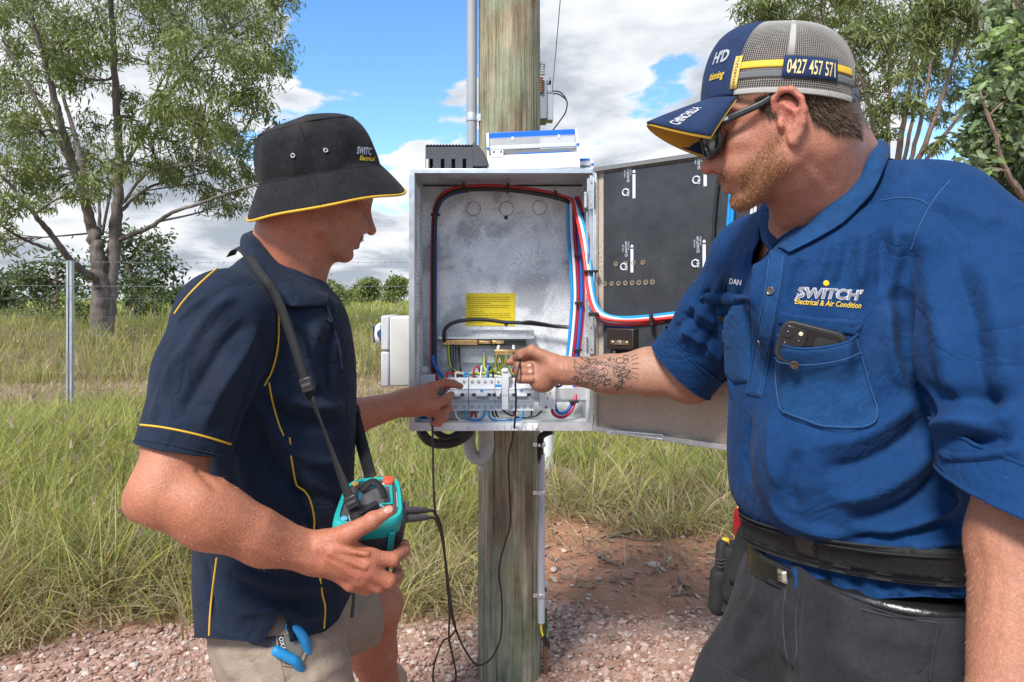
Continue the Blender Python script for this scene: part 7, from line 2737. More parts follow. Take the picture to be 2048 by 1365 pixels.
# ------------------------------------------------------------------ bucket hat
def bucket_hat():
 felt = cloth_mat('black_cotton', (.012, .0125, .0145), var=.25, vscale=30, weave=.0003, wscale=900, crinkle=.0028, cscale=34, var2=.2, v2scale=160, dust=.16)
 C0 = P(657, 408, 1.37)
 a1 = P(812, 379, 1.37 + .062) - P(502, 435, 1.37 - .062)
 rl = np.linalg.norm(a1) / 2
 a1 /= 2 * rl
 vd = (C0 - A(0, 0, CAM_H))
 vd /= np.linalg.norm(vd)
 a2 = vd - a1 * (vd @ a1)
 a2 /= np.linalg.norm(a2)
 up = np.cross(a1, a2)
 # open the brim very slightly towards the camera
 a2 = a2 + up * .03
 a2 /= np.linalg.norm(a2)
 up = np.cross(a1, a2)
 n = 96
 t = np.linspace(0, 2 * math.pi, n, endpoint=False)
 prof = [(1.0, 0, 0), (.93, .018, 0), (.86, .036, -.001), (.79, .052, -.002), (.745, .060, -.002), (.740, .066, -.003), (.738, .085, -.004), (.727, .105, -.005), (.70, .125, -.007), (.655, .142, -.009), (.60, .154, -.010),
   (.585, .157, -.010), (.50, .1645, -.011), (.35, .170, -.011), (.18, .172, -.011), (.02, .1725, -.011)]
 rows = []
 for k, (r, h, sh) in enumerate(prof):
  rx, ry = r * rl, r * rl * (.90 if k > 3 else .90)
  wv = .0035 * np.sin(3 * t + .5) * (k < 4) + .002 * np.sin(5 * t + 1.2) * (k < 5)
  cr = (.0022 * np.sin(4 * t + k * .5) + .0016 * np.sin(9 * t - k * .8)) * (5 <= k < 12)
  x = (rx + cr) * np.cos(t) + sh
  y = (ry + cr) * np.sin(t)
  hh = h + wv * (1 - k / 5) * (k < 5)
  # the crown is a touch lower behind
  hh = hh - (.010 * (np.cos(t) < 0) * np.abs(np.cos(t)) * (h > .06)) * (h / .17)
  rows.append(C0 + x[:, None] * a1 + y[:, None] * a2 + np.asarray(hh)[..., None] * up)
 G = np.stack(rows, 0)
 G = np.concatenate([G, G[:, :1]], 1)
 e = empty('bucket_hat', C0)
 e.parent = L_ROOT
 e.matrix_parent_inverse = L_ROOT.matrix_world.inverted()
 mb = MB().grid(G, flip=True)
 o = mb.build('crown_and_brim', felt, e, smooth=True, solid=.003)
 sb = o.modifiers.new('sub', 'SUBSURF')
 sb.levels = sb.render_levels = 2
 o.data.shade_smooth() if hasattr(o.data, 'shade_smooth') else None
 MB().tube(np.vstack([G[0], G[0][1:2]]) , .0026, 8, cap=False).build('brim_piping', GOLD, e, smooth=True)
 # stitched seams
 for k, r in ((4, .0011), (11, .0011)):
  nrm = (G[k] - C0 - up * prof[k][1])
  nrm = nrm / (np.linalg.norm(nrm, axis=1)[:, None])
  MB().tube(G[k] + nrm * .0018, r, 6, cap=False).build('seam', felt, e, smooth=True)
 j = 68
 MB().tube(catmull(G[0:11, j] + (G[0:11, j] - C0) * .012, 3), .0009, 6).build('side_seam', felt, e, smooth=True)
 # brass eyelets: found by looking at the crown mesh
 bm = BVHTree.FromPolygons([tuple(v) for v in G.reshape(-1, 3)], [(i * (n + 1) + q, i * (n + 1) + q + 1, (i + 1) * (n + 1) + q + 1, (i + 1) * (n + 1) + q) for i in range(len(prof) - 1) for q in range(n)])

 def hit(px, py):
  d = rays(px, py)
  l, nn, _, _ = bm.ray_cast(Vector((0, 0, CAM_H)), Vector(d))
  nn = np.array(nn)
  return np.array(l), nn if nn @ d < 0 else -nn
 for px, py in ((587, 312), (651, 302)):
  l, nn = hit(px, py)
  MB().lathe([(.0042, .001), (.0046, .0025), (.0036, .0034), (.0022, .003), (.0021, .001)], l + nn * .001, nn, 16).build('eyelet', mat('nickel', (.6, .6, .58), .3, metal=.8), e, smooth=True)
  MB().lathe([(.0022, .0012), (.0018, .0014)], l + nn * .001, nn, 10).build('eyelet_hole', mat('void', (.002, .002, .002), .9), e)

 class HatS:
  def __init__(s):
   pass
 def word(s, p0, p1, h, m_, nm, shear=0., bold=0.):
  V, F, w = text_geo(s, shear, bold)
  pts = []
  for v in V:
   x = p0[0] + (p1[0] - p0[0]) * v[0] / w
   y = p0[1] + (p1[1] - p0[1]) * v[0] / w - v[1] * h
   r = bm.ray_cast(Vector((0, 0, CAM_H)), Vector(rays(x, y)))
   if r[0] is None:
    pts.append(None)
    continue
   nn = np.array(r[1])
   if nn @ rays(x, y) > 0:
    nn = -nn
   pts.append(np.array(r[0]) + nn * .0024)
  F = [f for f in F if all(pts[i] is not None for i in f)]
  ok = next(p for p in pts if p is not None)
  obj(nm, np.array([p if p is not None else ok for p in pts]), F, m_, e, smooth=False)
 thr = mat('silver_thread', (.34, .35, .40), .6)
 word('SWITC', (712, 308), (742, 311), 14, thr, 'embroidery', .25, .03)
 word('Electrical', (718, 321), (748, 323), 9, mat('yellow_thread', (.70, .46, .02), .6), 'embroidery', .35, .015)

bucket_hat()

# sparse moustache: short hairs standing off the lip
def hairs(name, roots, dirs, length, width, cols, m_, parent, bend=.3):
 n = len(roots)
 t = RNG.normal(0, 1, (n, 3))
 s = np.cross(dirs, t)
 s /= np.linalg.norm(s, axis=1)[:, None] + 1e-9
 b = np.cross(s, dirs)
 L_ = length[:, None]
 mid = roots + dirs * L_ * .5
 tip = roots + dirs * L_ + b * L_ * bend * RNG.uniform(-1, 1, (n, 1)) - A(0, 0, 1) * L_ * .12
 w = width
 V = np.stack([roots - s * w, roots + s * w, mid + s * w * .8, mid - s * w * .8, tip], 1)
 k = (np.arange(n) * 5)[:, None]
 F4 = k + [0, 1, 2, 3]
 F3 = k + [3, 2, 4]
 F = [list(f) for f in F4] + [list(f) for f in F3]
 o = obj(name, V.reshape(-1, 3), F, m_, parent)
 vcol(o, np.repeat(cols, 5, 0))
 o['kind'] = 'stuff'
 return o

HAIR = mat('hair_strand', (1, 1, 1), .5, spec=.4, attr='col')

def left_moustache():
 n = 420
 y = RNG.uniform(-.024, .024, n)
 z = -.0565 + RNG.normal(0, .0028, n) - .25 * np.abs(y) * .3
 p = np.array([lw(.13 - .9 * abs(yy), yy * 1.3, zz) for yy, zz in zip(y, z)])
 d = np.array([-(L_HM @ A(1, 0, 0))] * n)
 for _ in range(40):
  q = LB.ev(p)
  p = p + d * np.clip(q, -.004, .006)[:, None]
 g = LB.grad(p)
 dirs = g * .45 - A(0, 0, 1) * .8 + RNG.normal(0, .25, (n, 3))
 dirs /= np.linalg.norm(dirs, axis=1)[:, None]
 hairs('moustache', p, dirs, RNG.uniform(.004, .008, n), .00032, np.array([(.30, .20, .11), (.22, .14, .08), (.38, .27, .15)])[RNG.integers(0, 3, n)], HAIR, L_ROOT)

left_moustache()
# ------------------------------------------------------------------ tester, strap and leads
M_TEAL = mat('teal_rubber', (.012, .33, .315), .42, spec=.45, var=.05, vscale=30)
M_CASE = mat('tester_grey', (.060, .055, .058), .5, spec=.4, var=.08, vscale=40, bump=.0002, bscale=700)
M_WEB = mat('black_webbing', (.014, .014, .015), .75, spec=.3, bump=.0005, bscale=600, bdetail=2)

def ribbon(name, path, widths, m_, parent, side=None, th=.0016, n=6):
 """Flat strap along a curve; its flat turned towards side (default the viewer-facing direction)."""
 c = catmull(np.array(path), n)
 w = np.interp(np.linspace(0, 1, len(c)), np.linspace(0, 1, len(widths)), widths)
 T = np.gradient(c, axis=0)
 T /= np.linalg.norm(T, axis=1)[:, None]
 N_ = np.asarray(side if side is not None else (0.1, -1, .1), float)
 if N_.ndim == 1:
  N_ = np.tile(N_, (len(c), 1))
 else:
  N_ = np.stack([np.interp(np.linspace(0, 1, len(c)), np.linspace(0, 1, len(N_)), N_[:, i]) for i in range(3)], 1)
 s = np.cross(T, N_)
 s /= np.linalg.norm(s, axis=1)[:, None] + 1e-9
 G = np.stack([c - s * w[:, None] / 2, c, c + s * w[:, None] / 2], 1)
 return MB().grid(G).build(name, m_, parent, smooth=True, solid=th)

def tester():
 BL, BR, TL, TR = P(658, 1058, 1.110), P(811, 1042, 1.158), P(694, 960, 1.225), P(800, 951, 1.258)
 e = empty('insulation_tester', (BL + BR) / 2, 'teal and charcoal handheld tester with red button hanging from a strap', 'tester')
 nrm = np.cross(BR - BL, TL - BL)
 nrm /= np.linalg.norm(nrm)

 def at(u, v, d=0.0):
  return BL * (1 - u) * (1 - v) + BR * u * (1 - v) + TL * (1 - u) * v + TR * u * v + nrm * d

 def ring(inset, d, n=40, q=.17, waist=0.0):
  """Rounded outline of the case at height d over the face plane."""
  a = np.linspace(0, 2 * math.pi, n, endpoint=False)
  ex = 4.6
  x = np.sign(np.cos(a)) * np.abs(np.cos(a)) ** (2 / ex)
  y = np.sign(np.sin(a)) * np.abs(np.sin(a)) ** (2 / ex)
  u, v = .5 + x * (.5 - inset), .5 + y * (.5 - inset)
  return np.array([at(uu, vv, d) for uu, vv in zip(u, v)])

 def shell(name, levels, m_, cap=True):
  R_ = [ring(i, d) for i, d in levels]
  n = len(R_[0])
  mb = MB()
  V = np.vstack(R_)
  F = [(k * n + j, k * n + (j + 1) % n, (k + 1) * n + (j + 1) % n, (k + 1) * n + j) for k in range(len(R_) - 1) for j in range(n)]
  if cap:
   F += [tuple(range(n - 1, -1, -1)), tuple((len(R_) - 1) * n + j for j in range(n))]
  mb.add(V, F)
  return mb.build(name, m_, e, smooth=True)
 shell('case', [(.05, -.110), (.028, -.106), (.022, -.08), (.018, -.03), (.02, -.018)], M_CASE)
 shell('rim', [(.012, -.034), (-.004, -.029), (-.008, -.012), (.0, -.002), (.03, .003), (.075, .002), (.085, -.003)], M_TEAL)
 shell('face_plate', [(.085, -.006), (.085, -.0015)], M_CASE)

 def quad(name, u0, u1, v0, v1, m_, lift=.0006, parent=e, th=.0008):
  mb = MB()
  pts = [at(u0, v0), at(u1, v0), at(u1, v1), at(u0, v1)]
  V = [p + nrm * (lift - th) for p in pts] + [p + nrm * lift for p in pts]
  mb.add(V, [(3, 2, 1, 0), (4, 5, 6, 7), (0, 1, 5, 4), (1, 2, 6, 5), (2, 3, 7, 6), (3, 0, 4, 7)])
  return mb.build(name, m_, parent)
 # display with its teal frame
 quad('display_frame', .28, .84, .38, .80, M_TEAL, .0002)
 quad('display', .33, .79, .41, .76, mat('dark_lcd', (.085, .085, .09), .2, spec=.6), .0010)
 quad('white_caption', .52, .86, .815, .845, mat('print_white', (.6, .62, .62), .6), .0003)
 for u in (.90, .93):
  quad('side_legend', u, u + .012, .30, .62, mat('print_grey', (.35, .37, .37), .6), .0002)
 c = at(.78, .89)
 MB().lathe([(.0112, -.002), (.0112, .002), (.0096, .0045), (.005, .0055), (.0005, .0055)], c, nrm, 24).build('test_button', mat('orange_red', (.62, .075, .03), .45, bump=.0006, bscale=500), e, smooth=True)
 MB().lathe([(.0062, -.001), (.006, .002), (.003, .0035), (.0003, .0035)], at(.18, .885), nrm, 16).build('hold_button', mat('amber', (.5, .33, .05), .45), e, smooth=True)
 a = np.linspace(0, 2 * math.pi, 25)
 du, dv = (BR - BL) / np.linalg.norm(BR - BL), (TL - BL) / np.linalg.norm(TL - BL)
 c = at(.48, .89, .0006)
 MB().tube([c + du * .013 * math.cos(t) + dv * .0062 * math.sin(t) for t in a], .0009, 6, cap=False).build('badge_ring', mat('print_teal', (.25, .42, .42), .5), e)
 c = at(.47, .22)
 for r in (.030, .026):
  MB().tube([c + nrm * .0006 + du * r * math.cos(t) + dv * r * .8 * math.sin(t) for t in a], .0010, 6, cap=False).build('dial_ring', mat('print_teal', (.25, .42, .42), .5), e)
 MB().lathe([(.0205, -.001), (.0195, .004), (.017, .006), (.0004, .006)], c, nrm, 28).build('dial', M_BLACK, e, smooth=True)
 k = MB().box(c + nrm * .010, (.036, .011, .012), np.stack([du * .8 + dv * .6, np.cross(nrm, du * .8 + dv * .6), nrm], 1)).build('dial_grip', M_BLACK, e, bevel=.003)
 MB().lathe([(.006, -.001), (.0055, .002), (.0004, .0025)], at(.16, .16), nrm, 16).build('blue_button', mat('pale_blue_key', (.10, .35, .55), .4), e, smooth=True)
 # teal strip down the front and side ribs
 for u, w_ in ((.80, .085),):
  pts = [at(u, -.008, -.02), at(u + w_, -.008, -.02), at(u + w_ - .01, .0, -.112), at(u, .0, -.112)]
  f = -dv * .0035
  V = [p + f * .2 for p in pts] + [p + f for p in pts]
  MB().add(V, [(3, 2, 1, 0), (4, 5, 6, 7), (0, 1, 5, 4), (1, 2, 6, 5), (2, 3, 7, 6), (3, 0, 4, 7)]).build('front_strip', M_TEAL, e, bevel=.0008)
 # terminal block at the right
 c = at(1.02, .30, -.045)
 MB().box(c, (.010, .05, .07), np.stack([du, dv, nrm], 1)).build('terminal_cover', M_CASE, e, bevel=.002)
 # strap in two runs, with their buckles, all part of the tester
 near = PL([(462, 512, 1.46), (472, 497, 1.41), (489, 500, 1.31), (522, 550, 1.212), (552, 592, 1.200), (582, 672, 1.188), (606, 748, 1.176), (622, 795, 1.172), (646, 855, 1.168), (672, 925, 1.160), (700, 1000, 1.142), (716, 1046, 1.128)])
 q = []
 for p in near:       # lay the strap on the cloth where it touches
  d = LP.ev(p[None])[0]
  q.append(p + LP.grad(p[None], .004)[0] * max(0, .004 - d) if d < .004 else p)
 near = q
 ribbon('strap', near[:8], [.020, .020, .019, .018, .016, .015, .014], M_WEB, e, [(-.3, -.2, 1), (-.4, -.6, .8), (-.2, -.9, .4), (0, -1, .2), (0, -1, .1)])
 ribbon('strap', near[7:], [.014, .009, .012, .017, .019], M_WEB, e, [(-.6, -.8, .1), (-.75, -.6, .1), (-.5, -.9, .1), (-.1, -1, .3), (0, -1, .4)])
 far = PL([(560, 520, 1.52), (640, 600, 1.56), (672, 690, 1.535), (690, 765, 1.50), (708, 828, 1.46), (724, 890, 1.385), (742, 957, 1.255)])
 ribbon('strap', far, [.02, .02, .021, .024, .025, .024], M_WEB, e, [(.2, -1, .1), (.1, -1, .1)])
 for c, R_, s in ((P(614, 770, 1.166), rotm('Y', -18), (.022, .010, .026)), (P(706, 822, 1.452), rotm('Y', -15), (.030, .010, .022)), (P(704, 1004, 1.132), rotm('Y', -25), (.023, .009, .022))):
  b = MB().box(c, s, R_).build('buckle', M_BLACK, e, bevel=.0025)
  MB().box(c + A(0, -.0045, 0), (s[0] * .75, .004, s[2] * .22), R_).build('buckle_bar', M_CASE, b, bevel=.0008)
 ribbon('strap_tail', [at(.30, .68, .004), at(.48, .78, .014), at(.62, .62, .016), at(.70, .40, .012)], [.014, .013, .012, .011], M_WEB, e, nrm)
 return e, at, nrm, du

TEST = tester()

def leads():
 rub = mat('lead_rubber', (.020, .020, .022), .5, spec=.4)
 # plugs at the tester
 for k, (a, b, lab) in enumerate((((806, 1021, 1.20), (858, 1021, 1.235), 'black test lead from the upper plug, dropping to the gravel'), ((803, 1038, 1.19), (858, 1035, 1.225), 'test lead with red ringed plug running to the tattooed hand'))):
  e = empty('test_lead', P(*a), lab, 'test lead', 'leads plugged into the tester')
  p, q = P(*a), P(*b)
  d = (q - p) / np.linalg.norm(q - p)
  MB().tube([p - d * .006, p, p + d * .012, p + d * .03, q - d * .004, q], [.0052, .0068, .0074, .0066, .005, .003], 14).build('plug', M_CASE, e, smooth=True)
  if k == 1:
   MB().tube([p - d * .009, p - d * .003], [.0070, .0072], 14).build('red_ring', mat('red_plastic', (.55, .03, .03), .4), e, smooth=True)
   pts = [b, (872, 1040, 1.25), (884, 1075, 1.32), (890, 1115, 1.40), (896, 1165, 1.50), (903, 1228, 1.64), (914, 1265, 1.74), (930, 1300, 1.83), (955, 1330, 1.90), (982, 1317, 1.94), (1001, 1275, 1.985), (1004, 1205, 2.01), (998, 1140, 2.015), (1009, 1090, 2.015), (1021, 1045, 2.01), (1019, 980, 2.005),
     (1017, 917, 1.96), (1025, 878, 1.80), (1030, 840, 1.715), (1032, 800, 1.70), (1031, 765, 1.69), (1037, 738, 1.70), (1041, 722, 1.735)]
   MB().tube(catmull(PL(pts), 10), .0026, 8).build('cable', rub, e, smooth=True)
   tip = catmull(PL([(1040, 724, 1.735), (1031, 712, 1.775), (1026, 705, 1.835)]), 6)
   MB().tube(tip, [.0042] * 5 + [.0046] * 4 + [.0035, .003, .0015, .0012], 10).build('probe', rub, e, smooth=True)
  else:
   pts = [b, (868, 1024, 1.245), (880, 1046, 1.28), (887, 1085, 1.34), (893, 1150, 1.45), (899, 1225, 1.60), (898, 1275, 1.72), (907, 1320, 1.84), (912, 1350, 1.92), (905, 1372, 1.98), (870, 1370, 1.99)]
   MB().tube(catmull(PL(pts), 10), .0026, 8).build('cable', rub, e, smooth=True)
 e = empty('test_lead', P(870, 795, 1.73), 'test lead with red probe held against the breakers by the kneeling man', 'test lead', 'leads plugged into the tester')
 c = catmull(PL([(866, 812, 1.722), (871, 798, 1.716), (880, 789, 1.722), (890, 781, 1.745), (899, 776, 1.775)]), 6)
 rr = np.interp(np.linspace(0, 1, len(c)), [0, .15, .4, .75, .8, 1], [.0026, .0042, .0060, .0062, .0045, .0035])
 MB().tube(c[:19], rr[:19], 12).build('probe_grip', M_CASE, e, smooth=True)
 MB().tube(c[18:], rr[18:] * 1.05, 12).build('probe_tip', mat('red_plastic', (.55, .03, .03), .4), e, smooth=True)
 pts = [(866, 812, 1.722), (865, 850, 1.70), (866, 910, 1.66), (867, 970, 1.62), (871, 1025, 1.60), (882, 1060, 1.60), (890, 1110, 1.62), (898, 1175, 1.68), (906, 1232, 1.75), (911, 1258, 1.79), (900, 1274, 1.82), (885, 1284, 1.85), (871, 1320, 1.92), (866, 1350, 1.97), (868, 1385, 2.0)]
 MB().tube(catmull(PL(pts), 10), .0026, 8).build('cable', rub, e, smooth=True)

leads()

def pliers():
 e = empty('pliers', P(585, 1300, 1.2), 'blue handled pliers sticking out of the beige shorts pocket', 'pliers')
 bl = mat('pliers_blue', (.012, .20, .46), .45, spec=.45, color2=(.018, .26, .55), vscale=90, bump=.0003, bscale=500)
 for pts, dy in (([(572, 1255), (580, 1256), (593, 1263), (607, 1280), (618, 1305)], -.002), ([(549, 1300), (557, 1304), (572, 1311), (590, 1322), (604, 1338)], -.004)):
  p = cast(LS, [q[0] for q in pts], [q[1] for q in pts])
  g = LS.grad(p, .008)
  off = np.array([.012, .011, .010, .006, -.006])
  c = catmull(p + g * off[:, None], 7)
  r = np.interp(np.linspace(0, 1, len(c)), [0, .06, .15, .5, 1], [.004, .0078, .0092, .009, .0085])
  MB().tube(c, r, 14).build('handle', bl, e, smooth=True)
 a, b = P(606, 1325, 1.215), P(622, 1362, 1.235)
 MB().box((a + b) / 2 + A(0, .05, 0), (.03, .012, .05), rotm('Y', -25)).build('jaws', M_STEEL, e, bevel=.003)

pliers()
# ------------------------------------------------------------------ man in the blue work shirt
R_HC = P(1552, 245, 1.02)
R_HM = head_frame(R_HC, -1, 18, 15)

def rw(x, y, z):
 return R_HC + R_HM @ A(x, y, z)

def right_body():
 # facing -X his own left side is turned to the camera (local +y)
 pr = head_prims(R_HC, R_HM, .97, 1.0)
 pr += ear_prims(R_HC + R_HM @ A(-.002, -.004, -.017), R_HM, 1, 1.08) + ear_prims(R_HC + R_HM @ A(0, 0, -.017), R_HM, -1)
 nb = P(1648, 440, 1.10)
 pr += [Cone(rw(-.038, 0, -.045), nb, .060, .074, .03), Cone(rw(-.062, 0, -.005), P(1685, 330, 1.10), .046, .058, .03),
   Cone(rw(-.008, .048, -.055), P(1580, 430, 1.05), .016, .015, .02), Cone(rw(-.005, 0, -.080), P(1605, 455, 1.12), .036, .044, .025)]
 pr += [Ell(P(1660, 700, 1.13), A(.13, .15, .22), None, .05), Ell(P(1680, 930, 1.12), A(.14, .15, .17), None, .05), Ell(P(1730, 1110, 1.10), A(.11, .13, .12), None, .05)]
 pr += [Cone(P(1650, 520, 1.13), P(1520, 530, 1.32), .08, .065, .05), Cone(P(1650, 540, 1.13), P(1925, 545, .98), .075, .055, .05)]
 # far arm: sleeve, tattooed forearm and the hand at the earth bar
 sh, el, wr = P(1500, 530, 1.34), P(1378, 752, 1.50), P(1128, 741, 1.695)
 pr += [Cone(sh, el, .065, .054, .03), Cone(el, P(1300, 744, 1.545), .050, .0525, .02), Cone(P(1300, 744, 1.545), P(1215, 749, 1.615), .0525, .0435, .02), Cone(P(1215, 749, 1.615), wr, .0435, .0315, .02),
   Ell(P(1385, 775, 1.49), A(.035, .03, .028), None, .03)]
 pr += [Cone(wr, P(1100, 742, 1.715), .031, .030, .02), Ell(P(1085, 762, 1.715), A(.034, .024, .030), None, .015), Ell(P(1076, 738, 1.735), A(.036, .026, .036), None, .015)]
 pr += pchain([(1105, 722, 1.705), (1064, 702, 1.712), (1044, 709, 1.735), (1031, 716, 1.765)], [.0190, .0145, .0128, .0095], .005, .014)
 pr += pchain([(1070, 714, 1.76), (1045, 716, 1.79), (1030, 722, 1.80), (1017, 725, 1.80)], [.0140, .0122, .0110, .0080], .004, .01)
 for a, b, c, d, r in (((1062, 732, 1.765), (1036, 732, 1.765), (1040, 733, 1.735), (1060, 733, 1.712), .0118), ((1064, 746, 1.76), (1036, 745, 1.757), (1041, 745, 1.727), (1062, 745, 1.706), .0116), ((1066, 760, 1.75), (1040, 759, 1.745), (1044, 759, 1.718), (1064, 759, 1.700), .0108)):
  pr += pchain([a, b, c, d], [r * 1.05, r, r, r * .82], .0035, .006)
 # near arm, hanging
 sh2, el2, wr2 = P(1945, 560, .96), P(2062, 945, .80), P(2010, 1450, .72)
 pr += [Cone(sh2, el2, .058, .054, .03), Cone(el2, P(2050, 1090, .785), .054, .056, .02), Cone(P(2050, 1090, .785), wr2, .056, .036, .02)]
 hd = wr2 + A(-.02, -.01, -.09)
 pr += [Cone(wr2, hd, .034, .036, .02), Ell(hd, A(.038, .022, .05), None, .02)]
 for i, (dx, l_) in enumerate(((-.028, .07), (-.010, .08), (.010, .075), (.028, .06))):
  a = hd + A(dx, 0, -.035)
  pr += chain([a, a + A(-.006, -.006, -l_ * .55), a + A(-.022, .004, -l_)], [.0105, .0098, .0080], .004, .008)
 pr += chain([hd + A(-.03, -.012, .02), hd + A(-.056, -.022, -.02), hd + A(-.06, -.016, -.05)], [.016, .012, .009], .005, .012)
 # legs
 hipR, knR, anR = P(1660, 1230, 1.20), P(1480, 1500, 1.22), A(.46, 1.26, .08)
 hipL, knL, anL = P(1790, 1270, 1.03), P(1720, 1560, .93), A(.60, .90, .08)
 pr += [Cone(hipR, knR, .075, .066, .04), Cone(knR, anR, .062, .042, .03), Cone(hipL, knL, .07, .066, .04), Cone(knL, anL, .062, .042, .03)]
 return Solid(pr)

RB = right_body()
R_ROOT = empty('person', (.55, 1.1, 0), 'person in royal blue work shirt and trucker cap reaching into the cabinet', 'person')
SK_R = (0.385, 0.168, 0.104)

def beard_mask(x, z):
 up = -.020 - .52 * (x - .012)
 up = np.where(x > .075, -.082, up)
 return sstep(up - z, -.004, .016) * sstep(x, -.004, .012) * sstep(-z, .150, .122) * (.55 + .45 * sstep(x, .0, .045))

def right_skin(h=.0033):
 V, F = RB.mesh(h, (-.05, .55, -.02), (1.0, 1.85, 1.65))
 V, F = biggest(V, F)
 for pts, w, a in (([(1958, 1030), (1985, 1150), (1968, 1290)], .008, .0018), ([(1990, 1060), (2020, 1180), (2000, 1320)], .008, .0016), ([(1122, 722), (1126, 742), (1122, 762)], .005, -.0016), ([(1132, 722), (1136, 742), (1132, 764)], .005, -.0012), ([(1100, 735), (1150, 742), (1210, 752)], .005, .0012),
      ([(1592, 330), (1620, 372), (1640, 410)], .007, -.0015), ([(1610, 310), (1645, 350), (1668, 380)], .007, -.0015)):
  q = fold_px(RB, pts, w, a)
  if q:
   RB.folds.append(q)
 V = V + vnormals(V, F) * RB.relief(V)[:, None]
 loc = (V - R_HC) @ R_HM
 C = tint(V, SK_R, [(rw(-.01, .08, .0), .035, (0.452, 0.132, 0.091), .85), (rw(.02, .07, -.05), .05, (0.437, 0.174, 0.112), .6), (P(1620, 340, 1.03), .06, (0.429, 0.182, 0.116), .5), (P(1250, 740, 1.56), .12, (0.437, 0.250, 0.170), .85),
      (P(1075, 745, 1.70), .055, (0.359, 0.163, 0.105), .8), (rw(.11, 0, -.04), .02, (0.468, 0.166, 0.123), .7), (P(2040, 1150, .72), .16, (.39, .168, .098), .85)])
 # sandy beard on jaw, chin and lip
 x, y, z = loc.T
 jaw = beard_mask(x, z)
 jaw = np.maximum(jaw, np.exp(-((x - .088) / .022) ** 2 - ((z + .057) / .007) ** 2) * .8)
 n = .75 + .25 * wob(x * 260, z * 260 + y * 200, 1.0)
 jaw = jaw * n * (np.abs(loc).max(1) < .2)
 C = C * (1 - .70 * jaw[:, None]) + A(.25, .105, .045) * .70 * jaw[:, None]
 sc = sstep(z, .028, .040) * sstep(-x, -.085, -.06) * (np.abs(loc).max(1) < .2)
 sc = np.maximum(sc, sstep(-x, .030, .045) * sstep(z, -.050, -.038) * (np.abs(loc).max(1) < .2))
 C = C * (1 - .85 * sc[:, None]) + A(.07, .045, .03) * .85 * sc[:, None]
 lip = np.exp(-((x - .095) / .010) ** 2 - (y / .024) ** 2 - ((z + .0705) / .006) ** 2)
 C = C * (1 - .6 * lip[:, None]) + A(.45, .15, .13) * .6 * lip[:, None]
 qx, qy = 1024 + V[:, 0] / V[:, 1] * FPX, 600 - (V[:, 2] - CAM_H) / V[:, 1] * FPX
 tt = sstep(-((qx - 1204) / 62) ** 2 - ((qy - 746) / 40) ** 2, -1.0, -.6) * (V[:, 1] < 1.62 + .2) * (.30 + .34 * wob(qx * .16, qy * .16, 1.0, 3))
 tt = np.clip(tt, 0, .6) * (V[:, 1] > 1.45)
 C = C * (1 - tt[:, None]) + A(.13, .105, .095) * tt[:, None]
 o = obj('body', V, F, SKIN, R_ROOT)
 vcol(o, C)
 return o

right_skin()

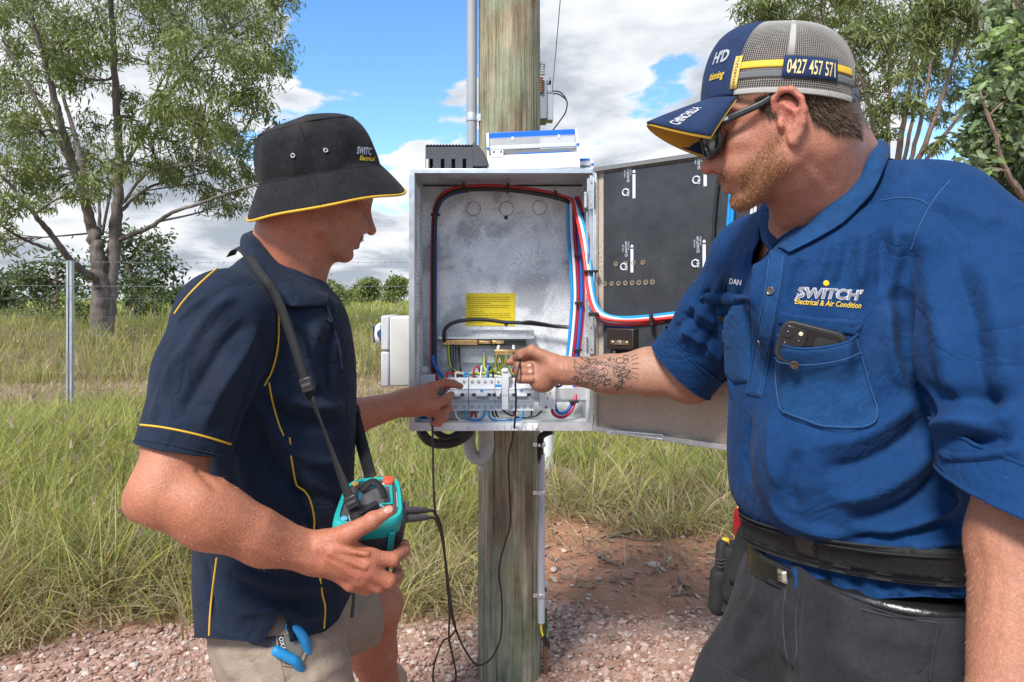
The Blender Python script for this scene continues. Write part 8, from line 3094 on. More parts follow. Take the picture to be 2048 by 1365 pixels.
def tattoo():
 """Rose and scrolls in grey ink on the inner forearm: fine flat strokes on the skin."""
 ink = mat('tattoo_ink', (.055, .048, .046), .6, spec=.3)
 st = []

 def arc(cx, cy, rx, ry, a0, a1, n=12, rot=0.):
  t = np.radians(np.linspace(a0, a1, n))
  x, y = rx * np.cos(t), ry * np.sin(t)
  c, s_ = math.cos(math.radians(rot)), math.sin(math.radians(rot))
  return np.stack([cx + x * c - y * s_, cy + x * s_ + y * c], 1)
 # rose: spiral heart, then rings of overlapping petals
 t = np.linspace(0, 5 * math.pi, 46)
 st.append((np.stack([1188 + (1 + .62 * t) * np.cos(t), 742 + (1 + .62 * t) * np.sin(t) * .95], 1), .8))
 for k in range(6):
  a = 60 * k + 15
  st.append((arc(1188 + 12 * math.cos(math.radians(a)), 743 + 12 * math.sin(math.radians(a)), 9, 7, a - 105, a + 105, 12), .8))
 for k in range(8):
  a = 45 * k
  st.append((arc(1187 + 19 * math.cos(math.radians(a)), 745 + 18 * math.sin(math.radians(a)), 10, 8, a - 95, a + 95, 12), .9))
 # leaves and banner
 for (x0, y0, x1, y1, b) in ((1150, 722, 1162, 750, 6), (1147, 752, 1165, 766, 5), (1160, 715, 1180, 720, 4), (1226, 735, 1246, 760, 7), (1234, 752, 1262, 742, 7), (1206, 770, 1222, 758, 5)):
  m = np.array([(x0 + x1) / 2, (y0 + y1) / 2])
  d = np.array([y1 - y0, x0 - x1], float)
  d /= np.linalg.norm(d)
  for s_ in (1, -1):
   st.append((catmull(np.array([[x0, y0, 0], [*(m + d * b * s_), 0], [x1, y1, 0]], float), 6)[:, :2], .9))
  st.append((np.array([[x0, y0], [x1, y1]], float), .6))
 for k in range(5):
  st.append((np.array([[1206 + 5 * k, 714 + k], [1212 + 5 * k, 732 + k]], float), .9))
 for k in range(7):
  st.append((arc(1232 + 5 * math.sin(k * 1.3) + 2.5 * k, 776 - 9 * k, 6, 5, -100, 110, 9, -30), .9))
 st.append((arc(1240, 722, 8, 6, 0, 300, 14), 1.1))
 st.append((arc(1252, 716, 6, 5, 40, 320, 12), 1.0))
 for k in range(6):
  a = math.radians(-60 + 22 * k)
  st.append((np.array([[1258 + 6 * math.cos(a), 735 + 22 * math.sin(a)], [1270 + 8 * math.cos(a), 735 + 30 * math.sin(a)]], float), .9))
 for k in range(8):      # hatched ribbon at the wrist end
  st.append((np.array([[1146 + 2.2 * k, 735], [1143 + 2.2 * k, 758]], float), 1.1))
 for _ in range(90):
  x, y = RNG.uniform(1150, 1262), RNG.uniform(718, 778)
  a = RNG.uniform(0, 6.28)
  l_ = RNG.uniform(2, 6)
  st.append((np.array([[x, y], [x + l_ * math.cos(a), y + l_ * math.sin(a)]]), RNG.uniform(.6, 1.3)))
 mb = MB()
 allp = np.vstack([pts for pts, w in st])
 hit = cast(RB, allp[:, 0], allp[:, 1])
 i0 = 0
 for pts, w in st:
  p = hit[i0:i0 + len(pts)]
  i0 += len(pts)
  p = p[~np.isnan(p[:, 0])]
  if len(p) > 1:
   mb.tube(p, .00105 * w, 4, cap=False)
 o = mb.build('tattoo', ink, R_ROOT, smooth=True)
 tag(o, 'grey rose tattoo on the forearm', kind='stuff')

tattoo()

def nail(sol, parent, c, ax, w_px, l_px):
 """Finger nail: small pale plate on the finger at photograph place c."""
 ax = np.array(ax, float)
 ax /= np.linalg.norm(ax)
 n_ = np.array([-ax[1], ax[0]])
 t = np.linspace(0, 2 * math.pi, 13)[:-1]
 ex = .75
 poly = np.array(c) + np.outer(np.sign(np.cos(t)) * np.abs(np.cos(t)) ** ex * l_px / 2, ax) + np.outer(np.sign(np.sin(t)) * np.abs(np.sin(t)) ** ex * w_px / 2, n_)
 p = cast(sol, np.append(poly[:, 0], c[0]), np.append(poly[:, 1], c[1]))
 if np.isnan(p).any():
  return
 g = sol.grad(p)
 q = p + g * np.r_[np.full(12, .0002), .0008][:, None]
 obj('nail', q, [(i, (i + 1) % 12, 12) for i in range(12)], mat('nail', (.46, .25, .19), .35, spec=.5), parent)

for c, ax, w_, l_ in (((777, 1020), (1, -.45), 13, 17), ((903, 789), (.8, -.5), 11, 13)):
 nail(LB, L_ROOT, c, ax, w_, l_)
for c, ax, w_, l_ in (((1040, 713), (-1, .35), 8, 11), ((1058, 732), (1, .1), 7, 9), ((1060, 744), (1, .1), 7, 9)):
 nail(RB, R_ROOT, c, ax, w_, l_)
# ------------------------------------------------------------------ blue drill shirt
BLUE = cloth_mat('blue_drill', (.0034, .033, .112), var=.12, vscale=9, weave=.0003, wscale=1000, var2=.10, v2scale=120, sheen=.02, crinkle=.0055, cscale=20, dust=.06, ridge=.0018)
BLUE2 = cloth_mat('blue_drill_faded', (.0066, .042, .125), var=.16, vscale=16, weave=.0003, wscale=1000, var2=.12, v2scale=160, sheen=.02, crinkle=.0022, cscale=40, ridge=.0016)
R_ANG = math.atan2(-.9, .43)

def right_shirt():
 def row(py, cx, Y, a, b):
  c = P(cx, py, Y)
  return (c[2], c[0], c[1], a, b, R_ANG)
 tor = Loft([row(425, 1690, 1.12, .120, .095), row(470, 1690, 1.12, .165, .125), row(540, 1690, 1.12, .195, .150), (row(620, 1696, 1.12, .200, .160)), row(740, 1700, 1.12, .202, .165), row(850, 1702, 1.12, .204, .170),
    row(940, 1706, 1.12, .206, .174), row(1010, 1718, 1.115, .207, .176), row(1060, 1738, 1.11, .204, .168), row(1100, 1744, 1.11, .202, .162), row(1150, 1748, 1.105, .212, .172), row(1230, 1750, 1.10, .216, .178)], .03, 1, 2.25, .03)
 e0, e1 = P(1300, 682, 1.50), P(1418, 790, 1.50)
 nR = np.cross(e1 - e0, P(1360, 735, 1.5) - A(0, 0, CAM_H) + A(.30, 0, .10))
 nR /= np.linalg.norm(nR)
 if nR[0] > 0:
  nR = -nR
 cR = (e0 + e1) / 2
 g0, g1 = P(1888, 935, .80), P(2110, 1010, .78)
 nL = np.cross(g1 - g0, P(1990, 980, .8) - A(0, 0, CAM_H) + A(0, 0, .16))
 nL /= np.linalg.norm(nL)
 if nL[2] > 0:
  nL = -nL
 cL = (g0 + g1) / 2
 shR, elR = P(1512, 528, 1.33), P(1375, 728, 1.49)
 shL, elL = P(1940, 518, .955), P(2058, 930, .81)
 axR, axL = (elR - shR) / np.linalg.norm(elR - shR), (elL - shL) / np.linalg.norm(elL - shL)
 pr = [tor,
   Cone(P(1640, 450, 1.15), P(1520, 520, 1.31), .078, .082, .05), Cone(shR, P(1440, 640, 1.42), .083, .080, .04), Cone(P(1440, 640, 1.42), elR + axR * .05, .080, .0765, .03),
   Cone(P(1752, 412, 1.07), P(1860, 452, 1.00), .073, .083, .05), Cone(P(1860, 452, 1.00), shL, .083, .088, .05), Cone(shL, P(1998, 720, .862), .088, .090, .016), Cone(P(1998, 720, .862), elL + axL * .05, .092, .086, .012),
   Ell(P(1660, 600, 1.02), A(.12, .06, .10), None, .06), Ell(P(1640, 920, 1.02), A(.09, .07, .10), None, .06)]
 base = Solid(pr)
 neck = Cone(P(1635, 430, 1.105), P(1560, 520, 1.10), .072, .045)
 neck2 = Cone(P(1690, 330, 1.10), P(1620, 450, 1.105), .070, .080)
 # hem of the tails
 hx = np.array([1480, 1520, 1535, 1575, 1630, 1690, 1740, 1800, 1850, 1960])
 hy = np.array([1060, 1080, 1112, 1160, 1190, 1198, 1197, 1192, 1190, 1190])

 def cut(p):
  qx, qy = 1024 + p[:, 0] / p[:, 1] * FPX, 600 - (p[:, 2] - CAM_H) / p[:, 1] * FPX
  c = (qy - np.interp(qx, hx, hy)) / FPX * p[:, 1]
  c = np.where(p[:, 2] > .95, -1, c)
  c = np.maximum(c, np.maximum(-neck.d(p), -neck2.d(p)))
  for s_, ax, cc, nn, ln in ((shR, axR, cR, nR, .42), (shL, axL, cL, nL, .50)):
   q = p - s_
   t = q @ ax
   da = np.linalg.norm(q - t[:, None] * ax, axis=1)
   c = np.maximum(c, np.minimum(np.minimum((p - cc) @ nn, (.125 if ln < .45 else .108) - da), ln - t))
  return c
 F_ = []

 def f(pts, w, a):
  q = fold_px(base, pts, w * .8, a * 2.0)
  if q:
   F_.append(q)
 # chest: fans of drags from the collar and shoulder
 f([(1700, 470), (1690, 530), (1670, 590)], .010, -.0040)
 f([(1730, 460), (1725, 520), (1715, 580)], .010, .0045)
 f([(1760, 455), (1765, 520), (1760, 590)], .010, -.0045)
 f([(1790, 440), (1800, 520), (1805, 600)], .012, .0050)
 f([(1660, 480), (1645, 530), (1625, 575)], .009, .0035)
 f([(1600, 520), (1590, 570), (1580, 630)], .010, -.0035)
 f([(1500, 500), (1490, 550), (1480, 600)], .009, -.0040)
 f([(1520, 500), (1512, 560), (1505, 620)], .009, .0040)
 # arm to body crease
 f([(1822, 470), (1806, 560), (1808, 660), (1830, 760), (1880, 860)], .014, -.0120)
 f([(1790, 600), (1780, 660), (1790, 720), (1830, 800)], .013, .0060)
 # drags running from the armpit to the belly
 f([(1840, 790), (1780, 840), (1700, 880), (1620, 890)], .016, .0065)
 f([(1860, 830), (1800, 890), (1720, 930), (1640, 940)], .014, -.0070)
 f([(1880, 870), (1820, 940), (1740, 985), (1650, 1000)], .016, .0075)
 f([(1900, 920), (1850, 990), (1780, 1030), (1690, 1045)], .014, -.0080)
 f([(1920, 960), (1880, 1020), (1810, 1055), (1740, 1065)], .013, .0080)
 f([(1900, 1040), (1840, 1062), (1760, 1078), (1690, 1085)], .010, -.0070)
 f([(1930, 1060), (1870, 1085), (1800, 1092)], .010, .0070)
 f([(1540, 1000), (1580, 1040), (1640, 1062), (1700, 1070)], .012, .0055)
 f([(1500, 830), (1492, 900), (1500, 970)], .014, -.0045)
 f([(1545, 820), (1540, 900), (1560, 980)], .014, .0045)
 f([(1600, 900), (1580, 960), (1590, 1020)], .012, -.0040)
 f([(1470, 660), (1462, 730), (1465, 800)], .010, .0040)
 # shirt tails below the belt
 for x in (1590, 1640, 1700, 1760, 1820, 1880):
  f([(x, 1130), (x + 12, 1160), (x + 6, 1190)], .010, .0050 * (1 if (x // 10) % 2 else -1))
 # near sleeve
 f([(1850, 520), (1880, 640), (1900, 760), (1930, 880)], .018, .0055)
 f([(1900, 500), (1940, 620), (1960, 760), (1980, 870)], .016, -.0050)
 f([(1960, 520), (2000, 660), (2015, 800)], .018, .0055)
 f([(1870, 860), (1930, 850), (2000, 860)], .012, .0060)
 f([(1890, 890), (1950, 885), (2030, 880)], .010, -.0070)
 f([(1880, 800), (1940, 790), (2010, 810)], .014, -.0050)
 f([(1860, 400), (1930, 420), (2000, 460)], .018, .004)
 f([(1868, 905), (1930, 915), (2000, 905), (2048, 895)], .010, .0060)
 f([(1862, 850), (1900, 842), (1960, 832), (2040, 838)], .012, .0055)
 f([(1845, 770), (1900, 800), (1960, 800), (2040, 780)], .012, -.0045)
 # far sleeve
 f([(1470, 520), (1440, 580), (1400, 640), (1350, 690)], .012, .0050)
 f([(1485, 560), (1460, 620), (1420, 680), (1390, 720)], .011, -.0060)
 f([(1478, 600), (1462, 660), (1440, 720)], .010, .0055)
 f([(1425, 570), (1390, 620), (1345, 665)], .010, -.0045)
 f([(1352, 640), (1390, 672), (1432, 706), (1446, 720)], .008, .0055)
 f([(1362, 626), (1402, 655), (1446, 690)], .008, -.0055)
 f([(1378, 608), (1416, 634), (1456, 664)], .009, .0055)
 f([(1400, 588), (1434, 606), (1468, 634)], .009, -.0045)

 def noise(p):
  return .0030 * wob(p[:, 0] * 9 + p[:, 1] * 5, p[:, 2] * 7, 1.0, 2) + .0013 * wob(p[:, 0] * 26 + 3, p[:, 2] * 20 + p[:, 1] * 16, 1.0, 4)
 s = Solid(pr, F_, noise, cut)
 garment('work_shirt', s, .0042, (.1, .62, .62), (1.0, 1.72, 1.42), BLUE, R_ROOT, .0018)
 return s, base

RS, RS0 = right_shirt()

def right_trim():
 st = mat('blue_stitch', (.016, .072, .19), .8)
 # rolled cuffs: a wider band with its own edge
 for nm, a, b, ra, rb, cut_n, cut_c, wid in (('rolled_cuff', P(1408, 683, 1.455), P(1345, 765, 1.52), .084, .083, None, None, .056),):
  e0, e1 = P(1302, 686, 1.50), P(1414, 786, 1.50)
  n = np.cross(e1 - e0, P(1360, 735, 1.5) - A(0, 0, CAM_H) + A(.30, 0, .10))
  n /= np.linalg.norm(n)
  n = -n if n[0] > 0 else n
  cc = (e0 + e1) / 2 + n * .003
  s = Solid([Cone(a, b + (b - a) * .4, ra, rb)], [Fold([P(1330, 690, 1.44), P(1370, 740, 1.42), P(1420, 770, 1.44)], .012, .004), Fold([P(1350, 690, 1.44), P(1390, 730, 1.41), P(1430, 745, 1.44)], .010, -.004)],
     lambda p: .0025 * wob(p[:, 0] * 20, p[:, 2] * 20, 1., 3), lambda p: np.maximum((p - cc) @ n, -(p - cc) @ n - .050))
  garment(nm, s, .004, (.15, 1.3, .82), (.6, 1.7, 1.15), BLUE, R_ROOT, .002)
 g0, g1 = P(1886, 938, .80), P(2110, 1012, .78)
 n = np.cross(g1 - g0, P(1990, 980, .8) - A(0, 0, CAM_H) + A(0, 0, .16))
 n /= np.linalg.norm(n)
 n = -n if n[2] > 0 else n
 cc = (g0 + g1) / 2 + n * .010
 a, b = P(2040, 850, .835), P(2066, 1010, .79)
 s = Solid([Cone(a, b + (b - a) * .4, .0945, .0955)], [Fold([P(1890, 900, .76), P(1960, 935, .72), P(2060, 930, .70)], .009, .006), Fold([P(1900, 925, .76), P(1970, 962, .72), P(2060, 955, .70)], .008, -.006)],
    lambda p: .003 * wob(p[:, 0] * 22, p[:, 2] * 16 + p[:, 1] * 9, 1., 3), lambda p: np.maximum((p - cc) @ n, -(p - cc) @ n - .052))
 garment('rolled_cuff', s, .004, (.40, .55, .75), (.85, 1.0, 1.1), BLUE, R_ROOT, .0022)
 # collar: near leaf, far leaf
 C0 = P(1640, 400, 1.10)
 top = PL([(1668, 282, 1.19), (1705, 282, 1.15), (1722, 288, 1.08), (1715, 312, 1.045), (1690, 352, 1.028), (1655, 402, 1.022), (1620, 446, 1.030), (1585, 482, 1.045), (1556, 508, 1.055)])
 out = PL([(1700, 300, 1.24), (1755, 292, 1.18), (1778, 302, 1.09), (1772, 345, 1.02), (1752, 390, .99), (1720, 425, .978), (1690, 450, .974), (1640, 482, .984), (1575, 512, 1.025)])
 hit = cast(RS0, [1772, 1752, 1720, 1690, 1640, 1580], [345, 390, 425, 452, 482, 512])
 gg = RS0.grad(hit, .01)
 out = out[:3] + [h_ + g_ * .008 for h_, g_ in zip(hit, gg)]
 collar_strip('collar', top, out, BLUE2, R_ROOT, .006, 6, .012, .034, C0)
 top = PL([(1668, 282, 1.19), (1600, 330, 1.215), (1560, 380, 1.19), (1545, 425, 1.15), (1552, 470, 1.10), (1556, 508, 1.057)])
 out = PL([(1700, 300, 1.24), (1585, 350, 1.27), (1535, 395, 1.25), (1512, 440, 1.20), (1522, 478, 1.13), (1548, 512, 1.062)])
 collar_strip('collar', top, out, BLUE2, R_ROOT, .005, 6, .006, .034, C0)
 # placket, its buttons and stitching
 pl = [(1540, 500), (1572, 512), (1566, 560), (1556, 620), (1545, 690), (1535, 745), (1525, 797), (1493, 790), (1504, 740), (1515, 690), (1525, 620), (1532, 560)]
 patch('placket', RS, pl, .0040, BLUE2, R_ROOT, 4)
 for pts in ([(1568, 516), (1560, 570), (1548, 640), (1538, 700), (1523, 790)], [(1541, 520), (1534, 570), (1522, 640), (1512, 700), (1497, 786)]):
  seam('stitching', RS, pts, .0007, st, R_ROOT, .0042)
 btn = mat('dark_button', (.06, .048, .042), .25, spec=.6, var=.5, vscale=300)
 for px, py in ((1542, 583), (1524, 683)):
  q = cast(RS, [px], [py])
  g = RS.grad(q, .008)[0]
  button('button', q[0] + g * .0038, g, .0062, btn, R_ROOT)
 # near pocket with its gaping mouth, flap tucked behind the phone
 patch('pocket_flap', RS, [(1553, 632), (1560, 624), (1640, 636), (1724, 640), (1727, 650), (1716, 672), (1660, 668), (1600, 664), (1556, 648)], .0030, BLUE, R_ROOT, 4, .0)
 pk = [(1556, 668), (1580, 682), (1610, 688), (1650, 687), (1690, 680), (1716, 668), (1735, 730), (1752, 790), (1764, 832), (1746, 858), (1700, 868), (1650, 862), (1600, 846), (1573, 836), (1558, 818), (1553, 740)]
 gape = lambda x, y: .017 * np.exp(-((y - 684) / 62.) ** 2) * sstep(x, 1553, 1575) * sstep(-x, -1722, -1695)
 patch('pocket', RS, pk, .0045, BLUE2, R_ROOT, 4, .010, extra=gape)
 seam('pocket_mouth', RS, pk[:6], .0020, BLUE2, R_ROOT, .002, extra=gape)
 for off in (0,):
  seam('stitching', RS, [(1562, 675), (1560, 740), (1565, 816), (1578, 830), (1605, 840), (1652, 856), (1700, 861), (1742, 852), (1757, 831), (1745, 788), (1728, 728), (1712, 676)], .0009, st, R_ROOT, .0085)
 seam('stitching', RS, [(1562, 702), (1610, 714), (1660, 714), (1722, 702)], .0008, st, R_ROOT, .0115, extra=gape)
 q = cast(RS, [1600], [711])
 g = RS.grad(q, .01)[0]
 button('button', q[0] + g * .0275, g, .0066, btn, R_ROOT)
 # far pocket
 pk2 = [(1432, 607), (1462, 612), (1499, 604), (1501, 660), (1503, 720), (1498, 765), (1470, 768), (1448, 750), (1438, 690)]
 patch('pocket', RS, pk2, .0045, BLUE2, R_ROOT, 4, .004)
 patch('pocket_flap', RS, [(1398, 598), (1412, 586), (1450, 584), (1502, 592), (1500, 602), (1470, 612), (1440, 606), (1412, 606)], .009, BLUE, R_ROOT, 4, .003)
 q = cast(RS, [1440], [633])
 g = RS.grad(q, .01)[0]
 button('button', q[0] + g * .007, g, .0058, btn, R_ROOT)
 # yoke and shoulder seams
 seam('yoke_seam', RS, [(1760, 402), (1800, 396), (1838, 400), (1856, 410)], .0011, st, R_ROOT, .0004)
 seam('armhole_seam', RS, [(1900, 362), (1868, 400), (1840, 450), (1822, 500)], .0011, st, R_ROOT, .0004)
 seam('armhole_seam', RS, [(1480, 500), (1462, 540), (1448, 580)], .0011, st, R_ROOT, .0004)
 # embroidery
 wt = mat('white_thread', (.72, .72, .74), .6)
 gt = mat('grey_thread', (.20, .205, .23), .6)
 lt = mat('pale_thread', (.50, .51, .56), .6)
 yt = mat('yellow_thread', (.70, .46, .02), .6)
 word_on('name_embroidery', RS, 'DAN', (1460, 568), (1484, 571), 11, wt, R_ROOT, .15, .015, .0015)
 word_on('logo_outline', RS, "SWITCH'", (1593, 594), (1727, 601), 19, lt, R_ROOT, .22, .055, .0012)
 word_on('logo_letters', RS, "SWITCH'", (1594, 593), (1726, 600), 18, gt, R_ROOT, .22, .012, .0022)
 word_on('logo_script', RS, 'Electrical & Air Condition', (1590, 608), (1722, 617), 11, yt, R_ROOT, .35, .012, .0014)
 p = on(RS, [(1590, 602), (1598, 592), (1610, 588)], 4, .0012)
 MB().tube(p, .0012, 5).build('logo_plug', lt, R_ROOT)
 q = cast(RS, [1652], [567])
 g = RS.grad(q, .01)[0]
 MB().lathe([(.0042, 0), (.0038, .0012), (.0005, .0016)], q[0] + g * .0004, g, 14).build('logo_bulb', yt, R_ROOT, smooth=True)

right_trim()

def phone():
 # stands in the pocket, tilted
 pts = np.array([(1560, 640), (1640, 640), (1660, 690)], float)
 q = cast(RS, pts[:, 0], pts[:, 1])
 n = RS.grad(q, .02).mean(0)
 n /= np.linalg.norm(n)
 c = cast(RS, [1622], [676])[0] + n * .0080
 c = c + P(1626, 676, c[1]) - P(1622, 676, c[1])
 a = P(1688, 660, c[1]) - P(1560, 640, c[1])
 u = a - n * (a @ n)
 u /= np.linalg.norm(u)
 v = np.cross(n, u)
 if v[2] < 0:
  v = -v
 R_ = np.stack([u, v, n], 1)
 k = c[1] / FPX
 e = empty('phone', c, 'black cased phone standing in the blue shirt breast pocket', 'phone')

 def rr(w, h, r, n_=6):
  out = []
  for sx, sy, a0 in ((1, 1, 0), (-1, 1, 90), (-1, -1, 180), (1, -1, 270)):
   for t in np.linspace(0, 90, n_):
    a_ = math.radians(a0 + t)
    out.append((sx * (w / 2 - r) + r * math.cos(a_), sy * (h / 2 - r) + r * math.sin(a_)))
  return out
 W, H = 126 * k, .062
 top = 27 * k            # upper edge above c
 cc = c + v * (top - H / 2)
 MB().prism(rr(W, H, .016), -.005, .0055, cc, R_).build('case', mat('phone_case', (.022, .023, .025), .5, spec=.4, bump=.0002, bscale=600), e, bevel=.0015)
 MB().prism(rr(W - .010, H - .010, .012), .0055, .0058, cc, R_).build('back', mat('phone_back', (.010, .010, .011), .3, spec=.5), e)
 cp = c + u * (-W * .27) + v * (top - .025) + n * .0058
 isl = MB().prism(rr(W * .38, .036, .009), 0, .0022, cp, R_).build('camera_island', mat('phone_gloss', (.014, .014, .016), .15, spec=.6), e, bevel=.0006)
 for dx, dy, r in ((-.009, .008, .0068), (-.009, -.009, .0068), (.008, -.001, .0068)):
  l = MB().lathe([(r, 0), (r, .0022), (r * .8, .0024), (r * .7, .0012), (.0004, .0012)], cp + u * dx + v * dy + n * .0022, n, 20).build('lens', mat('phone_ring', (.05, .05, .055), .25, metal=.6), isl, smooth=True)
  MB().lathe([(r * .42, .0013), (r * .35, .0018), (.0003, .0019)], cp + u * dx + v * dy + n * .0022, n, 14).build('glass', mat('lens_glass', (.01, .012, .03), .05, spec=.8), l, smooth=True)
 MB().lathe([(.003, 0), (.003, .001), (.0004, .0012)], cp + u * .008 + v * .011 + n * .0022, n, 12).build('flash', mat('flash_cream', (.6, .55, .42), .3), isl)
 MB().prism(rr(W * .36, .03, .006), .0058, .0066, c + u * (W * .22) + v * (top - .027), R_).build('case_plate', mat('phone_case', (.022, .023, .025)), e)

phone()

def right_lower():
 dark = cloth_mat('charcoal_drill', (.021, .021, .0245), var=.22, vscale=22, weave=.0003, wscale=1000, crinkle=.0022, cscale=40, var2=.15, v2scale=200, dust=.05, ridge=.0018)

 def row(py, cx, Y, a, b):
  c = P(cx, py, Y)
  return (c[2], c[0], c[1], a, b, R_ANG)
 hips = Loft([row(1085, 1744, 1.105, .188, .150), row(1150, 1746, 1.10, .200, .160), row(1230, 1748, 1.095, .208, .168), row(1330, 1750, 1.09, .200, .160), row(1420, 1750, 1.09, .14, .12)], .05, 1, 2.2, .02)
 pr = [hips, Cone(P(1618, 1215, 1.20), P(1515, 1390, 1.23), .118, .108, .06), Cone(P(1515, 1390, 1.23), P(1478, 1490, 1.235), .108, .104, .03), Cone(P(1800, 1230, .98), P(1752, 1540, .935), .125, .112, .06)]
 base = Solid(pr)

 def cut(p):
  kn = A(.36, 1.23, .47)
  return np.maximum(np.maximum(.42 - p[:, 2], p[:, 2] - .765), np.minimum(.47 + (p[:, 0] - .36) * .35 - p[:, 2], p[:, 1] - 1.10))
 F_ = []
 for pts, w, a in (([(1580, 1180), (1560, 1240), (1575, 1330)], .012, .0080), ([(1600, 1190), (1590, 1260), (1600, 1350)], .012, -.0060), ([(1545, 1200), (1500, 1260), (1450, 1330)], .012, -.0055), ([(1530, 1150), (1500, 1210), (1460, 1270)], .012, .0050),
      ([(1560, 1270), (1510, 1310), (1450, 1350)], .012, .0055), ([(1700, 1245), (1780, 1240), (1850, 1250)], .012, -.0040), ([(1640, 1290), (1700, 1330), (1760, 1360)], .014, .0045), ([(1720, 1270), (1800, 1280), (1880, 1300)], .012, .0045), ([(1560, 1330), (1600, 1362)], .012, -.005)):
  q = fold_px(base, pts, w, a)
  if q:
   F_.append(q)
 s = Solid(pr, F_, lambda p: .0022 * wob(p[:, 0] * 13, p[:, 2] * 11 + p[:, 1] * 9, 1., 5), cut)
 garment('work_shorts', s, .0050, (.2, .72, .40), (.95, 1.5, .80), dark, R_ROOT, .0018)
 st = mat('dark_stitch', (.035, .035, .04), .8)
 seam('fly_seam', s, [(1572, 1180), (1566, 1230), (1570, 1290), (1580, 1340)], .0012, st, R_ROOT, .0004)
 seam('fly_seam', s, [(1600, 1182), (1592, 1240), (1594, 1300), (1584, 1338)], .0010, st, R_ROOT, .0004)
 seam('pocket_seam', s, [(1876, 1245), (1866, 1300), (1858, 1362)], .0020, dark, R_ROOT, .0010)
 seam('pocket_seam', s, [(1720, 1218), (1790, 1234), (1876, 1246)], .0012, st, R_ROOT, .0004)
 # waist belts
 web = mat('belt_webbing', (.016, .016, .017), .8, spec=.3, bump=.0009, bscale=240, bdetail=1, stretch=(1, 1, .15))
 lea = mat('belt_leather', (.012, .012, .012), .28, spec=.6, bump=.0012, bscale=60, bdetail=6)

 def belt(name, rows, z0, z1, m_, slope=0., h=.005):
  lf = Loft(rows, .02, 1, 2.2, .01)
  o = Solid([lf], (), None, lambda p: np.maximum(z0 + slope * (p[:, 1] - .93) - p[:, 2], p[:, 2] - z1 - slope * (p[:, 1] - .93)))
  return garment(name, o, h, (.25, .72, .62), (1.0, 1.5, .95), m_, R_ROOT, .0016)
 top = [row(1000, 1715, 1.11, .224, .194), row(1050, 1738, 1.11, .2165, .1800), row(1100, 1744, 1.11, .2135, .1750), row(1150, 1747, 1.107, .2160, .1760), row(1200, 1748, 1.105, .2160, .1780)]
 belt('tool_belt', top, .797, .829, web, -.135)
 belt('tool_belt_backing', [(z, x, y, a - .002, b - .002, an) for z, x, y, a, b, an in top], .788, .837, mat('belt_backing', (.020, .020, .021), .9), -.135)
 low = [row(1110, 1746, 1.103, .205, .166), row(1180, 1748, 1.10, .208, .168), row(1260, 1750, 1.095, .214, .174)]
 belt('leather_belt', low, .738, .788, lea, -.12)
 # sliding cover on the tool belt and the buckle below
 lf = Solid([Loft(top, .02, 1, 2.2, .01)])
 patch('belt_keeper', lf, [(1588, 1068), (1630, 1082), (1636, 1118), (1594, 1103)], .005, M_BLACK, R_ROOT, 4)
 ll = Solid([Loft(low, .02, 1, 2.2, .01)])
 patch('belt_buckle', ll, [(1556, 1136), (1573, 1143), (1576, 1170), (1559, 1163)], .006, mat('dull_nickel', (.40, .36, .28), .4, metal=.8), R_ROOT, 3)
 word_on('buckle_letter', ll, 'C', (1561, 1156), (1569, 1159), 10, M_INK, R_ROOT, 0, .02, .0068)
 patch('belt_loop', ll, [(1684, 1196), (1706, 1200), (1708, 1226), (1688, 1222)], .006, dark, R_ROOT, 4)
 for i in (0, 1):
  c = (A(.46, 1.26, .08), A(.60, .90, .08))[i]
  boot(c, A(-.97, .2, 0), R_ROOT, M_BOOT, M_SOLE)
 return s

RL = right_lower()

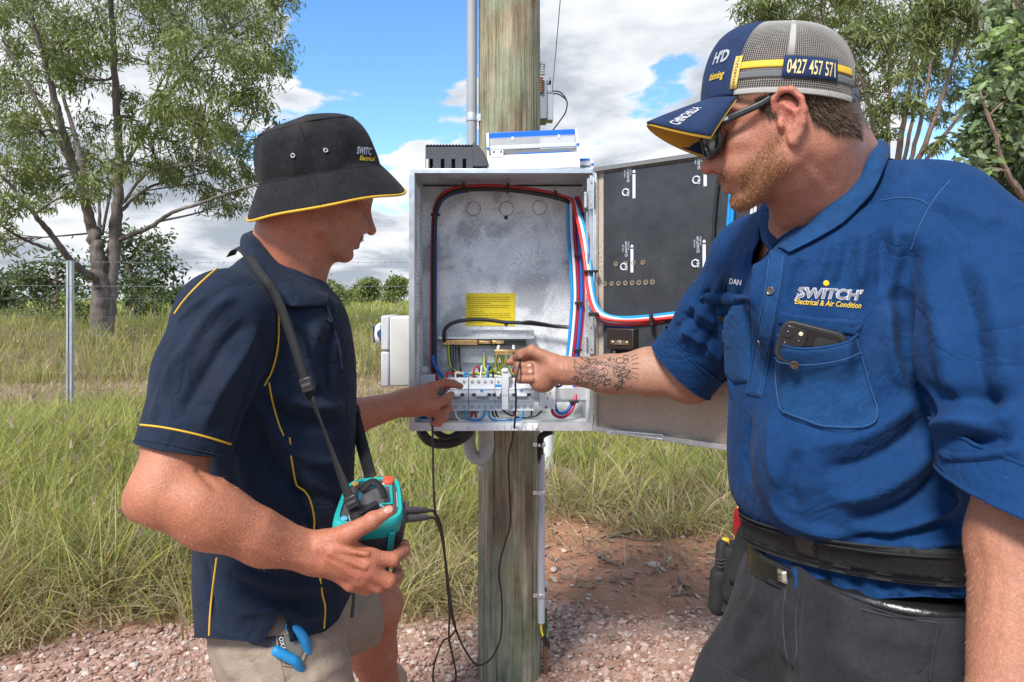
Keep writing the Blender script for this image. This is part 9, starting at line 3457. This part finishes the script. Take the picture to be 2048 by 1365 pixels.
def pouch():
 e = empty('tool_pouch', P(1470, 1200, 1.30), 'black tool pouch with insulated handles on the hip of the blue shirted man', 'tool pouch')
 blk = mat('pouch_nylon', (.018, .018, .019), .7, bump=.0008, bscale=300, var=.2, vscale=40)

 def pocket(name, pts, r, fl=1.0):
  c = catmull(PL(pts), 6)
  rr = np.full(len(c), r)
  rr[0] *= .8
  rr[-1] *= .7
  o = MB().tube(c, rr, 14).build(name, blk, e, smooth=True)
  return o
 pocket('sleeve', [(1440, 1138, 1.34), (1437, 1180, 1.345), (1434, 1225, 1.35)], .018)
 pocket('sleeve', [(1468, 1090, 1.33), (1462, 1140, 1.34), (1454, 1190, 1.35), (1448, 1222, 1.35)], .024)
 pocket('sleeve', [(1500, 1058, 1.30), (1488, 1100, 1.31), (1474, 1150, 1.32), (1460, 1200, 1.33)], .022)
 ribbon('belt_hanger', PL([(1525, 1050, 1.27), (1510, 1062, 1.28), (1496, 1085, 1.285), (1486, 1120, 1.29), (1474, 1170, 1.295)]), [.03, .034, .034, .03], blk, e, (-.5, -1, .1), .004)
 t = empty('screwdriver', P(1484, 1040, 1.33), 'red handled screwdriver standing in the black tool pouch', 'screwdriver')
 c = catmull(PL([(1486, 1016, 1.33), (1485, 1024, 1.33), (1483, 1045, 1.335), (1481, 1066, 1.335), (1480, 1085, 1.335)]), 6)
 r = np.interp(np.linspace(0, 1, len(c)), [0, .08, .3, .6, .85, 1], [.006, .013, .0165, .015, .011, .008])
 MB().tube(c, r, 16).build('handle', mat('red_handle', (.36, .012, .02), .35, spec=.5), t, smooth=True)
 MB().lathe([(.0135, 0), (.0125, .007), (.006, .0095), (.0003, .0095)], P(1486, 1022, 1.33), (0, 0, 1), 16).build('end_cap', mat('yellow_cap', (.62, .40, .02), .4), t, smooth=True)
 MB().cyl(P(1480, 1085, 1.335), P(1478, 1180, 1.34), .003, n=8).build('shank', M_SCREW, t)
 t = empty('cutters', P(1443, 1100, 1.34), 'black and yellow grip of cutters in the front sleeve of the pouch', 'cutters')
 c = catmull(PL([(1446, 1080, 1.335), (1445, 1090, 1.335), (1443, 1115, 1.335), (1441, 1140, 1.338), (1440, 1165, 1.34)]), 6)
 r = np.interp(np.linspace(0, 1, len(c)), [0, .08, .3, 1], [.005, .0105, .012, .011])
 MB().tube(c, r, 14).build('grip', mat('grip_black', (.025, .026, .03), .4), t, smooth=True)
 MB().tube(c + A(.0065, .003, .003), r * .72, 12).build('grip_edge', mat('yellow_cap', (.62, .40, .02), .4), t, smooth=True)
 for k in range(3):
  MB().tube([P(1432 + k * .0, 1118 + 7 * k, 1.322), P(1443, 1121 + 7 * k, 1.3205), P(1453, 1118 + 7 * k, 1.322)], .0008, 5).build('grip_ridge', M_CASE, t)

pouch()

# ------------------------------------------------------------------ cap, hair, beard, sunglasses
def cap():
 navy = cloth_mat('cap_navy', (.014, .030, .080), var=.15, vscale=40, weave=.0003, wscale=1200, crinkle=.0008, cscale=60)
 meshm = mat('cap_mesh', (.29, .28, .26), .7, spec=.3, var=.12, vscale=30)
 C0 = P(1552, 219, 1.02)
 M_ = head_frame(C0, -1, 18, -6)
 fw, lf, up = M_.T
 e = empty('trucker_cap', C0)
 e.parent = R_ROOT
 e.matrix_parent_inverse = R_ROOT.matrix_world.inverted()
 RX, RY, H = .1085, .0850, .121

 def surf(az, h):
  """az 0 at the brow, pi at the back; h 0 at the rim, 1 at the crown."""
  ph = h * math.pi / 2
  # squarish profile: upright sides, flattened crown, high front panel
  fx = np.cos(az)
  front = np.clip(fx, 0, 1) ** 2
  rad = np.cos(ph) ** (.62 - .24 * front)
  z = H * np.sin(ph) ** 1.05
  z = z * (1 + .02 * front)
  x = RX * rad * fx + front * .008 * np.sin(ph * 2) - .006 * h
  y = RY * rad * np.sin(az)
  return C0 + x[..., None] * fw + y[..., None] * lf + z[..., None] * up

 def sheet(a0, a1, h0, h1, na, nh, hole=None):
  az, h = np.meshgrid(np.linspace(a0, a1, na), np.linspace(h0, h1, nh), indexing='ij')
  return surf(az, h), az, h
 # front panel
 G, _, _ = sheet(-.98, .98, 0.0, .985, 40, 30)
 MB().grid(G).build('front_panel', navy, e, smooth=True, solid=.0024)
 # mesh back: every strand is real, with the adjuster opening left out
 na, nh = 150, 56
 az, h = np.meshgrid(np.linspace(.98, 2 * math.pi - .98, na), np.linspace(0.0, .97, nh), indexing='ij')
 V = surf(az, h)
 dev = np.abs(az - math.pi)
 opening = (dev / .50) ** 2 + (h / .42) ** 2 < 1
 idx = np.arange(na * nh).reshape(na, nh)
 F = []
 for i in range(na - 1):
  for j in range(nh - 1):
   if not opening[i, j]:
    F.append((idx[i, j], idx[i + 1, j], idx[i + 1, j + 1], idx[i, j + 1]))
 # shift alternate rows so that the holes stagger
 Vs = V.copy()
 o = obj('mesh_back', Vs.reshape(-1, 3), F, meshm, e)
 w = o.modifiers.new('strands', 'WIREFRAME')
 w.thickness = .0013
 w.use_even_offset = False
 # bands on the side
 def band(name, h0, h1, a0, a1, m_, lift=.0016, na_=50):
  az_, h_ = np.meshgrid(np.linspace(a0, a1, na_), np.linspace(h0, h1, 5), indexing='ij')
  g = surf(az_, h_)
  n = g - C0
  n = n - (n @ up)[..., None] * up * .7
  n /= np.linalg.norm(n, axis=-1)[..., None]
  return MB().grid(g + n * lift).build(name, m_, e, smooth=True, solid=.0008)
 for s in (1, -1):
  band('yellow_tape', .205, .262, s * .99, s * 2.62, mat('cap_yellow', (.62, .40, .02), .6, bump=.0004, bscale=600))
  band('grey_tape', .125, .180, s * .99, s * 2.70, mat('cap_grey', (.11, .115, .12), .8))
  band('rim_tape', 0.0, .045, s * .99, s * 2.66, mat('cap_rim', (.33, .32, .295), .8), .0012)
 band('number_patch', .118, .292, 1.56, 2.28, navy, .0030)
 band('seam_tape', .30, .96, 1.60, 1.69, mat('cap_seam', (.36, .35, .335), .8), .0010, 12)
 # digits and words on the cap, placed along its surface
 yg = mat('gold_thread', (.62, .50, .24), .5)

 def on_cap(name, s, a0, a1, h0, h1, m_, lift=.0040, bold=.0, shear=0., vertical=False):
  V_, F_, w_ = text_geo(s, shear, bold)
  if vertical:
   aa = a0 + (a1 - a0) * (1 - V_[:, 1])
   hh = h0 + (h1 - h0) * V_[:, 0] / w_
  else:
   aa = a0 + (a1 - a0) * V_[:, 0] / w_
   hh = h0 + (h1 - h0) * V_[:, 1]
  g = surf(aa, hh)
  n = g - C0
  n = n - (n @ up)[:, None] * up * .7
  n /= np.linalg.norm(n, axis=1)[:, None]
  return obj(name, g + n * lift, F_, m_, e, smooth=False)
 on_cap('number_embroidery', '0427 457 571', 1.61, 2.23, .150, .258, yg, .0046, .012)
 on_cap('side_number', '0427457571', 1.00, .965, .06, .30, M_INK, .0042, .0, 0., True)
 band('side_label', .05, .315, .93, 1.03, mat('cap_label', (.60, .42, .10), .6), .0030, 6)
 on_cap('front_logo', "H'D", .50, .80, .30, .40, mat('silver_thread', (.34, .35, .40), .6), .0030, .04)
 on_cap('front_script', 'itioning', .50, .80, .16, .22, mat('yellow_thread', (.70, .46, .02), .6), .0030, .012, .35)
 # button, strap with its holes
 MB().lathe([(.0085, 0), (.0085, .003), (.006, .0058), (.0005, .0065)], surf(np.array(0.), np.array(1.0)) - up * .001, up, 18).build('button', navy, e, smooth=True)
 band('adjuster_strap', .02, .135, math.pi - .52, math.pi + .52, mat('strap_grey', (.085, .095, .115), .5), .0012)
 for k in range(8):
  a_ = math.pi - .40 + k * .10
  p = surf(np.array(a_), np.array(.078))
  n = p - C0
  n = n - (n @ up) * up
  n /= np.linalg.norm(n)
  MB().lathe([(.0021, 0), (.0019, .0004)], p + n * .0021, n, 8).build('strap_hole', M_INK, e)
 # peak: curved tongue
 t = np.linspace(-1, 1, 25)
 rows = []
 for k in range(9):
  s = k / 8
  wid = .079 * (1 - .10 * s - .22 * s ** 3)
  x0 = RX * np.cos(np.arcsin(np.clip(t * .9, -1, 1)) * 1.0)
  inner = C0 + (RX * np.sqrt(np.clip(1 - (t * .86) ** 2, 0, 1)))[:, None] * fw * 1.0 + (t * RY * .93)[:, None] * lf + up * .004
  ln = .080 * np.sqrt(np.clip(1 - (np.abs(t) ** 2.6) * .86, 0, 1))
  p = inner + (ln * s)[:, None] * fw - (t ** 2 * .034 * (.25 + .75 * s) + .025 * s + .006 * s ** 2)[:, None] * up
  rows.append(p)
 G = np.stack(rows, 0)
 MB().grid(G).build('peak', navy, e, smooth=True, solid=.0032)
 MB().grid(G - up * .0042).build('peak_underside', mat('cap_ochre', (.45, .26, .03), .8), e, smooth=True, solid=.0004)
 # town name along the edge of the peak (near side)
 V_, F_, w_ = text_geo('CHINCHILLA', 0, 0.)
 tt = .80 - .11 * V_[:, 1]
 ss = .95 - .52 * V_[:, 0] / w_       # reads from the tip back along the near edge
 from_s = np.clip(ss, 0, 1) * 8
 i0 = np.clip(np.floor(from_s).astype(int), 0, 7)
 ft = (tt + 1) / 2 * 24
 j0 = np.clip(np.floor(ft).astype(int), 0, 23)
 a, b = (from_s - i0)[:, None], (ft - j0)[:, None]
 p = G[i0, j0] * (1 - a) * (1 - b) + G[i0 + 1, j0] * a * (1 - b) + G[i0, j0 + 1] * (1 - a) * b + G[i0 + 1, j0 + 1] * a * b
 obj('peak_lettering', p + up * .0034 + lf * .0022, F_, mat('white_thread', (.72, .72, .74), .6), e, smooth=False)
 return C0, M_, surf

CAPF = cap()

def scalp_hair():
 """Short brown hair: a fitted layer of many strands from the cap rim to the nape, sideburn included."""
 pts, n_try = [], 26000
 az = RNG.uniform(math.radians(60), math.radians(185), n_try)
 z = RNG.uniform(-.060, .075, n_try)
 # local directions: az from the front, near side is +y
 x_, y_ = np.cos(az), np.sin(az)
 low = np.interp(np.degrees(az), [60, 78, 84, 92, 104, 112, 130, 160, 185], [.02, -.012, -.020, .010, .020, -.020, -.048, -.055, -.058])
 keep = (z > low + RNG.normal(0, .004, n_try)) & ((z < .030) | ((np.degrees(az) > 158) & (z < .062)))
 x_, y_, z = x_[keep], y_[keep], z[keep]
 o = np.stack([-.012 + 0 * x_, 0 * x_, z], 1)
 d = np.stack([x_, y_, 0 * x_], 1)
 p = R_HC + (o + d * .16) @ R_HM.T
 dw = d @ R_HM.T
 for _ in range(36):
  q = SCALP.ev(p)
  p = p - dw * np.clip(q, -.01, .02)[:, None]
 # mirrored far side, thinner
 m = RNG.uniform(0, 1, len(p)) < .25
 o2 = o[m] * A(1, -1, 1)
 d2 = d[m] * A(1, -1, 1)
 p2 = R_HC + (o2 + d2 * .16) @ R_HM.T
 dw2 = d2 @ R_HM.T
 for _ in range(36):
  p2 = p2 - dw2 * np.clip(SCALP.ev(p2), -.01, .02)[:, None]
 p, dw = np.vstack([p, p2]), np.vstack([dw, dw2])
 zz = np.concatenate([z, z[m]])
 n = len(p)
 g = SCALP.grad(p)
 down = R_HM @ A(-.35, 0, -1)
 dirs = g * RNG.uniform(.25, .5, (n, 1)) + down * .85 + RNG.normal(0, .16, (n, 3))
 dirs /= np.linalg.norm(dirs, axis=1)[:, None]
 cols = np.array([(.075, .048, .030), (.105, .068, .042), (.055, .035, .023), (.15, .10, .065)])[RNG.choice(4, n, p=[.38, .3, .2, .12])]
 ln = RNG.uniform(.010, .020, n) * np.interp(zz, [-.06, -.03, .02], [.6, .9, 1.1])
 hairs('hair', p - g * .0008, dirs, ln, .00042, cols, HAIR, R_ROOT, .35)
 # dark scalp under the strands
 return p

SCALP = Solid(head_prims(R_HC, R_HM, .97, 1.0) + [Cone(rw(-.038, 0, -.045), P(1648, 440, 1.10), .060, .074, .03)])
scalp_hair()

def beard():
 n = 22000
 pts = []
 x = RNG.uniform(-.012, .092, n)
 z = RNG.uniform(-.135, -.020, n)
 y = RNG.choice([1, -1], n, p=[.8, .2])
 keep = RNG.uniform(0, 1, n) < beard_mask(x, z) * .8
 x, z, y = x[keep], z[keep], y[keep]
 p = R_HC + np.stack([x, y * .12, z], 1) @ R_HM.T
 dw = np.stack([0 * x - .0, y, 0 * x + .12], 1)
 dw /= np.linalg.norm(dw, axis=1)[:, None]
 dw = dw @ R_HM.T
 for _ in range(36):
  p = p - dw * np.clip(SCALP.ev(p), -.006, .012)[:, None]
 ok = np.abs(SCALP.ev(p)) < .002
 p = p[ok]
 # chin and lip, from the front
 m = 1500
 yy = RNG.normal(0, .022, m)
 zz = np.where(RNG.uniform(0, 1, m) < .35, RNG.normal(-.0575, .004, m), RNG.uniform(-.118, -.086, m))
 q = R_HC + np.stack([np.full(m, .15), yy, zz], 1) @ R_HM.T
 dw = R_HM @ A(1, 0, 0)
 for _ in range(40):
  q = q - dw * np.clip(SCALP.ev(q), -.006, .010)[:, None]
 q = q[np.abs(SCALP.ev(q)) < .002]
 p = np.vstack([p, q])
 n = len(p)
 g = SCALP.grad(p)
 dirs = g * .38 + R_HM @ A(.1, 0, -.85) + RNG.normal(0, .22, (n, 3))
 dirs /= np.linalg.norm(dirs, axis=1)[:, None]
 cols = np.array([(.24, .105, .042), (.32, .16, .065), (.17, .070, .030), (.42, .25, .12)])[RNG.choice(4, n, p=[.4, .3, .18, .12])]
 hairs('beard', p, dirs, RNG.uniform(.0018, .0042, n), .00024, cols, HAIR, R_ROOT, .3)

beard()

def arm_hair():
 n = 700
 p = cast(LB, RNG.uniform(245, 640, n), RNG.uniform(915, 1170, n), .6, 1.3)
 p = p[~np.isnan(p[:, 0])]
 p = p[LP.ev(p) > .003]
 n = len(p)
 g = LB.grad(p)
 dirs = g * .35 + A(.55, .1, -.35) + RNG.normal(0, .2, (n, 3))
 dirs /= np.linalg.norm(dirs, axis=1)[:, None]
 hairs('arm_hair', p, dirs, RNG.uniform(.005, .011, n), .00013, np.tile(A(.46, .24, .13), (n, 1)) * RNG.uniform(.7, 1.2, (n, 1)), HAIR, L_ROOT, .3)
 # fair hair on the near forearm
 n = 800
 px, py = RNG.uniform(1905, 2048, n), RNG.uniform(1000, 1365, n)
 p = cast(RB, px, py, .45, 1.1)
 p = p[~np.isnan(p[:, 0])]
 p = p[RS.ev(p) > .004]
 n = len(p)
 g = RB.grad(p)
 dirs = g * .35 + A(-.25, -.05, -.9) + RNG.normal(0, .18, (n, 3))
 dirs /= np.linalg.norm(dirs, axis=1)[:, None]
 hairs('arm_hair', p, dirs, RNG.uniform(.003, .008, n), .00012, np.tile(A(.50, .27, .15), (n, 1)) * RNG.uniform(.7, 1.2, (n, 1)), HAIR, R_ROOT, .3)

arm_hair()

def sunglasses():
 blk = mat('frame_black', (.010, .010, .011), .38, spec=.45)
 e = empty('sunglasses', rw(.09, 0, 0), 'black wraparound sunglasses worn under the trucker cap', 'sunglasses')
 for s in (1, -1):
  # temple arm
  pts = [rw(.088, s * .068, .008), rw(.06, s * .077, .010), rw(.02, s * .080, .014), rw(-.006, s * .0805, .022), rw(-.022, s * .079, .018), rw(-.034, s * .078, .002)]
  c = catmull(pts, 6)
  hh = np.interp(np.linspace(0, 1, len(c)), [0, .12, .5, .8, 1], [.0115, .0105, .008, .006, .005])
  T = np.gradient(c, axis=0)
  T /= np.linalg.norm(T, axis=1)[:, None]
  u = R_HM[:, 2]
  G = np.stack([c - u * (hh / 2)[:, None], c - u * (hh / 6)[:, None], c + u * (hh / 6)[:, None], c + u * (hh / 2)[:, None]], 1)
  MB().grid(G).build('temple', blk, e, smooth=True, solid=.0036)
  # lens and rim
  a = np.linspace(0, 2 * math.pi, 33)
  ex = 2.8
  cx = np.sign(np.cos(a)) * np.abs(np.cos(a)) ** (2 / ex)
  cz = np.sign(np.sin(a)) * np.abs(np.sin(a)) ** (2 / ex)
  yy = s * (.038 + .0295 * cx)
  zz = -.006 + .0225 * cz - .003 * (cx < 0) * cz
  xx = .1090 - 7.0 * (np.abs(yy) - .008) ** 2 - .10 * np.clip(zz, -1, 1) * .0
  rim = np.array([rw(x, y, z) for x, y, z in zip(xx, yy, zz)])
  rim = np.vstack([rim[:-1], rim[:2]])
  MB().tube(rim, .0034, 8, cap=False).build('rim', blk, e, smooth=True)
  c = rim[:-2].mean(0) + R_HM[:, 0] * .003
  V = [c]
  F = []
  R1 = rim[:-2]
  mid = c * .5 + R1 * .5 + R_HM[:, 0] * .0016
  V = np.vstack([[c], mid, R1])
  n = len(R1)
  F = [(0, 1 + i, 1 + (i + 1) % n) for i in range(n)] + [(1 + i, 1 + n + i, 1 + n + (i + 1) % n, 1 + (i + 1) % n) for i in range(n)]
  obj('lens', V, F, mat('dark_lens', (.006, .006, .007), .06, spec=.7, coat=.3), e)
  # hinge block
  MB().box(rw(.092, s * .064, .008), (.014, .006, .014), R_HM).build('end_piece', blk, e, bevel=.002)
  MB().box(rw(.072, s * .0765, .0105), (.016, .0012, .005), R_HM).build('side_badge', mat('badge_steel', (.35, .35, .36), .3, metal=.8), e, bevel=.001)
 MB().tube(catmull([rw(.106, .012, .006), rw(.1085, 0, .008), rw(.106, -.012, .006)], 6), .003, 8).build('bridge', blk, e, smooth=True)

sunglasses()
